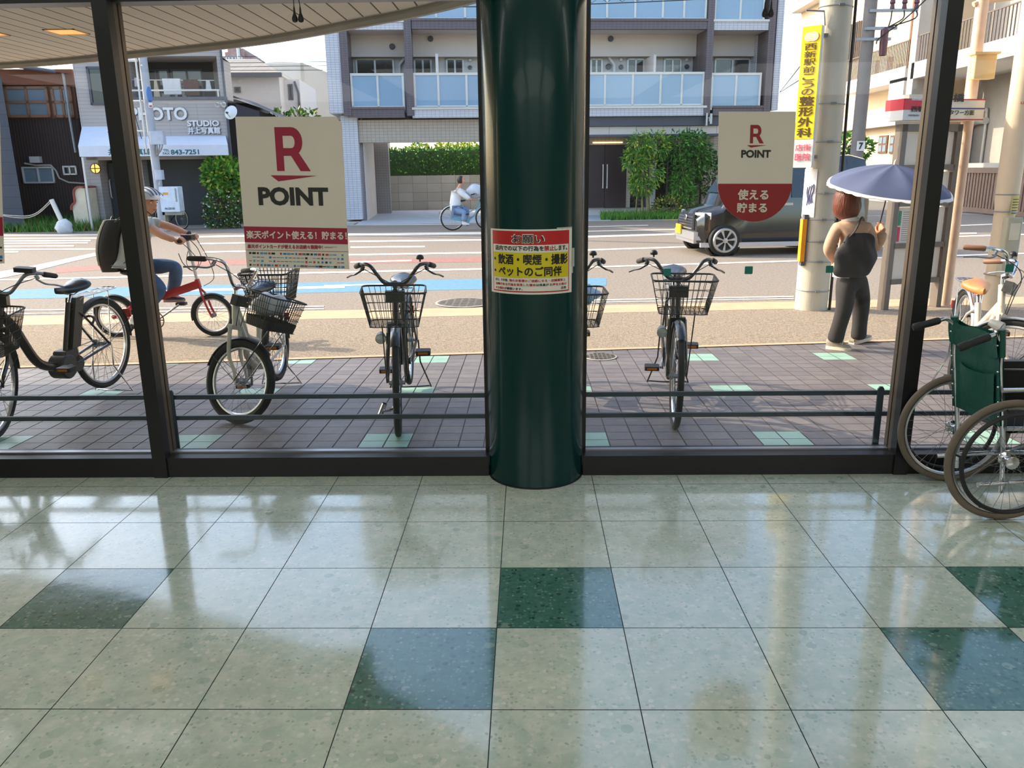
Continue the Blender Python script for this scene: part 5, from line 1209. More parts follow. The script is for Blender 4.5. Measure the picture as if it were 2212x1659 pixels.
for m_, a, c in ((1, .0, .012), (1, hz1-hz0-.012, hz1-hz0)): k.cur = m_; k.box(hx0, hx1+.001, -.124, -.12, hz0+a, hz0+c)
k.cur = 2; k.box(hx0, hx1, -.124, -.12, hz0+(hz1-hz0)*.52, hz0+(hz1-hz0)*.58)
k.cur = 3; k.M = lambda p: BM @ V((p.x, -.126-p.z*3, p.y)); k.txt('西 橋', .33, hz0+.2, .68, hz0+.285, 0, .03); k.txt('福岡タワー方面', .36, hz0+.055, .84, hz0+.11, 0, .02)
hd = k.build('header_box', [mat('cream header', (236, 226, 204), .45), M_redp, mat('blue print line', (50, 60, 140), .5), M_ink], bs)
k = MB(BM); x0_, x1_ = -.10, hx0-.01; k.box(x0_, x1_, -.10, .2, hz0, hz1); k.cur = 1; k.box(x0_, x1_, -.104, -.10, hz0+(hz1-hz0)*.48, hz1-.0); k.box(x0_-.004, x0_, -.10, .2, hz0+(hz1-hz0)*.48, hz1)
k.cur = 0; k.M = lambda p: BM @ V((p.x, -.107-p.z*3, p.y)); k.txt('nishitetsu', x0_+.09, hz0+.21, x1_-.06, hz0+.245, 0, .03); k.cur = 2; k.txt('西橋', x0_+.1, hz0+.09, x1_-.04, hz0+.15, 0, .03); k.txt('NISHIBASHI', x0_+.07, hz0+.04, x1_-.1, hz0+.06, 0, .02); k.build('header_box', [M_white, mat('header red', (214, 30, 60), .45), M_ink], bs, label='red and white end of the header')
k = MB(BM); k.box(.0, .26, -.05, .12, hz1, hz1+.05); k.build('header_cap', M_cream, bs)
# mast with beige box rising behind the header
mp = q1+be*.16+bn*-.12; k = MB(); k.tube([(mp.x, mp.y, q1.z), (mp.x, mp.y, 4.2), (mp.x+.02, mp.y, 5.2)], .07, 12); k.tube(spline([(mp.x-.1, mp.y, D(2100, 10, mp.y).z), (mp.x, mp.y, D(2105, 4, mp.y).z), (mp.x+.5, mp.y, D(2140, -8, mp.y).z)], 4), .03, 8)
ms = k.build('street_mast', mat('pinkish cream paint', (226, 196, 172), .5), label='pinkish cream pole rising behind the bus stop header', cat='pole')
z0_, z1_ = D(2105, 174, mp.y).z, D(2105, 122, mp.y).z; k = MB(); k.bbox(mp.x-.1, mp.x+.15, mp.y-.2, mp.y-.06, z0_, z1_, .02); k.box(mp.x-.12, mp.x+.17, mp.y-.22, mp.y-.05, z1_, z1_+.025); k.build('junction_box', mat('beige box paint', (228, 196, 138), .5), ms)
# cream lighting pole at the right edge
pr_ = V((5.57, 9.75, gz(9.75))); lp = thing('lamp_post', 'thick cream lamp post with grey control box at the right picture edge', 'lamp post', pr_)
k = MB(); k.lathe([(.11, 0), (.11, 1.2), (.125, 1.3), (.125, 3.2), (.10, 7), (.001, 7)], pr_, n=28); k.build('post', mat('cream lamp post paint', (228, 206, 176), .45, 0, .04), lp)
zz2 = lambda y: D(2145, y, pr_.y-.12).z
k = MB(); k.bbox(pr_.x-.06, pr_.x+.12, pr_.y-.19, pr_.y-.08, zz2(596), zz2(470), .02); k.cur = 1; k.box(pr_.x-.02, pr_.x+.09, pr_.y-.194, pr_.y-.19, zz2(518), zz2(482)); k.build('control_box', [mat('grey green box', (182, 176, 152), .5), M_cream], lp)
k = MB(); k.surf(lambda u_, v: V((pr_.x+.128*math.sin(-.1+.9*u_), pr_.y-.128*math.cos(-.1+.9*u_), zz2(464)+(zz2(422)-zz2(464))*v)), 8, 1); k.cur = 1
for i in range(6): k.surf(lambda u_, v: V((pr_.x+.130*math.sin(.0+.7*u_), pr_.y-.130*math.cos(.0+.7*u_), zz2(462-i*6)+(.008)*v)), 6, 1)
k.build('label_plate', [mat('yellow label', (216, 198, 120), .5), M_ink], lp)
k = MB(); k.M = lambda p: V((pr_.x+(.128+p.z)*math.sin(p.x/.125), pr_.y-(.128+p.z)*math.cos(p.x/.125), p.y)); k.txt('LED灯', -.06, zz2(226), .08, zz2(219), 0, .02); k.build('lettering', mat('red lettering', (200, 90, 80), .5), lp)
for y in (421, 458, 595): k = MB(); k.ring((pr_.x, pr_.y, zz2(y)), (0, 0, 1), .127, .006, 28, 6); k.build('steel_band', M_steel, lp)

# ---- far poles and wires
fp = V((D(1851, 330, 26).x, 26, GZ)); t = thing('utility_pole', 'slim grey utility pole with cross-arms beyond the van', 'utility pole', fp)
k = MB(); k.lathe([(.2, 0), (.16, 12), (.001, 12)], fp, n=20); k.build('pole', mat('dark pole concrete', (128, 122, 118), .85, 0, .1, 3), t)
zf = lambda y: D(1868, y, 26).z
for y, w0_, w1_ in ((26, -.1, 1.3), (64, -.2, .75), (87, -.4, .6)):
    k = MB(); k.box(fp.x+w0_, fp.x+w1_, 25.78, 25.86, zf(y)-.04, zf(y)+.04); c_ = k.build('crossarm', M_steel, t)
    for q in ((.55, .9, 1.25) if y == 26 else (.4,)):
        k = MB(); k.lathe([(.07, 0), (.05, .12), (.08, .16), (.05, .3), (.02, .45), (.001, .46)] if y == 26 else [(.1, -.5), (.12, -.1), (.001, 0)], (fp.x+q, 25.8, zf(y)+.04), n=10); k.build('insulator', mat('plum insulator', (96, 56, 66), .3), c_)
k = MB()
for q in (.55, .9, 1.25): k.tube(spline([(fp.x+q, 25.8, zf(26)), (fp.x+q-.05, 25.7, zf(45)), (fp.x+.45, 25.7, zf(63))], 4), .02, 5)
k.build('jumper_cable', M_cable, t)
k = MB(); k.box(fp.x-.1, fp.x+.14, 25.78, 25.8, zf(326), zf(305)); k.cur = 1; k.M = lambda p: V((p.x, 25.77, p.y)); k.txt('7', fp.x-.05, zf(323), fp.x+.08, zf(308), 0, .04); k.build('number_plate', [M_white, M_ink], t)
lp_ = V((D(351, 478, 25.2).x, 25.2, GZ)); t = thing('utility_pole', 'slim grey street pole with blue round sign in front of the studio', 'utility pole', lp_)
LY = lp_.y; k = MB(); k.lathe([(.125, 0), (.11, 11), (.001, 11)], lp_, n=20); k.build('pole', mat('grey painted pole', (176, 180, 188), .6, .1, .1, 3), t)
px_at = lambda x, y: D(x, y, LY)
k = MB(); p0 = px_at(328, 205); k.lathe([(.001, -.012), (.22, -.01), (.22, .01), (.001, .012)], p0+V((0, -.16, 0)), (1, .1, 0), 24); k.build('round_sign', mat('blue road sign', (40, 120, 200), .4), t)
k = MB(); a = px_at(331, 228); k.box(a.x-.05, a.x+.06, a.y-.2, a.y-.17, a.z-.07, a.z+.07); k.cur = 1; k.box(a.x-.03, a.x+.05, a.y-.205, a.y-.2, a.z-.05, a.z-.01); k.build('small_plate', [M_white, M_redp], t)
k = MB(); a, c = px_at(335, 313), px_at(361, 284); k.bbox(a.x, c.x, LY-.32, LY-.12, a.z, c.z, .03); bx_ = k.build('junction_box', mat('pale grey box', (184, 192, 206), .5), t)
for q in (0, .08, .16, .24): k = MB(); k.tube(spline([(a.x+.08+q, LY-.22, a.z), (a.x+.06+q*.8, LY-.22, a.z-.16), (lp_.x+.12, LY-.15, a.z-.32)], 5), .022, 6); k.build('cable', M_steel, bx_)
k = MB(); a, c = px_at(345, 388), px_at(358, 367); k.bbox(a.x, c.x, LY-.3, LY-.12, a.z, c.z, .03); k.tube(spline([(a.x+.1, LY-.2, a.z), (a.x+.06, LY-.2, a.z-.16), (lp_.x+.1, LY-.13, a.z-.1)], 5), .018, 6); k.build('junction_box', MATS['pale grey box'], t)
k = MB(); k.tube(spline([px_at(310, 145)+V((.0, -.1, 0)), px_at(312, 128), px_at(318, 120), px_at(345, 108), px_at(400, 84)], 4), .045, 8); k.build('lamp_arm', M_alu, t)
k = MB(); k.tube([px_at(296, 130), px_at(230, 130)], .05, 8); k.tube([px_at(300, 115)+V((-.05, -.15, 0)), px_at(330, 330)+V((-.12, -.15, 0))], .03, 6); k.build('side_bracket', M_alu, t)
for y in (218, 283): k = MB(); k.tube([px_at(232, y+1), px_at(308, y)], .03, 6); k.build('bracket', M_alu, t)
k = MB(); k.tube([px_at(238, 60)+V((0, 0, 0)), px_at(306, 300)], .012, 4, caps=False); k.build('guy_wire', M_cable, t)
# telecom cabinet
a, c = D(349, 458, LY-.2), D(383, 403, LY-.2); t = thing('cabinet', 'pale blue white telecom cabinet with orange label by the street pole', 'cabinet', V(((a.x+c.x)/2, LY-.2, GZ)))
k = MB(); k.bbox(a.x, c.x, LY-.2, LY+.15, a.z, c.z, .03, 1); k.cur = 1; k.box(a.x+.1, a.x+.27, LY-.205, LY-.2, c.z-.24, c.z-.17); k.cur = 2; k.M = lambda p: V((p.x, LY-.206, p.y)); k.txt('N-2510', a.x+.12, a.z+.07, a.x+.42, a.z+.13, 0, .03); k.build('body', [mat('pale cabinet paint', (214, 226, 240), .45), mat('orange label', (240, 160, 40), .5), M_ink], t)
k = MB(); k.box(a.x-.1, c.x, LY-.1, LY+.1, a.z-.1, a.z); k.box(a.x-.12, a.x+.05, LY-.1, LY+.1, GZ, a.z); k.build('stand', M_conc, t)
k = MB(); k.box(c.x-.09, c.x-.055, LY-.215, LY-.2, a.z+.3, a.z+.7); k.build('hinge', M_steel, t)
# low gate wall with red tiled scroll top, thin white pole
YW = 26.2; t = thing('gate_wall', 'short cream gate wall with red tiled rolled top beside the studio', 'wall', V((D(177, 489, YW).x, YW, GZ)))
a, c = D(166, 452, YW), D(192, 452, YW); zc = D(178, 453, YW).z; zt_ = D(178, 405, YW).z
cv = spline([(a.x-.08, 0, zc), (a.x-.06, 0, zc+.12), (a.x+.06, 0, zc+.25), (a.x+.08, 0, zt_-.12), (a.x+.22, 0, zt_), (c.x, 0, zt_-.02)], 6)
k = MB(); k.prism([(p.x, YW-.1, p.z) for p in cv]+[(c.x, YW-.1, GZ), (a.x-.06, YW-.1, GZ)], (0, .7, 0)); k.build('wall_panel', M_cream, t); k = MB()
for (p, q) in zip(cv, cv[1:]):
    d_ = (q-p).normalized(); nn = V((-d_.z, 0, d_.x)); k.prism([(p.x, YW-.16, p.z), (q.x, YW-.16, q.z), (q.x+nn.x*.05, YW-.16, q.z+nn.z*.05), (p.x+nn.x*.05, YW-.16, p.z+nn.z*.05)], (0, .8, 0))
k.build('tile_cap', mat('red brown glazed tile', (150, 62, 56), .35, 0, .1, 10), t)
p = V((D(199, 491, 25.6).x, 25.6, GZ)); k = MB(); k.tube([p, D(178, 340, 25.6)], .035, 8); k.build('thin_pole', M_alu, label='thin leaning pale pole beside the cream gate wall', cat='pole')
# slanted rope post
p0, p1 = V((D(143, 484, 24.8).x, 24.8, GZ)), D(111, 431, 24.8); t = thing('rope_post', 'leaning white post holding two sagging ropes above the weeds', 'post', p0)
k = MB(); k.tube([p0+V((0, 0, -.05)), p1], .07, 10); k.build('post', M_alu, t); k = MB(); k.ell(p0+V((-.02, -.1, .16)), (.25, .2, .26), 14, 10, lambda q: q*(1+.12*math.sin(q.x*19)*math.cos(q.z*23))); k.build('sandbag', mat('white sandbag', (206, 208, 210), .8), t)
for dz in (0, -.06): k = MB(); e = D(-60, 455+dz*40, 24.8); k.tube(spline([p1+V((0, 0, dz)), D(75, 462+dz*-60, 24.8), D(30, 466+dz*-60, 24.8), e], 6), .013, 6); k.build('rope', mat('rope', (190, 182, 170), .9), t)
# overhead wires
k = MB(); a, c = D(840, 16, 20), D(1560, -4, 21); k.tube([a.lerp(c, i/20)+V((0, 0, -.05*math.sin(PI*i/20))) for i in range(21)], .011, 5, caps=False); k.build('overhead_cable', M_cable, label='black overhead cable crossing in front of the upper balconies', cat='cable')
k = MB(); n_ = 260; k.tube([a.lerp(c, i/n_)+V((0, 0, -.05*math.sin(PI*i/n_)+.02+.085*abs(math.sin(i*PI/12)))) for i in range(n_+1)], .006, 4, caps=False); k.build('cable_spiral', M_cable, label='wavy spiral wire riding on the overhead cable', cat='cable')
for y0_, y1_ in ((120, 122), (134, 133), (143, 141), (150, 151)): k = MB(); a, c = D(470, y0_+2, 33), D(745, y1_, 33); k.tube([a, c], .012, 4, caps=False); k.build('power_line', M_cable, label='thin power line across the gap between the studio and the apartment block', cat='cable', group='power lines in the gap')
k = MB(); a = F.at(F.px(1684, 200)[0], -.0, F.px(1684, 200)[1]); c = V((pb.x-.15, pb.y+.1, D(1764, 95, pb.y).z)); e = V((pb.x-.15, pb.y+.1, D(1760, 150, pb.y).z)); k.tube([a, c], .009, 4, caps=False); k.tube([a, e], .009, 4, caps=False); k.build('stay_wires', M_cable, label='pair of thin stay wires from the concrete pole to the apartment corner', cat='cable')
k = MB(); a = D(1893, 95, 25.7); k.tube(spline([a, D(1900, 82, 25.7), D(1950, 45, 25.7), D(2015, -15, 25.7)], 5), .02, 5, caps=False); k.build('overhead_cable', M_cable, label='black cable rising from the slim utility pole to the top right', cat='cable')
# street-name signs on the apartment wall etc
# ================================================================ GREENERY
def leafmat(n, c): return mat(n, c, .55, 0, .22, 3, spec=.3)
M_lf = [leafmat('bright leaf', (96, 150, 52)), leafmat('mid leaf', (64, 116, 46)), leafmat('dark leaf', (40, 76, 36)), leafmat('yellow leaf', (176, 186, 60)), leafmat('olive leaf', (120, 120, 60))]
M_bark = mat('brown bark', (96, 78, 62), .85, 0, .2, 10, stretch=(1, 1, .2))
M_petal = mat('white petal', (232, 232, 226), .7)
def leaves(k, blobs, n, ln, wd, seed, mats=(0, 1, 1, 2), droop=.0, fill=.55, boxy=False):
    r = random.Random(seed); vol = [b_[1][0]*b_[1][1]*b_[1][2] for b_ in blobs]; tot = sum(v**.67 for v in vol)
    for (c, R), v in zip(blobs, vol):
        c = V(c)
        for _ in range(int(n*v**.67/tot)):
            if boxy:
                d = V([r.uniform(-1, 1) for _ in range(3)]); m_ = max(range(3), key=lambda i: abs(d[i])); p = V(d); p[m_] = math.copysign(r.uniform(.82, 1.02), p[m_]); nn = V([0, 0, 0]); nn[m_] = p[m_]
                pos = c+V((p.x*R[0], p.y*R[1], p.z*R[2])); out = nn
            else:
                d = V((r.gauss(0, 1), r.gauss(0, 1), r.gauss(0, 1))).normalized(); q = fill+(1-fill)*r.random()**.5; q *= 1+.10*math.sin(d.x*7+d.z*5)*math.cos(d.y*6)
                pos = c+V((d.x*R[0], d.y*R[1], d.z*R[2]))*q; out = d
            a = (out+V((r.uniform(-.8, .8), r.uniform(-.8, .8), r.uniform(-.8, .8)-droop))).normalized()
            b_ = a.cross(V((r.uniform(-1, 1), r.uniform(-1, 1), r.uniform(-1, 1)))).normalized(); L_ = ln*r.uniform(.6, 1.25); W_ = wd*r.uniform(.7, 1.2)
            k.cur = r.choice(mats); m2 = pos+a*L_*.5+V((0, 0, -droop*L_*.12))
            k.add([pos, m2+b_*W_*.5, pos+a*L_+V((0, 0, -droop*L_*.4)), m2-b_*W_*.5], [(0, 1, 2, 3)], False)
ALL = M_lf+[M_petal]
def bush(name, label, base, blobs, n, ln, wd, seed, cat='bush', mats=(0, 1, 1, 2), stems=5, flowers=0, group=None, **kw):
    t = thing(name, label, cat, base, group=group); r = random.Random(seed+9); k = MB()
    for c, R in blobs:
        for _ in range(stems): k.tube(spline([V(base)+V((r.uniform(-.15, .15), r.uniform(-.1, .1), 0)), V(base).lerp(V(c), .5)+V((r.uniform(-.15, .15), r.uniform(-.1, .1), 0)), V(c)+V((r.uniform(-.5, .5)*R[0], r.uniform(-.5, .5)*R[1], r.uniform(-.3, .5)*R[2]))], 3), .016, 4)
    k.build('stems', M_bark, t); k = MB(); leaves(k, blobs, n, ln, wd, seed, mats, **kw)
    k.build('foliage', ALL, t)
    if flowers: k = MB(); leaves(k, blobs, flowers, .07, .07, seed+3, (5,), fill=.97); k.build('blossoms', ALL, t)
    return t
def dpt(x, y, Y): return D(x, y, Y)
b0 = V((D(482, 488, 26.4).x, 26.4, GZ))
bush('shrub', 'leafy light green shrub beside the big poster, in front of the studio corner', b0+V((.1, .2, 0)), [(dpt(482, 378, 26.6), (.62, .5, .55)), (dpt(500, 400, 26.6), (.5, .5, .45)), (dpt(462, 368, 26.5), (.28, .3, .3))], 1500, .20, .13, 11, mats=(0, 0, 0, 1, 3))
bush('flowering_bush', 'low white-flowering bush under the light green shrub', b0, [(dpt(486, 440, 26.3), (.66, .55, .42)), (dpt(480, 470, 26.2), (.62, .5, .38)), (dpt(515, 462, 26.2), (.5, .5, .42))], 1900, .12, .07, 12, mats=(1, 2, 2, 4), flowers=230)
k = MB(); p = D(508, 410, 26.9)
for i in range(4): k.box(p.x-.12, p.x+.5, 26.9, 26.92, p.z-.2+i*.13, p.z-.16+i*.13); k.box(p.x-.1+i*.15, p.x-.07+i*.15, 26.9, 26.92, -.1, p.z+.24)
k.build('trellis', M_white, label='small white garden trellis between the bushes and the poster', cat='trellis')
# hedge above the block wall, seen through the passage
u0, u1, z0, z1 = F.r(806, 321, 1240, 381, 7.7); hb = F.at((u0+u1)/2, 8.3, z0); hg = thing('hedge', 'clipped dark green hedge on the grey wall seen through the passage', 'hedge', hb)
k = MB(); R_ = ((u1-u0)/2+.5, .65, (z1-z0)/2); leaves(k, [((0, 0, 0), R_)], 6500, .14, .09, 21, (0, 0, 1, 2), boxy=True); k.cur = 2; k.box(-R_[0]*.98, R_[0]*.98, -.5, .5, -R_[2]*.9, R_[2]*.9)
Mh = F.M.copy(); Mh.translation = F.at((u0+u1)/2, 8.65, (z0+z1)/2); k.v = [Mh @ v for v in k.v]; k.build('foliage', ALL, hg)
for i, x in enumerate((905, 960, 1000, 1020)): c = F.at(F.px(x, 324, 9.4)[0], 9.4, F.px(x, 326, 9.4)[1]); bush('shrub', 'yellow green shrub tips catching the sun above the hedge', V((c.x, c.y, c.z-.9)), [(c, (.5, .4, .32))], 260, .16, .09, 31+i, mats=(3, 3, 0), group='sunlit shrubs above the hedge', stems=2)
# bamboo and shrubs by the apartment entrance
def bamboo(label, xb, yb, blobs, n, seed, mats):
    base = F.at(F.px(xb, yb, -.55)[0], -.55, GZ); t = thing('bamboo', label, 'bamboo', base, group='bamboo clumps by the entrance'); r = random.Random(seed); B = []
    for (x, y, rx, rz) in blobs: u_, z_ = F.px(x, y, -.55); B.append((F.at(u_, -.55, z_), (rx, .5, rz)))
    k = MB()
    for i in range(7):
        c, R = B[i % len(B)]; a = base+V((r.uniform(-.3, .3), r.uniform(-.15, .15), 0)); e = c+V((r.uniform(-.4, .4)*R[0], 0, R[2]*.6)); k.tube(spline([a, a.lerp(e, .5)+V((r.uniform(-.1, .1), 0, .2)), e], 4), [.022]*5+[.012]*4, 5)
    k.build('stems', mat('pale bamboo stem', (150, 140, 96), .5, 0, .1), t); k = MB(); leaves(k, B, n, .17, .05, seed, mats, droop=.3, fill=.3); k.build('foliage', ALL, t)
bamboo('tall bright bamboo clump directly right of the dark entrance doors', 1390, 452, [(1385, 318, .5, .5), (1372, 345, .45, .42), (1398, 375, .6, .5), (1420, 315, .42, .5), (1385, 400, .42, .35)], 2600, 41, (0, 0, 1, 1, 3))
bamboo('dense bamboo clump left of the tag-shaped sign', 1485, 452, [(1470, 318, .62, .55), (1500, 310, .5, .45), (1500, 350, .65, .5), (1475, 372, .5, .4), (1515, 330, .4, .4)], 2900, 42, (0, 1, 1, 2))
bamboo('low round bamboo tuft behind the van bonnet', 1478, 455, [(1470, 400, .42, .42), (1485, 420, .3, .3)], 900, 43, (0, 1, 1))
bp = F.at(F.px(1538, 450, -.3)[0], -.3, GZ); bush('shrub', 'dark olive shrub partly behind the tag-shaped sign', bp, [(F.at(F.px(1535, 380, -.3)[0], -.3, F.px(1535, 380, -.3)[1]), (.42, .4, .8))], 1000, .11, .07, 44, mats=(1, 2, 4, 2))
bp = F.at(F.px(1440, 460, -.7)[0], -.7, GZ); bush('shrub', 'small reddish yellow shrub beside the pale pier', bp, [(bp+V((0, 0, .38)), (.55, .4, .34))], 500, .11, .06, 45, mats=(4, 3, 1, 4))
def grass(name, label, pts, n, hmin, hmax, seed, mats=(0, 1, 1)):
    r = random.Random(seed); k = MB(); (p0, p1, p2) = pts
    for _ in range(n):
        a, c = r.random(), r.random(); b_ = p0+(p1-p0)*a+(p2-p0)*c; h = r.uniform(hmin, hmax)*(.6+.4*c); d = V((r.uniform(-.5, .5), r.uniform(-.5, .5), 1)).normalized(); s_ = V((r.uniform(-1, 1), r.uniform(-1, 1), 0)).normalized()*.02
        k.cur = r.choice(mats); k.add([b_-s_, b_+s_, b_+d*h], [(0, 1, 2)], False)
    k.build(name, ALL, label=label, cat='grass', kind='stuff')
a, c, e = F.at(F.px(1298, 470, -1.4)[0], -1.45, GZ), F.at(F.px(1560, 470, -1.4)[0], -1.45, GZ), F.at(F.px(1300, 455, -.5)[0], -.4, GZ)
grass('grass', 'strip of bright green ground cover in front of the bamboo', (a, c, e), 5200, .2, .42, 51, (0, 0, 1))
a = V((-21, 24.7, GZ)); grass('grass', 'tall weeds growing along the far left roadside below the ropes', (a, a+V((7.2, .6, 0)), a+V((0, 2.2, 0))), 6500, .2, .62, 52, (1, 1, 4, 0))
a = V((-14.9, 25.3, GZ)); grass('grass', 'small tufts of weeds at the foot of the cream gate wall', (a, a+V((3, .2, 0)), a+V((0, .4, 0))), 700, .1, .35, 53, (1, 4))
c = D(1733, 305, 46); bush('shrub', 'leafy shrub against the sunlit wall left of the yellow sign', V((c.x, 46, GZ)), [(c, (.9, .6, 1.0)), (c+V((-.3, 0, -1.2)), (.8, .6, .9))], 900, .28, .16, 54, mats=(4, 1, 4))
c = D(1828, 316, 40); bush('shrub', 'green shrub above the van roof beside the slim utility pole', V((c.x, 40, GZ)), [(c, (.8, .6, .55)), (c+V((.7, 0, -.1)), (.5, .5, .4))], 500, .3, .16, 55, mats=(0, 1, 1))
for x, s_ in ((602, 56), (643, 57), (668, 58)): c = D(x, 250, 34); bush('shrub', 'creeper tips showing just above the top edge of the big poster', V((c.x, 34, c.z-1)), [(c+V((0, 0, -.2)), (.35, .3, .45))], 130, .2, .13, s_, mats=(1, 4, 0), group='creeper tips above the poster', stems=2)

u0, u1 = F.px(1402, 474)[0], F.px(1464, 474)[0]; k = MB(F.M); k.box(u0, u1, -1.95, -1.76, GZ-.02, GZ+.01); k.build('road_marking', mat('yellow tactile tile', (206, 170, 60), .8), kind='structure')
# ================================================================ VAN
VF = Facade(15.98, .09); M_car = mat('black car paint', (16, 16, 20), .12, .1, .03, 2, coat=1.0); M_carglass = mat('tinted car glass', (20, 24, 26), .04, 0, .1, 2, spec=.9)
vu = lambda x, y: VF.px(x, y)
vb = vu(1590, 530)[1]; ve = vu(1700, 430)[1]; vr = vu(1800, 331)[1]
un, uw, ur, ue = vu(1512, 490)[0], vu(1583, 420)[0], vu(1640, 350)[0], vu(1884, 400)[0]
VW = 1.68
van = thing('van', 'black van with chrome grille driving left behind the tag-shaped sign', 'van', VF.at((un+ue)/2, VW/2, GZ))
zn = vu(1512, 458)[1]
def ringat(u_, zb_, zl, zt_, ins, wi=0): return [(u_, .10+wi, zb_), (u_, .0+wi, zb_+.14), (u_, .0+wi, zl), (u_, ins*.55+wi, zl+(zt_-zl)*.6), (u_, ins+wi, zt_-.03), (u_, ins+.1+wi, zt_), (u_, VW-ins-.1-wi, zt_), (u_, VW-ins-wi, zt_-.03), (u_, VW-ins*.55-wi, zl+(zt_-zl)*.6), (u_, VW-wi, zl), (u_, VW-wi, zb_+.14), (u_, VW-.10-wi, zb_)]
zh = vu(1560, 428)[1]
ST = [ringat(un-.02, vb+.05, zn-.22, zn-.12, .06, .14), ringat(un+.10, vb, zn-.12, zn, .08, .03), ringat(un+.45, vb, zn-.02, zn+.10, .12), ringat(uw-.05, vb, ve-.08, zh+.04, .14), ringat(uw+.25, vb, ve, zh+(vr-zh)*.5, .15), ringat(ur, vb, ve, vr-.06, .19), ringat(ur+.5, vb, ve, vr, .19), ringat(ue-.4, vb, ve, vr-.02, .19), ringat(ue-.08, vb, ve, vr-.1, .19, .02), ringat(ue, vb+.06, ve-.1, vr-.45, .12, .06)]
k = MB(VF.M); k.loft(ST); k.build('body', M_car, van, sharp=32)
k = MB(VF.M)                                               # glasshouse: side panes, windscreen
def sidep(u_, t, off=-.012):                               # point on the near side between belt (0) and roof (1)
    w_ = .19*t*.95; return (u_, w_+off, ve+.03+(vr-.1-ve-.03)*t)
segs = [(ur-.25, ur+.62), (ur+.70, ur+1.75), (ur+1.83, ue-.25)]
for i, (a, c) in enumerate(segs):
    k = MB(VF.M); k.add([sidep(a if i else a-.25, 0), sidep(c, 0), sidep(c, 1), sidep(a if i else ur+.1, 1)], [(0, 1, 2, 3)]); k.build('side_window', M_carglass, van)
k = MB(VF.M); k.add([(uw+.0, .16, zh+.05), (uw+.0, VW-.16, zh+.05), (ur-.02, VW-.24, vr-.07), (ur-.02, .24, vr-.07)], [(0, 1, 2, 3)]); k.v = [v+V((-.04, 0, .03)) for v in k.v]; k.build('windscreen', M_carglass, van)
def fpx(x, y, w_): return VF.px(x, y, w_)
M_bumper = mat('silver bumper', (190, 190, 194), .25, .6, .04)
k = MB(VF.M)
for i in range(5): z_ = zn-.12-i*.055; k.box(un-.05, un+.03, .35, VW-.35, z_-.014, z_+.014)
k.cur = 1; k.box(un-.03, un+.02, .3, VW-.3, zn-.38, zn-.07); k.build('grille', [M_chrome, M_black], van)
k = MB(VF.M); k.ell((un-.06, VW/2, zn-.14), (.015, .09, .06), 12, 8); k.build('badge', M_chrome, van)
for w_ in (.2, VW-.2):
    s_ = 1 if w_ < 1 else -1; k = MB(VF.M); k.loft([[(un-.0, w_+s_*.16, zn-.03), (un-.0, w_+s_*.16, zn-.17), (un+.05, w_-s_*.06, zn-.17), (un+.05, w_-s_*.06, zn-.02)], [(un+.16, w_+s_*.1, zn-.01), (un+.16, w_+s_*.1, zn-.15), (un+.22, w_-s_*.19, zn-.15), (un+.22, w_-s_*.19, zn-.02)]], smooth=False); k.build('headlamp', mat('headlamp lens', (226, 228, 232), .08, .3, .03), van)
k = MB(VF.M); k.box(un-.08, un+.12, .12, VW-.12, zn-.56, zn-.40); k.box(un-.06, un+.14, .2, VW-.2, vb+.03, vb+.10)
for i in range(3): k.box(un-.06, un+.02, .4, VW-.4, vb+.16+i*.07, vb+.18+i*.07)
for w_ in (.22, VW-.22): k.box(un-.05, un+.08, w_-.12, w_+.12, vb+.10, vb+.18)
k.build('bumper', M_bumper, van)
k = MB(VF.M); k.box(un-.11, un-.085, VW*.60, VW*.60+.36, vb+.17, vb+.36); k.build('number_plate', mat('yellow number plate', (240, 190, 40), .4), van)
k = MB(VF.M); k.box(uw-.6, ue-.4, -.03, .06, vb-.03, vb+.06); k.build('side_sill', M_bumper, van, label='silver side sill')
for xw, yw in ((1563, 519), (None, None)):
    if xw: uc, zc = VF.px(xw, yw)
    else: uc = ue-.75
    for w_, s_ in ((.02, -1), (VW-.02, 1)):
        h = (uc, w_, zc); Rw = zc-GZ
        k = MB(VF.M); k.lathe([(.001, -.11), (Rw*.7, -.11), (Rw*.94, -.10), (Rw, -.07), (Rw, .07), (Rw*.94, .10), (Rw*.7, .11)], h, (0, 1, 0), 36); wh = k.build('wheel', M_rubber, van)
        k = MB(VF.M); f_ = s_*.115; k.ring((uc, w_+f_, zc), (0, 1, 0), Rw*.70, .03, 36, 6)
        for i in range(7):
            a = 2*PI*i/7+.2; d1, d2 = a-.16, a+.16; r1, r2 = Rw*.12, Rw*.70; o_ = s_*.02
            k.prism([(uc+r1*math.cos(d1), w_+f_, zc+r1*math.sin(d1)), (uc+r2*math.cos(d1-.05), w_+f_, zc+r2*math.sin(d1-.05)), (uc+r2*math.cos(d2-.1), w_+f_, zc+r2*math.sin(d2-.1)), (uc+r1*math.cos(d2), w_+f_, zc+r1*math.sin(d2))], (0, o_, 0))
        k.lathe([(.001, .03), (Rw*.16, .025), (Rw*.18, 0)], (uc, w_+f_, zc), (0, s_, 0), 16); k.build('rim', mat('alloy rim', (176, 174, 172), .3, .7), wh)
        k = MB(VF.M); k.ring((uc, w_-s_*.03 if s_ < 0 else w_-.03, zc), (0, 1, 0), Rw+.035, .045, 30, 8, 1.0, -.1, PI+.1, X=(1, 0, 0)); k.build('wheel_arch', M_car, van)
k = MB(VF.M); k.bbox(ur-.42, ur-.2, -.2, -.03, ve+.02, ve+.2, .04, 1); k.build('side_mirror', M_car, van)
for u_ in (ur+.55, ur+1.7): k = MB(VF.M); k.box(u_, u_+.18, -.03, .0, ve-.12, ve-.07); k.build('door_handle', M_chrome, van)
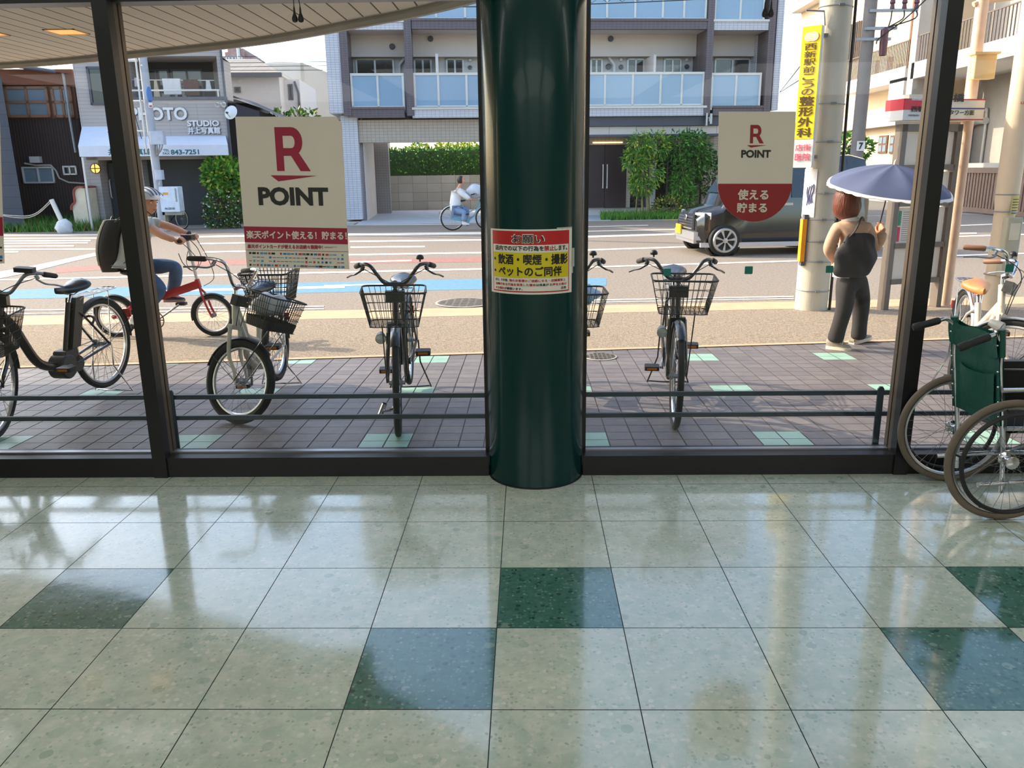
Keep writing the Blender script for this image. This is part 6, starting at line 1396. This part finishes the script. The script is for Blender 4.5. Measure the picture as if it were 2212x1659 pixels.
# ================================================================ PEOPLE
def skin(name, J, E, m, root, level=2, rootj=None):
    """one continuous surface grown over a skeleton: J name -> (point, radius or (rx, ry)); the root joint first"""
    names = list(J); idx = {n_: i for i, n_ in enumerate(names)}; Ri = RM[root.name].inverted()
    me = bpy.data.meshes.new(name); me.from_pydata([tuple(Ri @ V(J[n_][0])) for n_ in names], [(idx[a], idx[c]) for a, c in E], []); me.materials.append(m)
    o = bpy.data.objects.new(name, me); COL.objects.link(o); o.parent = root; RM[o.name] = RM[root.name]
    md = o.modifiers.new('skin', 'SKIN'); md.use_smooth_shade = True; md.branch_smoothing = .6
    for i, n_ in enumerate(names):
        r_ = J[n_][1]; sv = me.skin_vertices[0].data[i]; sv.radius = (r_, r_) if not isinstance(r_, tuple) else r_; sv.use_root = (i == 0)
    o.modifiers.new('subd', 'SUBSURF').levels = level; o.modifiers['subd'].render_levels = level
    return o
def frame(fw, up_v=(0, 0, 1)):
    f = V(fw).normalized(); l_ = V(up_v).cross(f).normalized(); u_ = f.cross(l_); m = Matrix((f, l_, u_)).transposed().to_4x4(); return m
M_hair = mat('dark hair', (36, 28, 26), .5, 0, .2, 30); M_lip = mat('lips', (168, 96, 86), .5)
def head(c, fw, root, s=1.0, m=None, up_v=(0, 0, 1)):
    """face with nose, brow, jaw, ears; x forward, y left, z up"""
    H = Matrix.Translation(V(c)) @ frame(fw, up_v) @ Matrix.Scale(s, 4); k = MB(H)
    def fn(q):
        x, y, z = q.x, q.y, q.z
        if z < 0: w_ = 1-.38*(-z/.115)**1.5; y *= w_; x *= (1-.10*(-z/.115)**2); x += .012*max(0, -z/.115)
        if x > 0:
            g = math.exp(-(y/.016)**2); x += .022*g*math.exp(-((z+.020)/.022)**2)+.008*g*math.exp(-((z-.01)/.03)**2)
            x += .006*math.exp(-((z-.030)/.012)**2)*math.exp(-(y/.05)**2); x -= .008*math.exp(-((z-.012)/.014)**2)*(math.exp(-((y-.032)/.016)**2)+math.exp(-((y+.032)/.016)**2)); x += .006*math.exp(-((z+.085)/.018)**2)*math.exp(-(y/.03)**2)
        return V((x, y, z))
    k.ell((0, 0, 0), (.096, .074, .115), 40, 28, fn)
    for y in (-1, 1): k.ell((-.008, y*.075, -.005), (.022, .008, .034), 10, 8)
    for y in (-1, 1):
        k.cur = 1; k.ell((.084, y*.032, .012), (.011, .014, .009), 10, 8); k.cur = 2; k.ell((.0925, y*.032, .012), (.004, .006, .006), 8, 6); k.tube([(.090, y*.048, .030), (.096, y*.032, .035), (.098, y*.018, .031)], .004, 5)
    k.cur = 3; k.ell((.094, 0, -.062), (.008, .024, .006), 12, 6)
    return k.build('head', [m or M_skin, M_white, M_hair, M_lip], root, sharp=80), H
def hand(root, c, ax, back, m=None, s=1.0, name='hand'):
    """a closed hand on a bar: c on the bar, ax along the bar, back = the way from the bar to the wrist"""
    A = V(ax).normalized(); B = (V(back)-A*V(back).dot(A)).normalized(); N = A.cross(B); c = V(c); r = .026*s; k = MB()
    def at_(t, a, rr): return c+A*t*s+(B*math.cos(a)+N*math.sin(a))*rr
    for i, (t, ln) in enumerate(((-.033, 1.7*PI*.92), (-.011, 1.75*PI), (.011, 1.7*PI), (.033, 1.55*PI))):
        n_ = 7; pts = [at_(t, .35+ln*.72*j/n_, r+(.006 if j in (2, 5) else 0)) for j in range(n_+1)]; k.tube(pts, [.0105*s]*3+[.0098*s]*3+[.0085*s, .006*s], 8)
    k.tube(spline([at_(-.045, -.1, r+.022*s), at_(-.04, -.7, r+.008*s), at_(-.02, -1.5, r), at_(.004, -1.9, r)], 4), .0105*s, 8)
    pc = c+B*(r+.030*s)
    k.loft([[pc+A*.044*math.cos(q)*s*w_+N*.015*math.sin(q)*s*h_+B*d_*s for q in [2*PI*i/16 for i in range(16)]] for d_, w_, h_ in ((-.042, .8, .6), (-.036, .95, .9), (-.015, 1, 1.05), (.015, .95, 1.1), (.05, .70, 1.15), (.08, .60, 1.2))])
    return k.build(name, m or M_skin, root, sharp=80)

# ---- woman with the parasol
YW_ = 7.42
P = lambda x, y, dy=0: D(x, y, YW_+dy)
wz = gz(7.45); wo = thing('person', 'woman seen from behind in beige cardigan and black trousers carrying a parasol', 'person', G(1828, 753))
M_card_ = mat('beige cardigan knit', (196, 160, 134), .9, 0, .06, 40); M_trs = mat('black trousers', (46, 42, 44), .85, 0, .1, 12)
fR = G(1862, 749); fL = G(1812, 756)
J = dict(pelvis=(P(1840, 596), .07), waist=(P(1841, 555), .085), chest=(P(1842, 512), .10), neck=(P(1836, 472), .05), skull=(P(1834, 440, .0), .06),
         sl=(P(1809, 488, -.02), .048), el=(P(1789, 540, .0), .038), wl=(P(1806, 562, .2), .030), hl=(P(1820, 560, .28), .028),
         sr=(P(1872, 488, .02), .048), er=(P(1893, 541, .02), .038), wr=(P(1899, 490, .13)+V((-.004, -.10, -.014)), .028),
         pl=(P(1826, 618, -.03), .07), kl=(P(1824, 668, -.06), .055), al=(P(1803, 732, .0), .042), tl=(fL+V((.06, .05, .03)), .03),
         pr=(P(1853, 618, .04), .07), kr=(P(1860, 668, .10), .055), ar=(P(1853, 728, .12), .042), tr=(fR+V((-.06, -.02, .06)), .028))
E_ = [('pelvis', 'waist'), ('waist', 'chest'), ('chest', 'neck'), ('neck', 'skull'), ('chest', 'sl'), ('sl', 'el'), ('el', 'wl'), ('wl', 'hl'), ('chest', 'sr'), ('sr', 'er'), ('er', 'wr'), ('pelvis', 'pl'), ('pl', 'kl'), ('kl', 'al'), ('al', 'tl'), ('pelvis', 'pr'), ('pr', 'kr'), ('kr', 'ar'), ('ar', 'tr')]
skin('body', J, E_, M_skin, wo)
up = lambda names, d: {n_: (J[n_][0], J[n_][1]+d) for n_ in names}
ct = dict(waist=(P(1839, 552), (.165, .12)), hem1=(P(1836, 570), (.095, .08)), hem=(P(1838, 596), (.04, .04)), chest=(P(1842, 518), (.18, .125)), yoke=(P(1840, 486), (.145, .085)), neck=(P(1837, 472), .062), sl=(J['sl'][0], .066), el=(J['el'][0], .058), wl=(J['wl'][0], .05), sr=(J['sr'][0], .066), er=(J['er'][0], .06), wr=(P(1899, 490, .13)+V((-.004, -.112, -.024)), .046))
skin('cardigan', ct, [('waist', 'hem1'), ('hem1', 'hem'), ('waist', 'chest'), ('chest', 'yoke'), ('yoke', 'neck'), ('yoke', 'sl'), ('sl', 'el'), ('el', 'wl'), ('yoke', 'sr'), ('sr', 'er'), ('er', 'wr')], M_card_, wo)
tt = dict(pelvis=(P(1840, 592), (.15, .125)), top=(P(1840, 576), (.135, .115)), pl=(P(1824, 618, -.03), (.105, .1)), ml=(P(1826, 645, -.05), .088), kl=(J['kl'][0], .078), sl_=(P(1814, 700, -.04), .07), al=(P(1806, 726, .0), .076), cl=(P(1803, 741, .0), .078), pr=(P(1856, 618, .04), (.105, .1)), mr=(P(1860, 645, .07), .088), kr=(J['kr'][0], .078), sr_=(P(1857, 700, .1), .068), ar=(P(1855, 720, .11), .074), cr=(P(1854, 735, .11), .076))
skin('trousers', tt, [('pelvis', 'top'), ('pelvis', 'pl'), ('pl', 'ml'), ('ml', 'kl'), ('kl', 'sl_'), ('sl_', 'al'), ('al', 'cl'), ('pelvis', 'pr'), ('pr', 'mr'), ('mr', 'kr'), ('kr', 'sr_'), ('sr_', 'ar'), ('ar', 'cr')], M_trs, wo)
def shoe(root, heel, toe, ms, s=1.0, lift=0):
    heel, toe = V(heel), V(toe); f = toe-heel; ln = f.length; f.normalize(); l_ = V((0, 0, 1)).cross(f).normalized(); u_ = f.cross(l_)
    prof = [(-.01, .03, .085), (.05, .038, .09), (.3, .042, .095), (.5, .043, .07), (.75, .047, .05), (.93, .038, .04), (1.0, .012, .028)]
    def rg(t, w_, h, z0): return [heel+f*t*ln+l_*w_*s*math.cos(a)+u_*(z0+(h*s-z0)*(.5+.5*math.sin(a)) if math.sin(a) > -.2 else z0) for a in [2*PI*i/14 for i in range(14)]]
    k = MB(); k.loft([rg(t, w_, h, .012) for t, w_, h in prof]); o = k.build('shoe', ms[0], root, sharp=70)
    k = MB(); k.loft([[heel+f*t*ln+l_*w_*1.1*s*math.cos(a)+u_*(.0 if math.sin(a) < 0 else .026*s) for a in [2*PI*i/14+.01 for i in range(14)]] for t, w_, h in prof]); k.build('sole', ms[1], o, sharp=50)
    k = MB()
    for t in (.42, .5, .58, .66): k.tube([heel+f*t*ln+l_*-.036*s+u_*.055*s, heel+f*t*ln+u_*(.085-.055*(t-.4))*s, heel+f*t*ln+l_*.036*s+u_*.055*s], .0045*s, 5)
    k.build('laces', ms[1], o)
M_shoe = (mat('grey trainer mesh', (150, 140, 124), .8, 0, .15, 40), mat('cream trainer sole', (226, 214, 192), .7))
hl_, tl_ = G(1786, 752), G(1838, 757); shoe(wo, hl_, tl_, M_shoe, 1.1); hr_, tr_ = G(1839, 743), G(1878, 738); shoe(wo, hr_+V((0, 0, .0)), tr_+V((0, 0, .035)), M_shoe, 1.1)
hd_, H = head(P(1832, 434, .02), (.75, .66, .0), wo, .98)
k = MB(H)
def hairf(q):
    x, y, z = q.x, q.y, q.z
    if z < 0: y *= 1+.30*(-z/.15); x = x*(1+.12*(-z/.15))
    if x > .045: x = .045+(x-.045)*.35 if z > .02 else .03
    return V((x-.012, y*(1+.02*math.sin(z*60+x*90)), max(z*1.12, -.165)))
k.ell((0, 0, .0), (.128, .118, .158), 40, 26, hairf); k.build('hair', mat('reddish brown hair', (104, 48, 32), .42, 0, .35, 55, .5, 90, stretch=(1, 1, .06)), hd_, sharp=75)
k = MB(); k.ring(P(1836, 473), (.05, .0, 1), .06, .016, 20, 8, 1.4); k.build('collar', M_white, wo)
k = MB(); k.surf(lambda u_, v: P(1838, 585, .0)+V((.17*math.sin(-1.45+1.1*u_), -.135*math.cos(-1.45+1.1*u_), -.05*v)), 10, 3); k.build('shirt_hem', M_white, wo)
hx = P(1899, 490, .13); top_ = P(1933, 355, .02); axu = (top_-hx).normalized()
hand(wo, hx, axu, (-.05, -1, -.25), s=.9); hand(wo, P(1826, 560, .34), (0, 0, 1), (-.2, -.6, 0), s=.9)
# tote bag hanging on her shoulder
tb = thing('shoulder_bag', 'large slouchy black shoulder bag hanging on the woman\'s back', 'bag', P(1845, 592, -.2)); M_bag = mat('black nylon', (40, 38, 40), .7, 0, .1, 10, .3, 8)
bc = P(1846, 552, -.16)
def bagf(q):
    sx, sz = q.x/.185, q.z/.205; e_ = .62; n_ = (abs(sx)**2.0+abs(sz)**2.0)**.5+1e-6; m_ = (abs(sx)**3.6+abs(sz)**3.6)**(1/3.6)+1e-6; kk = n_/m_; q = V((q.x*kk*.98, q.y, q.z*kk*.96)); t = (q.z+.2)/.4; w_ = 1.02 if t < .45 else 1.02-.55*(t-.45)**1.2; q = V((q.x*w_+.05*(t-.3), q.y*(1.2-.6*t), q.z)); q.x += .012*math.sin(q.z*30+q.x*12); q.y += .008*math.sin(q.x*45+q.z*20); return q
k = MB(); k.ell(bc, (.185, .07, .205), 30, 22, bagf); k.build('bag_body', M_bag, tb, sharp=80)
k = MB()
for dx, dd in ((-.03, -.015), (.035, .015)): k.tube(spline([P(1826+dd*300, 524, -.17), P(1846, 500, -.16), P(1858, 476, -.09), P(1862, 470, -.0), P(1866, 480, .12), P(1872, 520, .1), P(1872, 530, -.12)], 5), .012, 8, flat=.6)
k.build('strap', M_bag, tb)
# parasol
M_par = mat('slate blue parasol cloth', (82, 90, 118), .8, 0, .06, 5); pa = thing('parasol', 'slate blue parasol with white scalloped edge held by the woman', 'parasol', hx)
Lp = (top_-hx).length; pf_ = axu; X_ = pf_.orthogonal().normalized(); Y_ = pf_.cross(X_)
def cp(a, t, dz=0):  # t 0 at the tip to 1 at the rim; between ribs the cloth dips
    f_ = (a/(2*PI)*8) % 1; dip = 1-.05*math.sin(PI*f_)*t; r_ = .55*math.sin(t*PI/2*.7)/math.sin(PI/2*.7)*dip; h_ = -.215*(.45*t+.55*(1-math.cos(t*PI/2*.92))/(1-math.cos(PI/2*.92)))-.016*math.sin(PI*f_)*math.sin(PI*t)+dz; return top_+X_*r_*math.cos(a)+Y_*r_*math.sin(a)+pf_*h_
k = MB(); k.surf(lambda u_, v: cp(2*PI*u_, v*.93), 64, 14); k.surf(lambda u_, v: cp(2*PI*(1-u_), v*.93, -.004), 64, 14); k.build('canopy', M_par, pa, sharp=80)
def rimf(u_, v, dz=0): a = 2*PI*u_; sc_ = abs(math.sin(a*16)); return cp(a, .93+(.055+.022*sc_)*v, dz)
k = MB(); k.surf(lambda u_, v: rimf(u_, v), 192, 2); k.surf(lambda u_, v: rimf(1-u_, v, -.004), 192, 2); k.build('lace_edge', mat('white lace edge', (236, 232, 226), .8), pa, sharp=80)
k = MB(); k.tube([hx-axu*.10, hx+axu*.04], .014, 8); k.build('handle', mat('wooden parasol handle', (150, 96, 56), .5), pa); k = MB(); k.tube([hx, top_+axu*.035], .0055, 8); k.build('shaft', M_black, pa); k = MB(); k.lathe([(.012, -.01), (.010, .03), (.001, .045)], top_, axu, 10); k.build('tip', M_cream, pa)
k = MB()
for i in range(8): a = 2*PI*i/8; k.tube([cp(a, t/6, -.008) for t in range(7)], .0028, 4)
k.build('ribs', M_steel, pa)

# ---- man on the red folding bicycle
YM = 8.40
P = lambda x, y, dy=0: D(x, y, YM+dy)
mo = G(355, 728); rb = thing('folding_bicycle', 'small-wheeled red folding bicycle ridden to the right past the left window post', 'bicycle', (mo.x, YM, gz(YM)))
M_redb = mat('red bicycle enamel', (178, 22, 32), .3, 0, .05, coat=.4)
fh, rh = P(461, 681), P(249, 684); Rw = fh.z-gz(YM)
I4 = Matrix.Translation(-RM[rb.name].translation)
for nm, h in (('front_wheel', fh), ('rear_wheel', rh)): wheel(nm, h, Rw, .022, I4, rb, 24)
hdt, hdb = P(425, 603), P(431, 622); bbp = P(340, 690); stt = P(290, 612)
k = MB(); k.loft([[p+V((0, y, z)) for y, z in ((-.022, -s_), (.022, -s_), (.028, 0), (.022, s_), (-.022, s_), (-.028, 0))] for p, s_ in ((P(428, 614), .045), (P(390, 627), .042), (P(350, 640), .036), (P(300, 655), .032), (P(276, 668), .028))]); k.tube([hdt, hdb], .026, 12)
k.tube([P(318, 648), bbp], .022, 10); k.tube([P(310, 652), stt], .018, 10)
for y in (-.05, .05): k.tube([bbp+V((0, y*.6, 0)), rh+V((0, y, 0))], .010, 8); k.tube([P(285, 662)+V((0, y*.5, 0)), rh+V((0, y, 0))], .012, 8)
k.build('frame', M_redb, rb)
k = MB()
for y in (-.05, .05): k.tube(spline([hdb, P(440, 636)+V((0, y, 0)), P(452, 664)+V((0, y, 0)), fh+V((0, y, 0))], 4), .012, 8)
k.build('fork', M_redb, rb)
k = MB(); k.tube([hdt, P(405, 522)], .017, 10); k.build('stem_post', M_alu, rb)
bar0, bar1 = P(386, 522, -.27), P(424, 511, .27); k = MB(); k.tube([bar0, P(405, 519), bar1], .012, 8); k.bbox(P(405, 510).x-.05, P(405, 510).x+.06, YM-.06, YM+.06, P(405, 516).z, P(405, 507).z, .01)
hbm = k.build('handlebar', M_black, rb)
for a, c in ((bar0, .22), (bar1, .22)): k = MB(); k.tube([a, a.lerp(P(405, 519), c*1.6)], .018, 8); k.build('grip', M_grip, hbm)
k = MB()
for y in (-.12, .12): k.tube(spline([P(400, 520)+V((0, y, 0)), P(420, 540)+V((0, y*.8, 0)), P(432, 565)+V((0, y*.3, 0)), P(418, 585), P(400, 570)+V((0, y*.3, 0)), P(396, 545)+V((0, y, 0))], 5), .004, 4, caps=False)
k.tube(spline([P(424, 515), P(450, 560), P(462, 600), P(440, 618)], 5), .004, 4); k.build('brake_cable', M_cable, hbm)
k = MB(); k.tube([stt, P(288, 590)], .016, 8); k.build('seat_post', M_alu, rb); k = MB(); k.ell(P(286, 588), (.13, .075, .035), 16, 10, lambda q: V((q.x, q.y*(1-.6*max(0, q.x/.13)), q.z))); k.build('saddle', M_black, rb)
for nm, h, a0, a1 in (('front_mudguard', fh, .3*PI, 1.08*PI), ('rear_mudguard', rh, .05*PI, .95*PI)):
    k = MB(); gd = lambda u_, v, dr=0: V((h.x+(Rw+.016-dr-.01*(2*v-1)**2)*math.cos(a0+(a1-a0)*u_), h.y+(v-.5)*.05, h.z+(Rw+.016-dr-.01*(2*v-1)**2)*math.sin(a0+(a1-a0)*u_))); k.surf(gd, 22, 4); k.surf(lambda u_, v: gd(u_, v, .003), 22, 4); k.build(nm, M_black, rb)
k = MB(); k.ring(bbp+V((0, -.05, 0)), (0, 1, 0), .09, .007, 32, 6, .5)
for i in range(5): a = 2*PI*i/5; k.tube([bbp+V((0, -.05, 0)), bbp+V((.086*math.cos(a), -.05, .086*math.sin(a)))], .007, 5)
cr = k.build('crankset', mat('bronze chainring', (140, 110, 92), .4, .5), rb)
pdf, pdn = P(392, 656, .13), P(296, 706, -.13)
for pd, y in ((pdf, .06), (pdn, -.08)): k = MB(); k.tube([bbp+V((0, y, 0)), V((pd.x, YM+y*1.2, pd.z))], .011, 8); k.build('crank_arm', M_steel, cr); k = MB(); k.bbox(pd.x-.05, pd.x+.05, pd.y-.045, pd.y+.045, pd.z-.014, pd.z+.014, .012); k.build('pedal', M_black, cr)
mn = thing('person', 'man in grey t-shirt, jeans and cycle helmet riding the red folding bicycle', 'person', mo)
M_tee = mat('grey t-shirt', (168, 172, 166), .9, 0, .06, 20); M_jean = mat('blue denim', (66, 92, 124), .9, 0, .12, 20)
J = dict(pelvis=(P(288, 577), .11), waist=(P(287, 545), .105), chest=(P(292, 502), .12), neck=(P(307, 472), .055), skull=(P(315, 448), .055),
         sr=(P(316, 486, -.17), .05), er=(P(348, 507, -.22), .042), wr=(P(377, 519, -.24), .032),
         sl=(P(330, 480, .17), .05), el=(P(372, 491, .22), .042), wl=(P(410, 508, .24), .032),
         pr=(P(296, 584, -.09), .09), kr=(P(349, 624, -.12), .065), ar=(P(300, 682, -.13), .045), tr=(P(312, 698, -.13), .035),
         pl=(P(300, 574, .10), .09), kl=(P(384, 574, .12), .065), al=(P(367, 640, .13), .045), tl=(P(392, 648, .13), .035))
E_ = [('pelvis', 'waist'), ('waist', 'chest'), ('chest', 'neck'), ('neck', 'skull'), ('chest', 'sr'), ('sr', 'er'), ('er', 'wr'), ('chest', 'sl'), ('sl', 'el'), ('el', 'wl'), ('pelvis', 'pr'), ('pr', 'kr'), ('kr', 'ar'), ('ar', 'tr'), ('pelvis', 'pl'), ('pl', 'kl'), ('kl', 'al'), ('al', 'tl')]
skin('body', J, E_, M_skin, mn)
ct = dict(waist=(J['waist'][0], (.14, .17)), hem=(P(289, 572), (.145, .17)), chest=(P(292, 508), (.145, .18)), yoke=(P(300, 484), (.11, .13)), neck=(P(306, 473), .068), sr=(J['sr'][0], .075), er=(P(330, 496, -.20), .066), sl=(J['sl'][0], .075), el=(P(352, 486, .2), .064))
skin('t_shirt', ct, [('waist', 'hem'), ('waist', 'chest'), ('chest', 'yoke'), ('yoke', 'neck'), ('yoke', 'sr'), ('sr', 'er'), ('yoke', 'sl'), ('sl', 'el')], M_tee, mn)
tt = dict(pelvis=(P(290, 578), (.135, .155)), top=(P(289, 562), (.13, .15)), pr=(P(304, 590, -.09), .105), kr=(J['kr'][0], .082), mr=(P(326, 652, -.125), .068), ar=(P(305, 674, -.13), .062), pl=(P(316, 574, .10), .105), kl=(P(381, 575, .12), .085), ml=(P(378, 610, .125), .07), al=(P(369, 634, .13), .062))
skin('jeans', tt, [('pelvis', 'top'), ('pelvis', 'pr'), ('pr', 'kr'), ('kr', 'mr'), ('mr', 'ar'), ('pelvis', 'pl'), ('pl', 'kl'), ('kl', 'ml'), ('ml', 'al')], M_jean, mn)
shoe(mn, P(356, 652, .13), P(400, 651, .13), (mat('navy trainer', (44, 46, 66), .8), mat('grey sole', (150, 140, 132), .7)), 1.0); shoe(mn, P(282, 697, -.13), P(318, 706, -.13), (mat('white trainer', (214, 210, 206), .7), M_white), 1.0)
hd_, H = head(P(319, 439, -.02), (.93, -.36, -.06), mn, 1.0)
k = MB(H); k.ell((-.014, 0, .018), (.104, .082, .112), 30, 18, lambda q: V((q.x if q.x < .05 else .05+(q.x-.05)*.3, q.y, q.z if q.z > -.05 else -.05))); k.build('hair', M_hair, hd_, sharp=75)
k = MB(H); k.ell((.004, 0, .052), (.135, .104, .108), 32, 18, lambda q: V((q.x, q.y, max(q.z, -.008)+(.012 if q.x < -.06 else 0)))); hm = k.build('helmet', mat('white cycle helmet', (226, 226, 226), .3, 0, .02, coat=.3), mn, sharp=60)
k = MB(H)
for y, w_ in ((0, .016), (-.042, .014), (.042, .014), (-.078, .01), (.078, .01)): k.tube([V((.004+.137*math.cos(a), y, .052+.111*math.sin(a)*math.sqrt(max(0, 1-(y/.105)**2)))) for a in [.35+PI*.72*i/10 for i in range(11)]], w_*.5, 6, flat=.6)
k.build('helmet_vent', M_dkgrey, hm); k = MB(H); k.surf(lambda u_, v: V((.10+.06*v*math.cos((u_-.5)*2), .085*math.sin((u_-.5)*2.2), .062-.012*v)), 12, 3); k.build('helmet_peak', M_cream, hm)
k = MB(H); k.tube([(.0, -.085, .03), (.02, -.07, -.06), (.045, 0, -.118), (.02, .07, -.06), (.0, .085, .03)], .005, 5); k.build('chin_strap', M_black, hm)
axb = (bar1-bar0).normalized(); hand(mn, bar0.lerp(bar1, .12), axb, (-1, 0, .25)); hand(mn, bar0.lerp(bar1, .88), axb, (-1, 0, .2))
k = MB(); p = J['wl'][0]; k.ring(p.lerp(J['el'][0], .08), (J['wl'][0]-J['el'][0]), .036, .009, 18, 6, 1.6); k.build('wristwatch', M_black, mn)
bk_ = thing('backpack', 'grey and black backpack on the cycling man\'s back', 'backpack', P(240, 584)); M_bp = mat('grey green pack cloth', (82, 84, 72), .85, 0, .08, 14)
k = MB(); rows = []
for i in range(9):
    t = i/8; y = 586-112*t; xb = 262-2*t-6*math.sin(PI*t)*0; dpx = 16+20*math.sin(PI*(.15+.7*t)); cx_ = P(262-dpx*.5-5+ (6*t), y); hw = .135*math.sin(PI*(.12+.76*t))**.4; hx_ = dpx/198*.5+.03
    rows.append([cx_+V((hx_*math.copysign(abs(math.cos(a))**.5, math.cos(a)), hw*math.copysign(abs(math.sin(a))**.5, math.sin(a)), 0)) for a in [2*PI*j/20 for j in range(20)]])
k.loft(rows); k.build('pack_body', M_black, bk_, sharp=70)
k = MB(); k.loft([[V(r_[j])+V((-.012, 0, 0)) for j in range(6, 15)] for r_ in rows[1:]], caps=False, closed=False); k.build('back_pocket', M_bp, bk_, sharp=80)
for y in (-.11, .11): k = MB(); k.tube(spline([P(248, 480, y), P(268, 467, y*1.2), P(298, 474, y*1.25), P(304, 505, y*1.35), P(290, 545, y*1.35), P(262, 575, y)], 5), .017, 8, flat=.4); k.build('shoulder_strap', M_bp, bk_)
k = MB(); k.tube(spline([P(240, 476, -.03), P(243, 468), P(247, 476, .03)], 4), .01, 6); k.build('grab_loop', M_black, bk_)

# ---- far cyclist and parked bicycle
YF_ = 24.0; pf, pr = V((D(1053, 498, YF_).x, YF_+.06, -.16)), V((D(978, 498, YF_).x, YF_, -.16))
lb = mat('light blue bicycle enamel', (120, 172, 190), .35)
bike('city_bicycle', 'light blue bicycle ridden across the far side of the road', pf, heading(pf, pr), R=.35, WB=(pf-pr).length, frame=lb, fork=lb, lift=.001, stand=False, lamp=None, fender=M_white, bar=M_chrome, crank=.75, bh=.62, sh=.5, basket=dict(z=.72, x=.1, top=(.3, .4), bot=(.24, .3), h=.2, n=(5, 6, 3)), group=None, bmat=M_cream)
P = lambda x, y, dy=0: D(x, y, YF_+.03+dy)
fw_ = thing('person', 'distant person in white jacket and jeans riding the light blue bicycle', 'person', V((D(990, 498, YF_).x, YF_, -.16)))
J = dict(pelvis=(P(984, 452), .12), waist=(P(983, 440), .115), chest=(P(987, 416), .13), neck=(P(994, 401), .055), skull=(P(997, 392), .06), sr=(P(990, 411, -.17), .055), er=(P(1003, 422, -.2), .045), wr=(P(1019, 431, -.22), .03), sl=(P(992, 410, .17), .055), el=(P(1006, 420, .2), .045), wl=(P(1020, 430, .22), .03), pr=(P(986, 455, -.1), .095), kr=(P(1004, 458, -.12), .07), ar=(P(1001, 480, -.13), .045), tr=(P(1011, 484, -.13), .035), pl=(P(987, 454, .1), .095), kl=(P(1009, 450, .12), .07), al=(P(1008, 468, .13), .045), tl=(P(1017, 472, .13), .035))
skin('body', J, E_, M_skin, fw_, 1)
ct = dict(waist=(J['waist'][0], (.17, .19)), hem=(P(983, 456), (.18, .2)), chest=(J['chest'][0], (.18, .2)), yoke=(P(992, 406), (.12, .13)), sr=(J['sr'][0], .085), er=(J['er'][0], .085), wr=(P(1016, 430, -.22), .06), sl=(J['sl'][0], .085), el=(J['el'][0], .085), wl=(P(1017, 429, .22), .06))
skin('jacket', ct, [('waist', 'hem'), ('waist', 'chest'), ('chest', 'yoke'), ('yoke', 'sr'), ('sr', 'er'), ('er', 'wr'), ('yoke', 'sl'), ('sl', 'el'), ('el', 'wl')], mat('white jacket', (228, 228, 228), .85), fw_, 1)
tt = dict(pelvis=(J['pelvis'][0], (.15, .17)), pr=(J['pr'][0], .11), kr=(J['kr'][0], .1), ar=(P(1002, 479, -.13), .09), pl=(J['pl'][0], .11), kl=(J['kl'][0], .1), al=(J['al'][0], .08))
skin('jeans', tt, [('pelvis', 'pr'), ('pr', 'kr'), ('kr', 'ar'), ('pelvis', 'pl'), ('pl', 'kl'), ('kl', 'al')], mat('pale blue denim', (132, 156, 190), .9), fw_, 1)
hd_, H = head(P(997, 390), (1, -.15, 0), fw_, 1.0)
k = MB(H); k.ell((-.022, 0, .012), (.108, .09, .125), 24, 16, lambda q: V((q.x if q.x < .05 else .05+(q.x-.05)*.3, q.y, max(q.z, -.09)))); k.build('hair', M_hair, hd_, sharp=75)
hand(fw_, P(1021, 431, -.24), (0, 1, 0), (-1, 0, .2)); hand(fw_, P(1022, 430, .24), (0, 1, 0), (-1, 0, .2)); shoe(fw_, P(998, 485, -.13), P(1014, 486, -.13), (M_white, M_white), 1.1); shoe(fw_, P(1004, 473, .13), P(1019, 474, .13), (M_white, M_white), 1.1)
k = MB(); k.ell(P(1030, 413), (.3, .2, .2), 18, 12, lambda q: q*(1+.1*math.sin(q.x*14)*math.cos(q.z*16))); k.build('basket_cover', mat('pale grey bag', (190, 196, 206), .6), label='pale covered bundle in the light blue bicycle\'s front basket', cat='bag')
pf, pr = V((D(392, 490, 25.6).x, 25.7, GZ)), V((D(350, 490, 25.8).x, 26.1, GZ)); bike('city_bicycle', 'dark bicycle parked behind the telecom cabinet across the road', pf, heading(pf, pr), R=.33, WB=1.0, lamp=None, lift=.001, stand=False, bell=0, crank=.1)
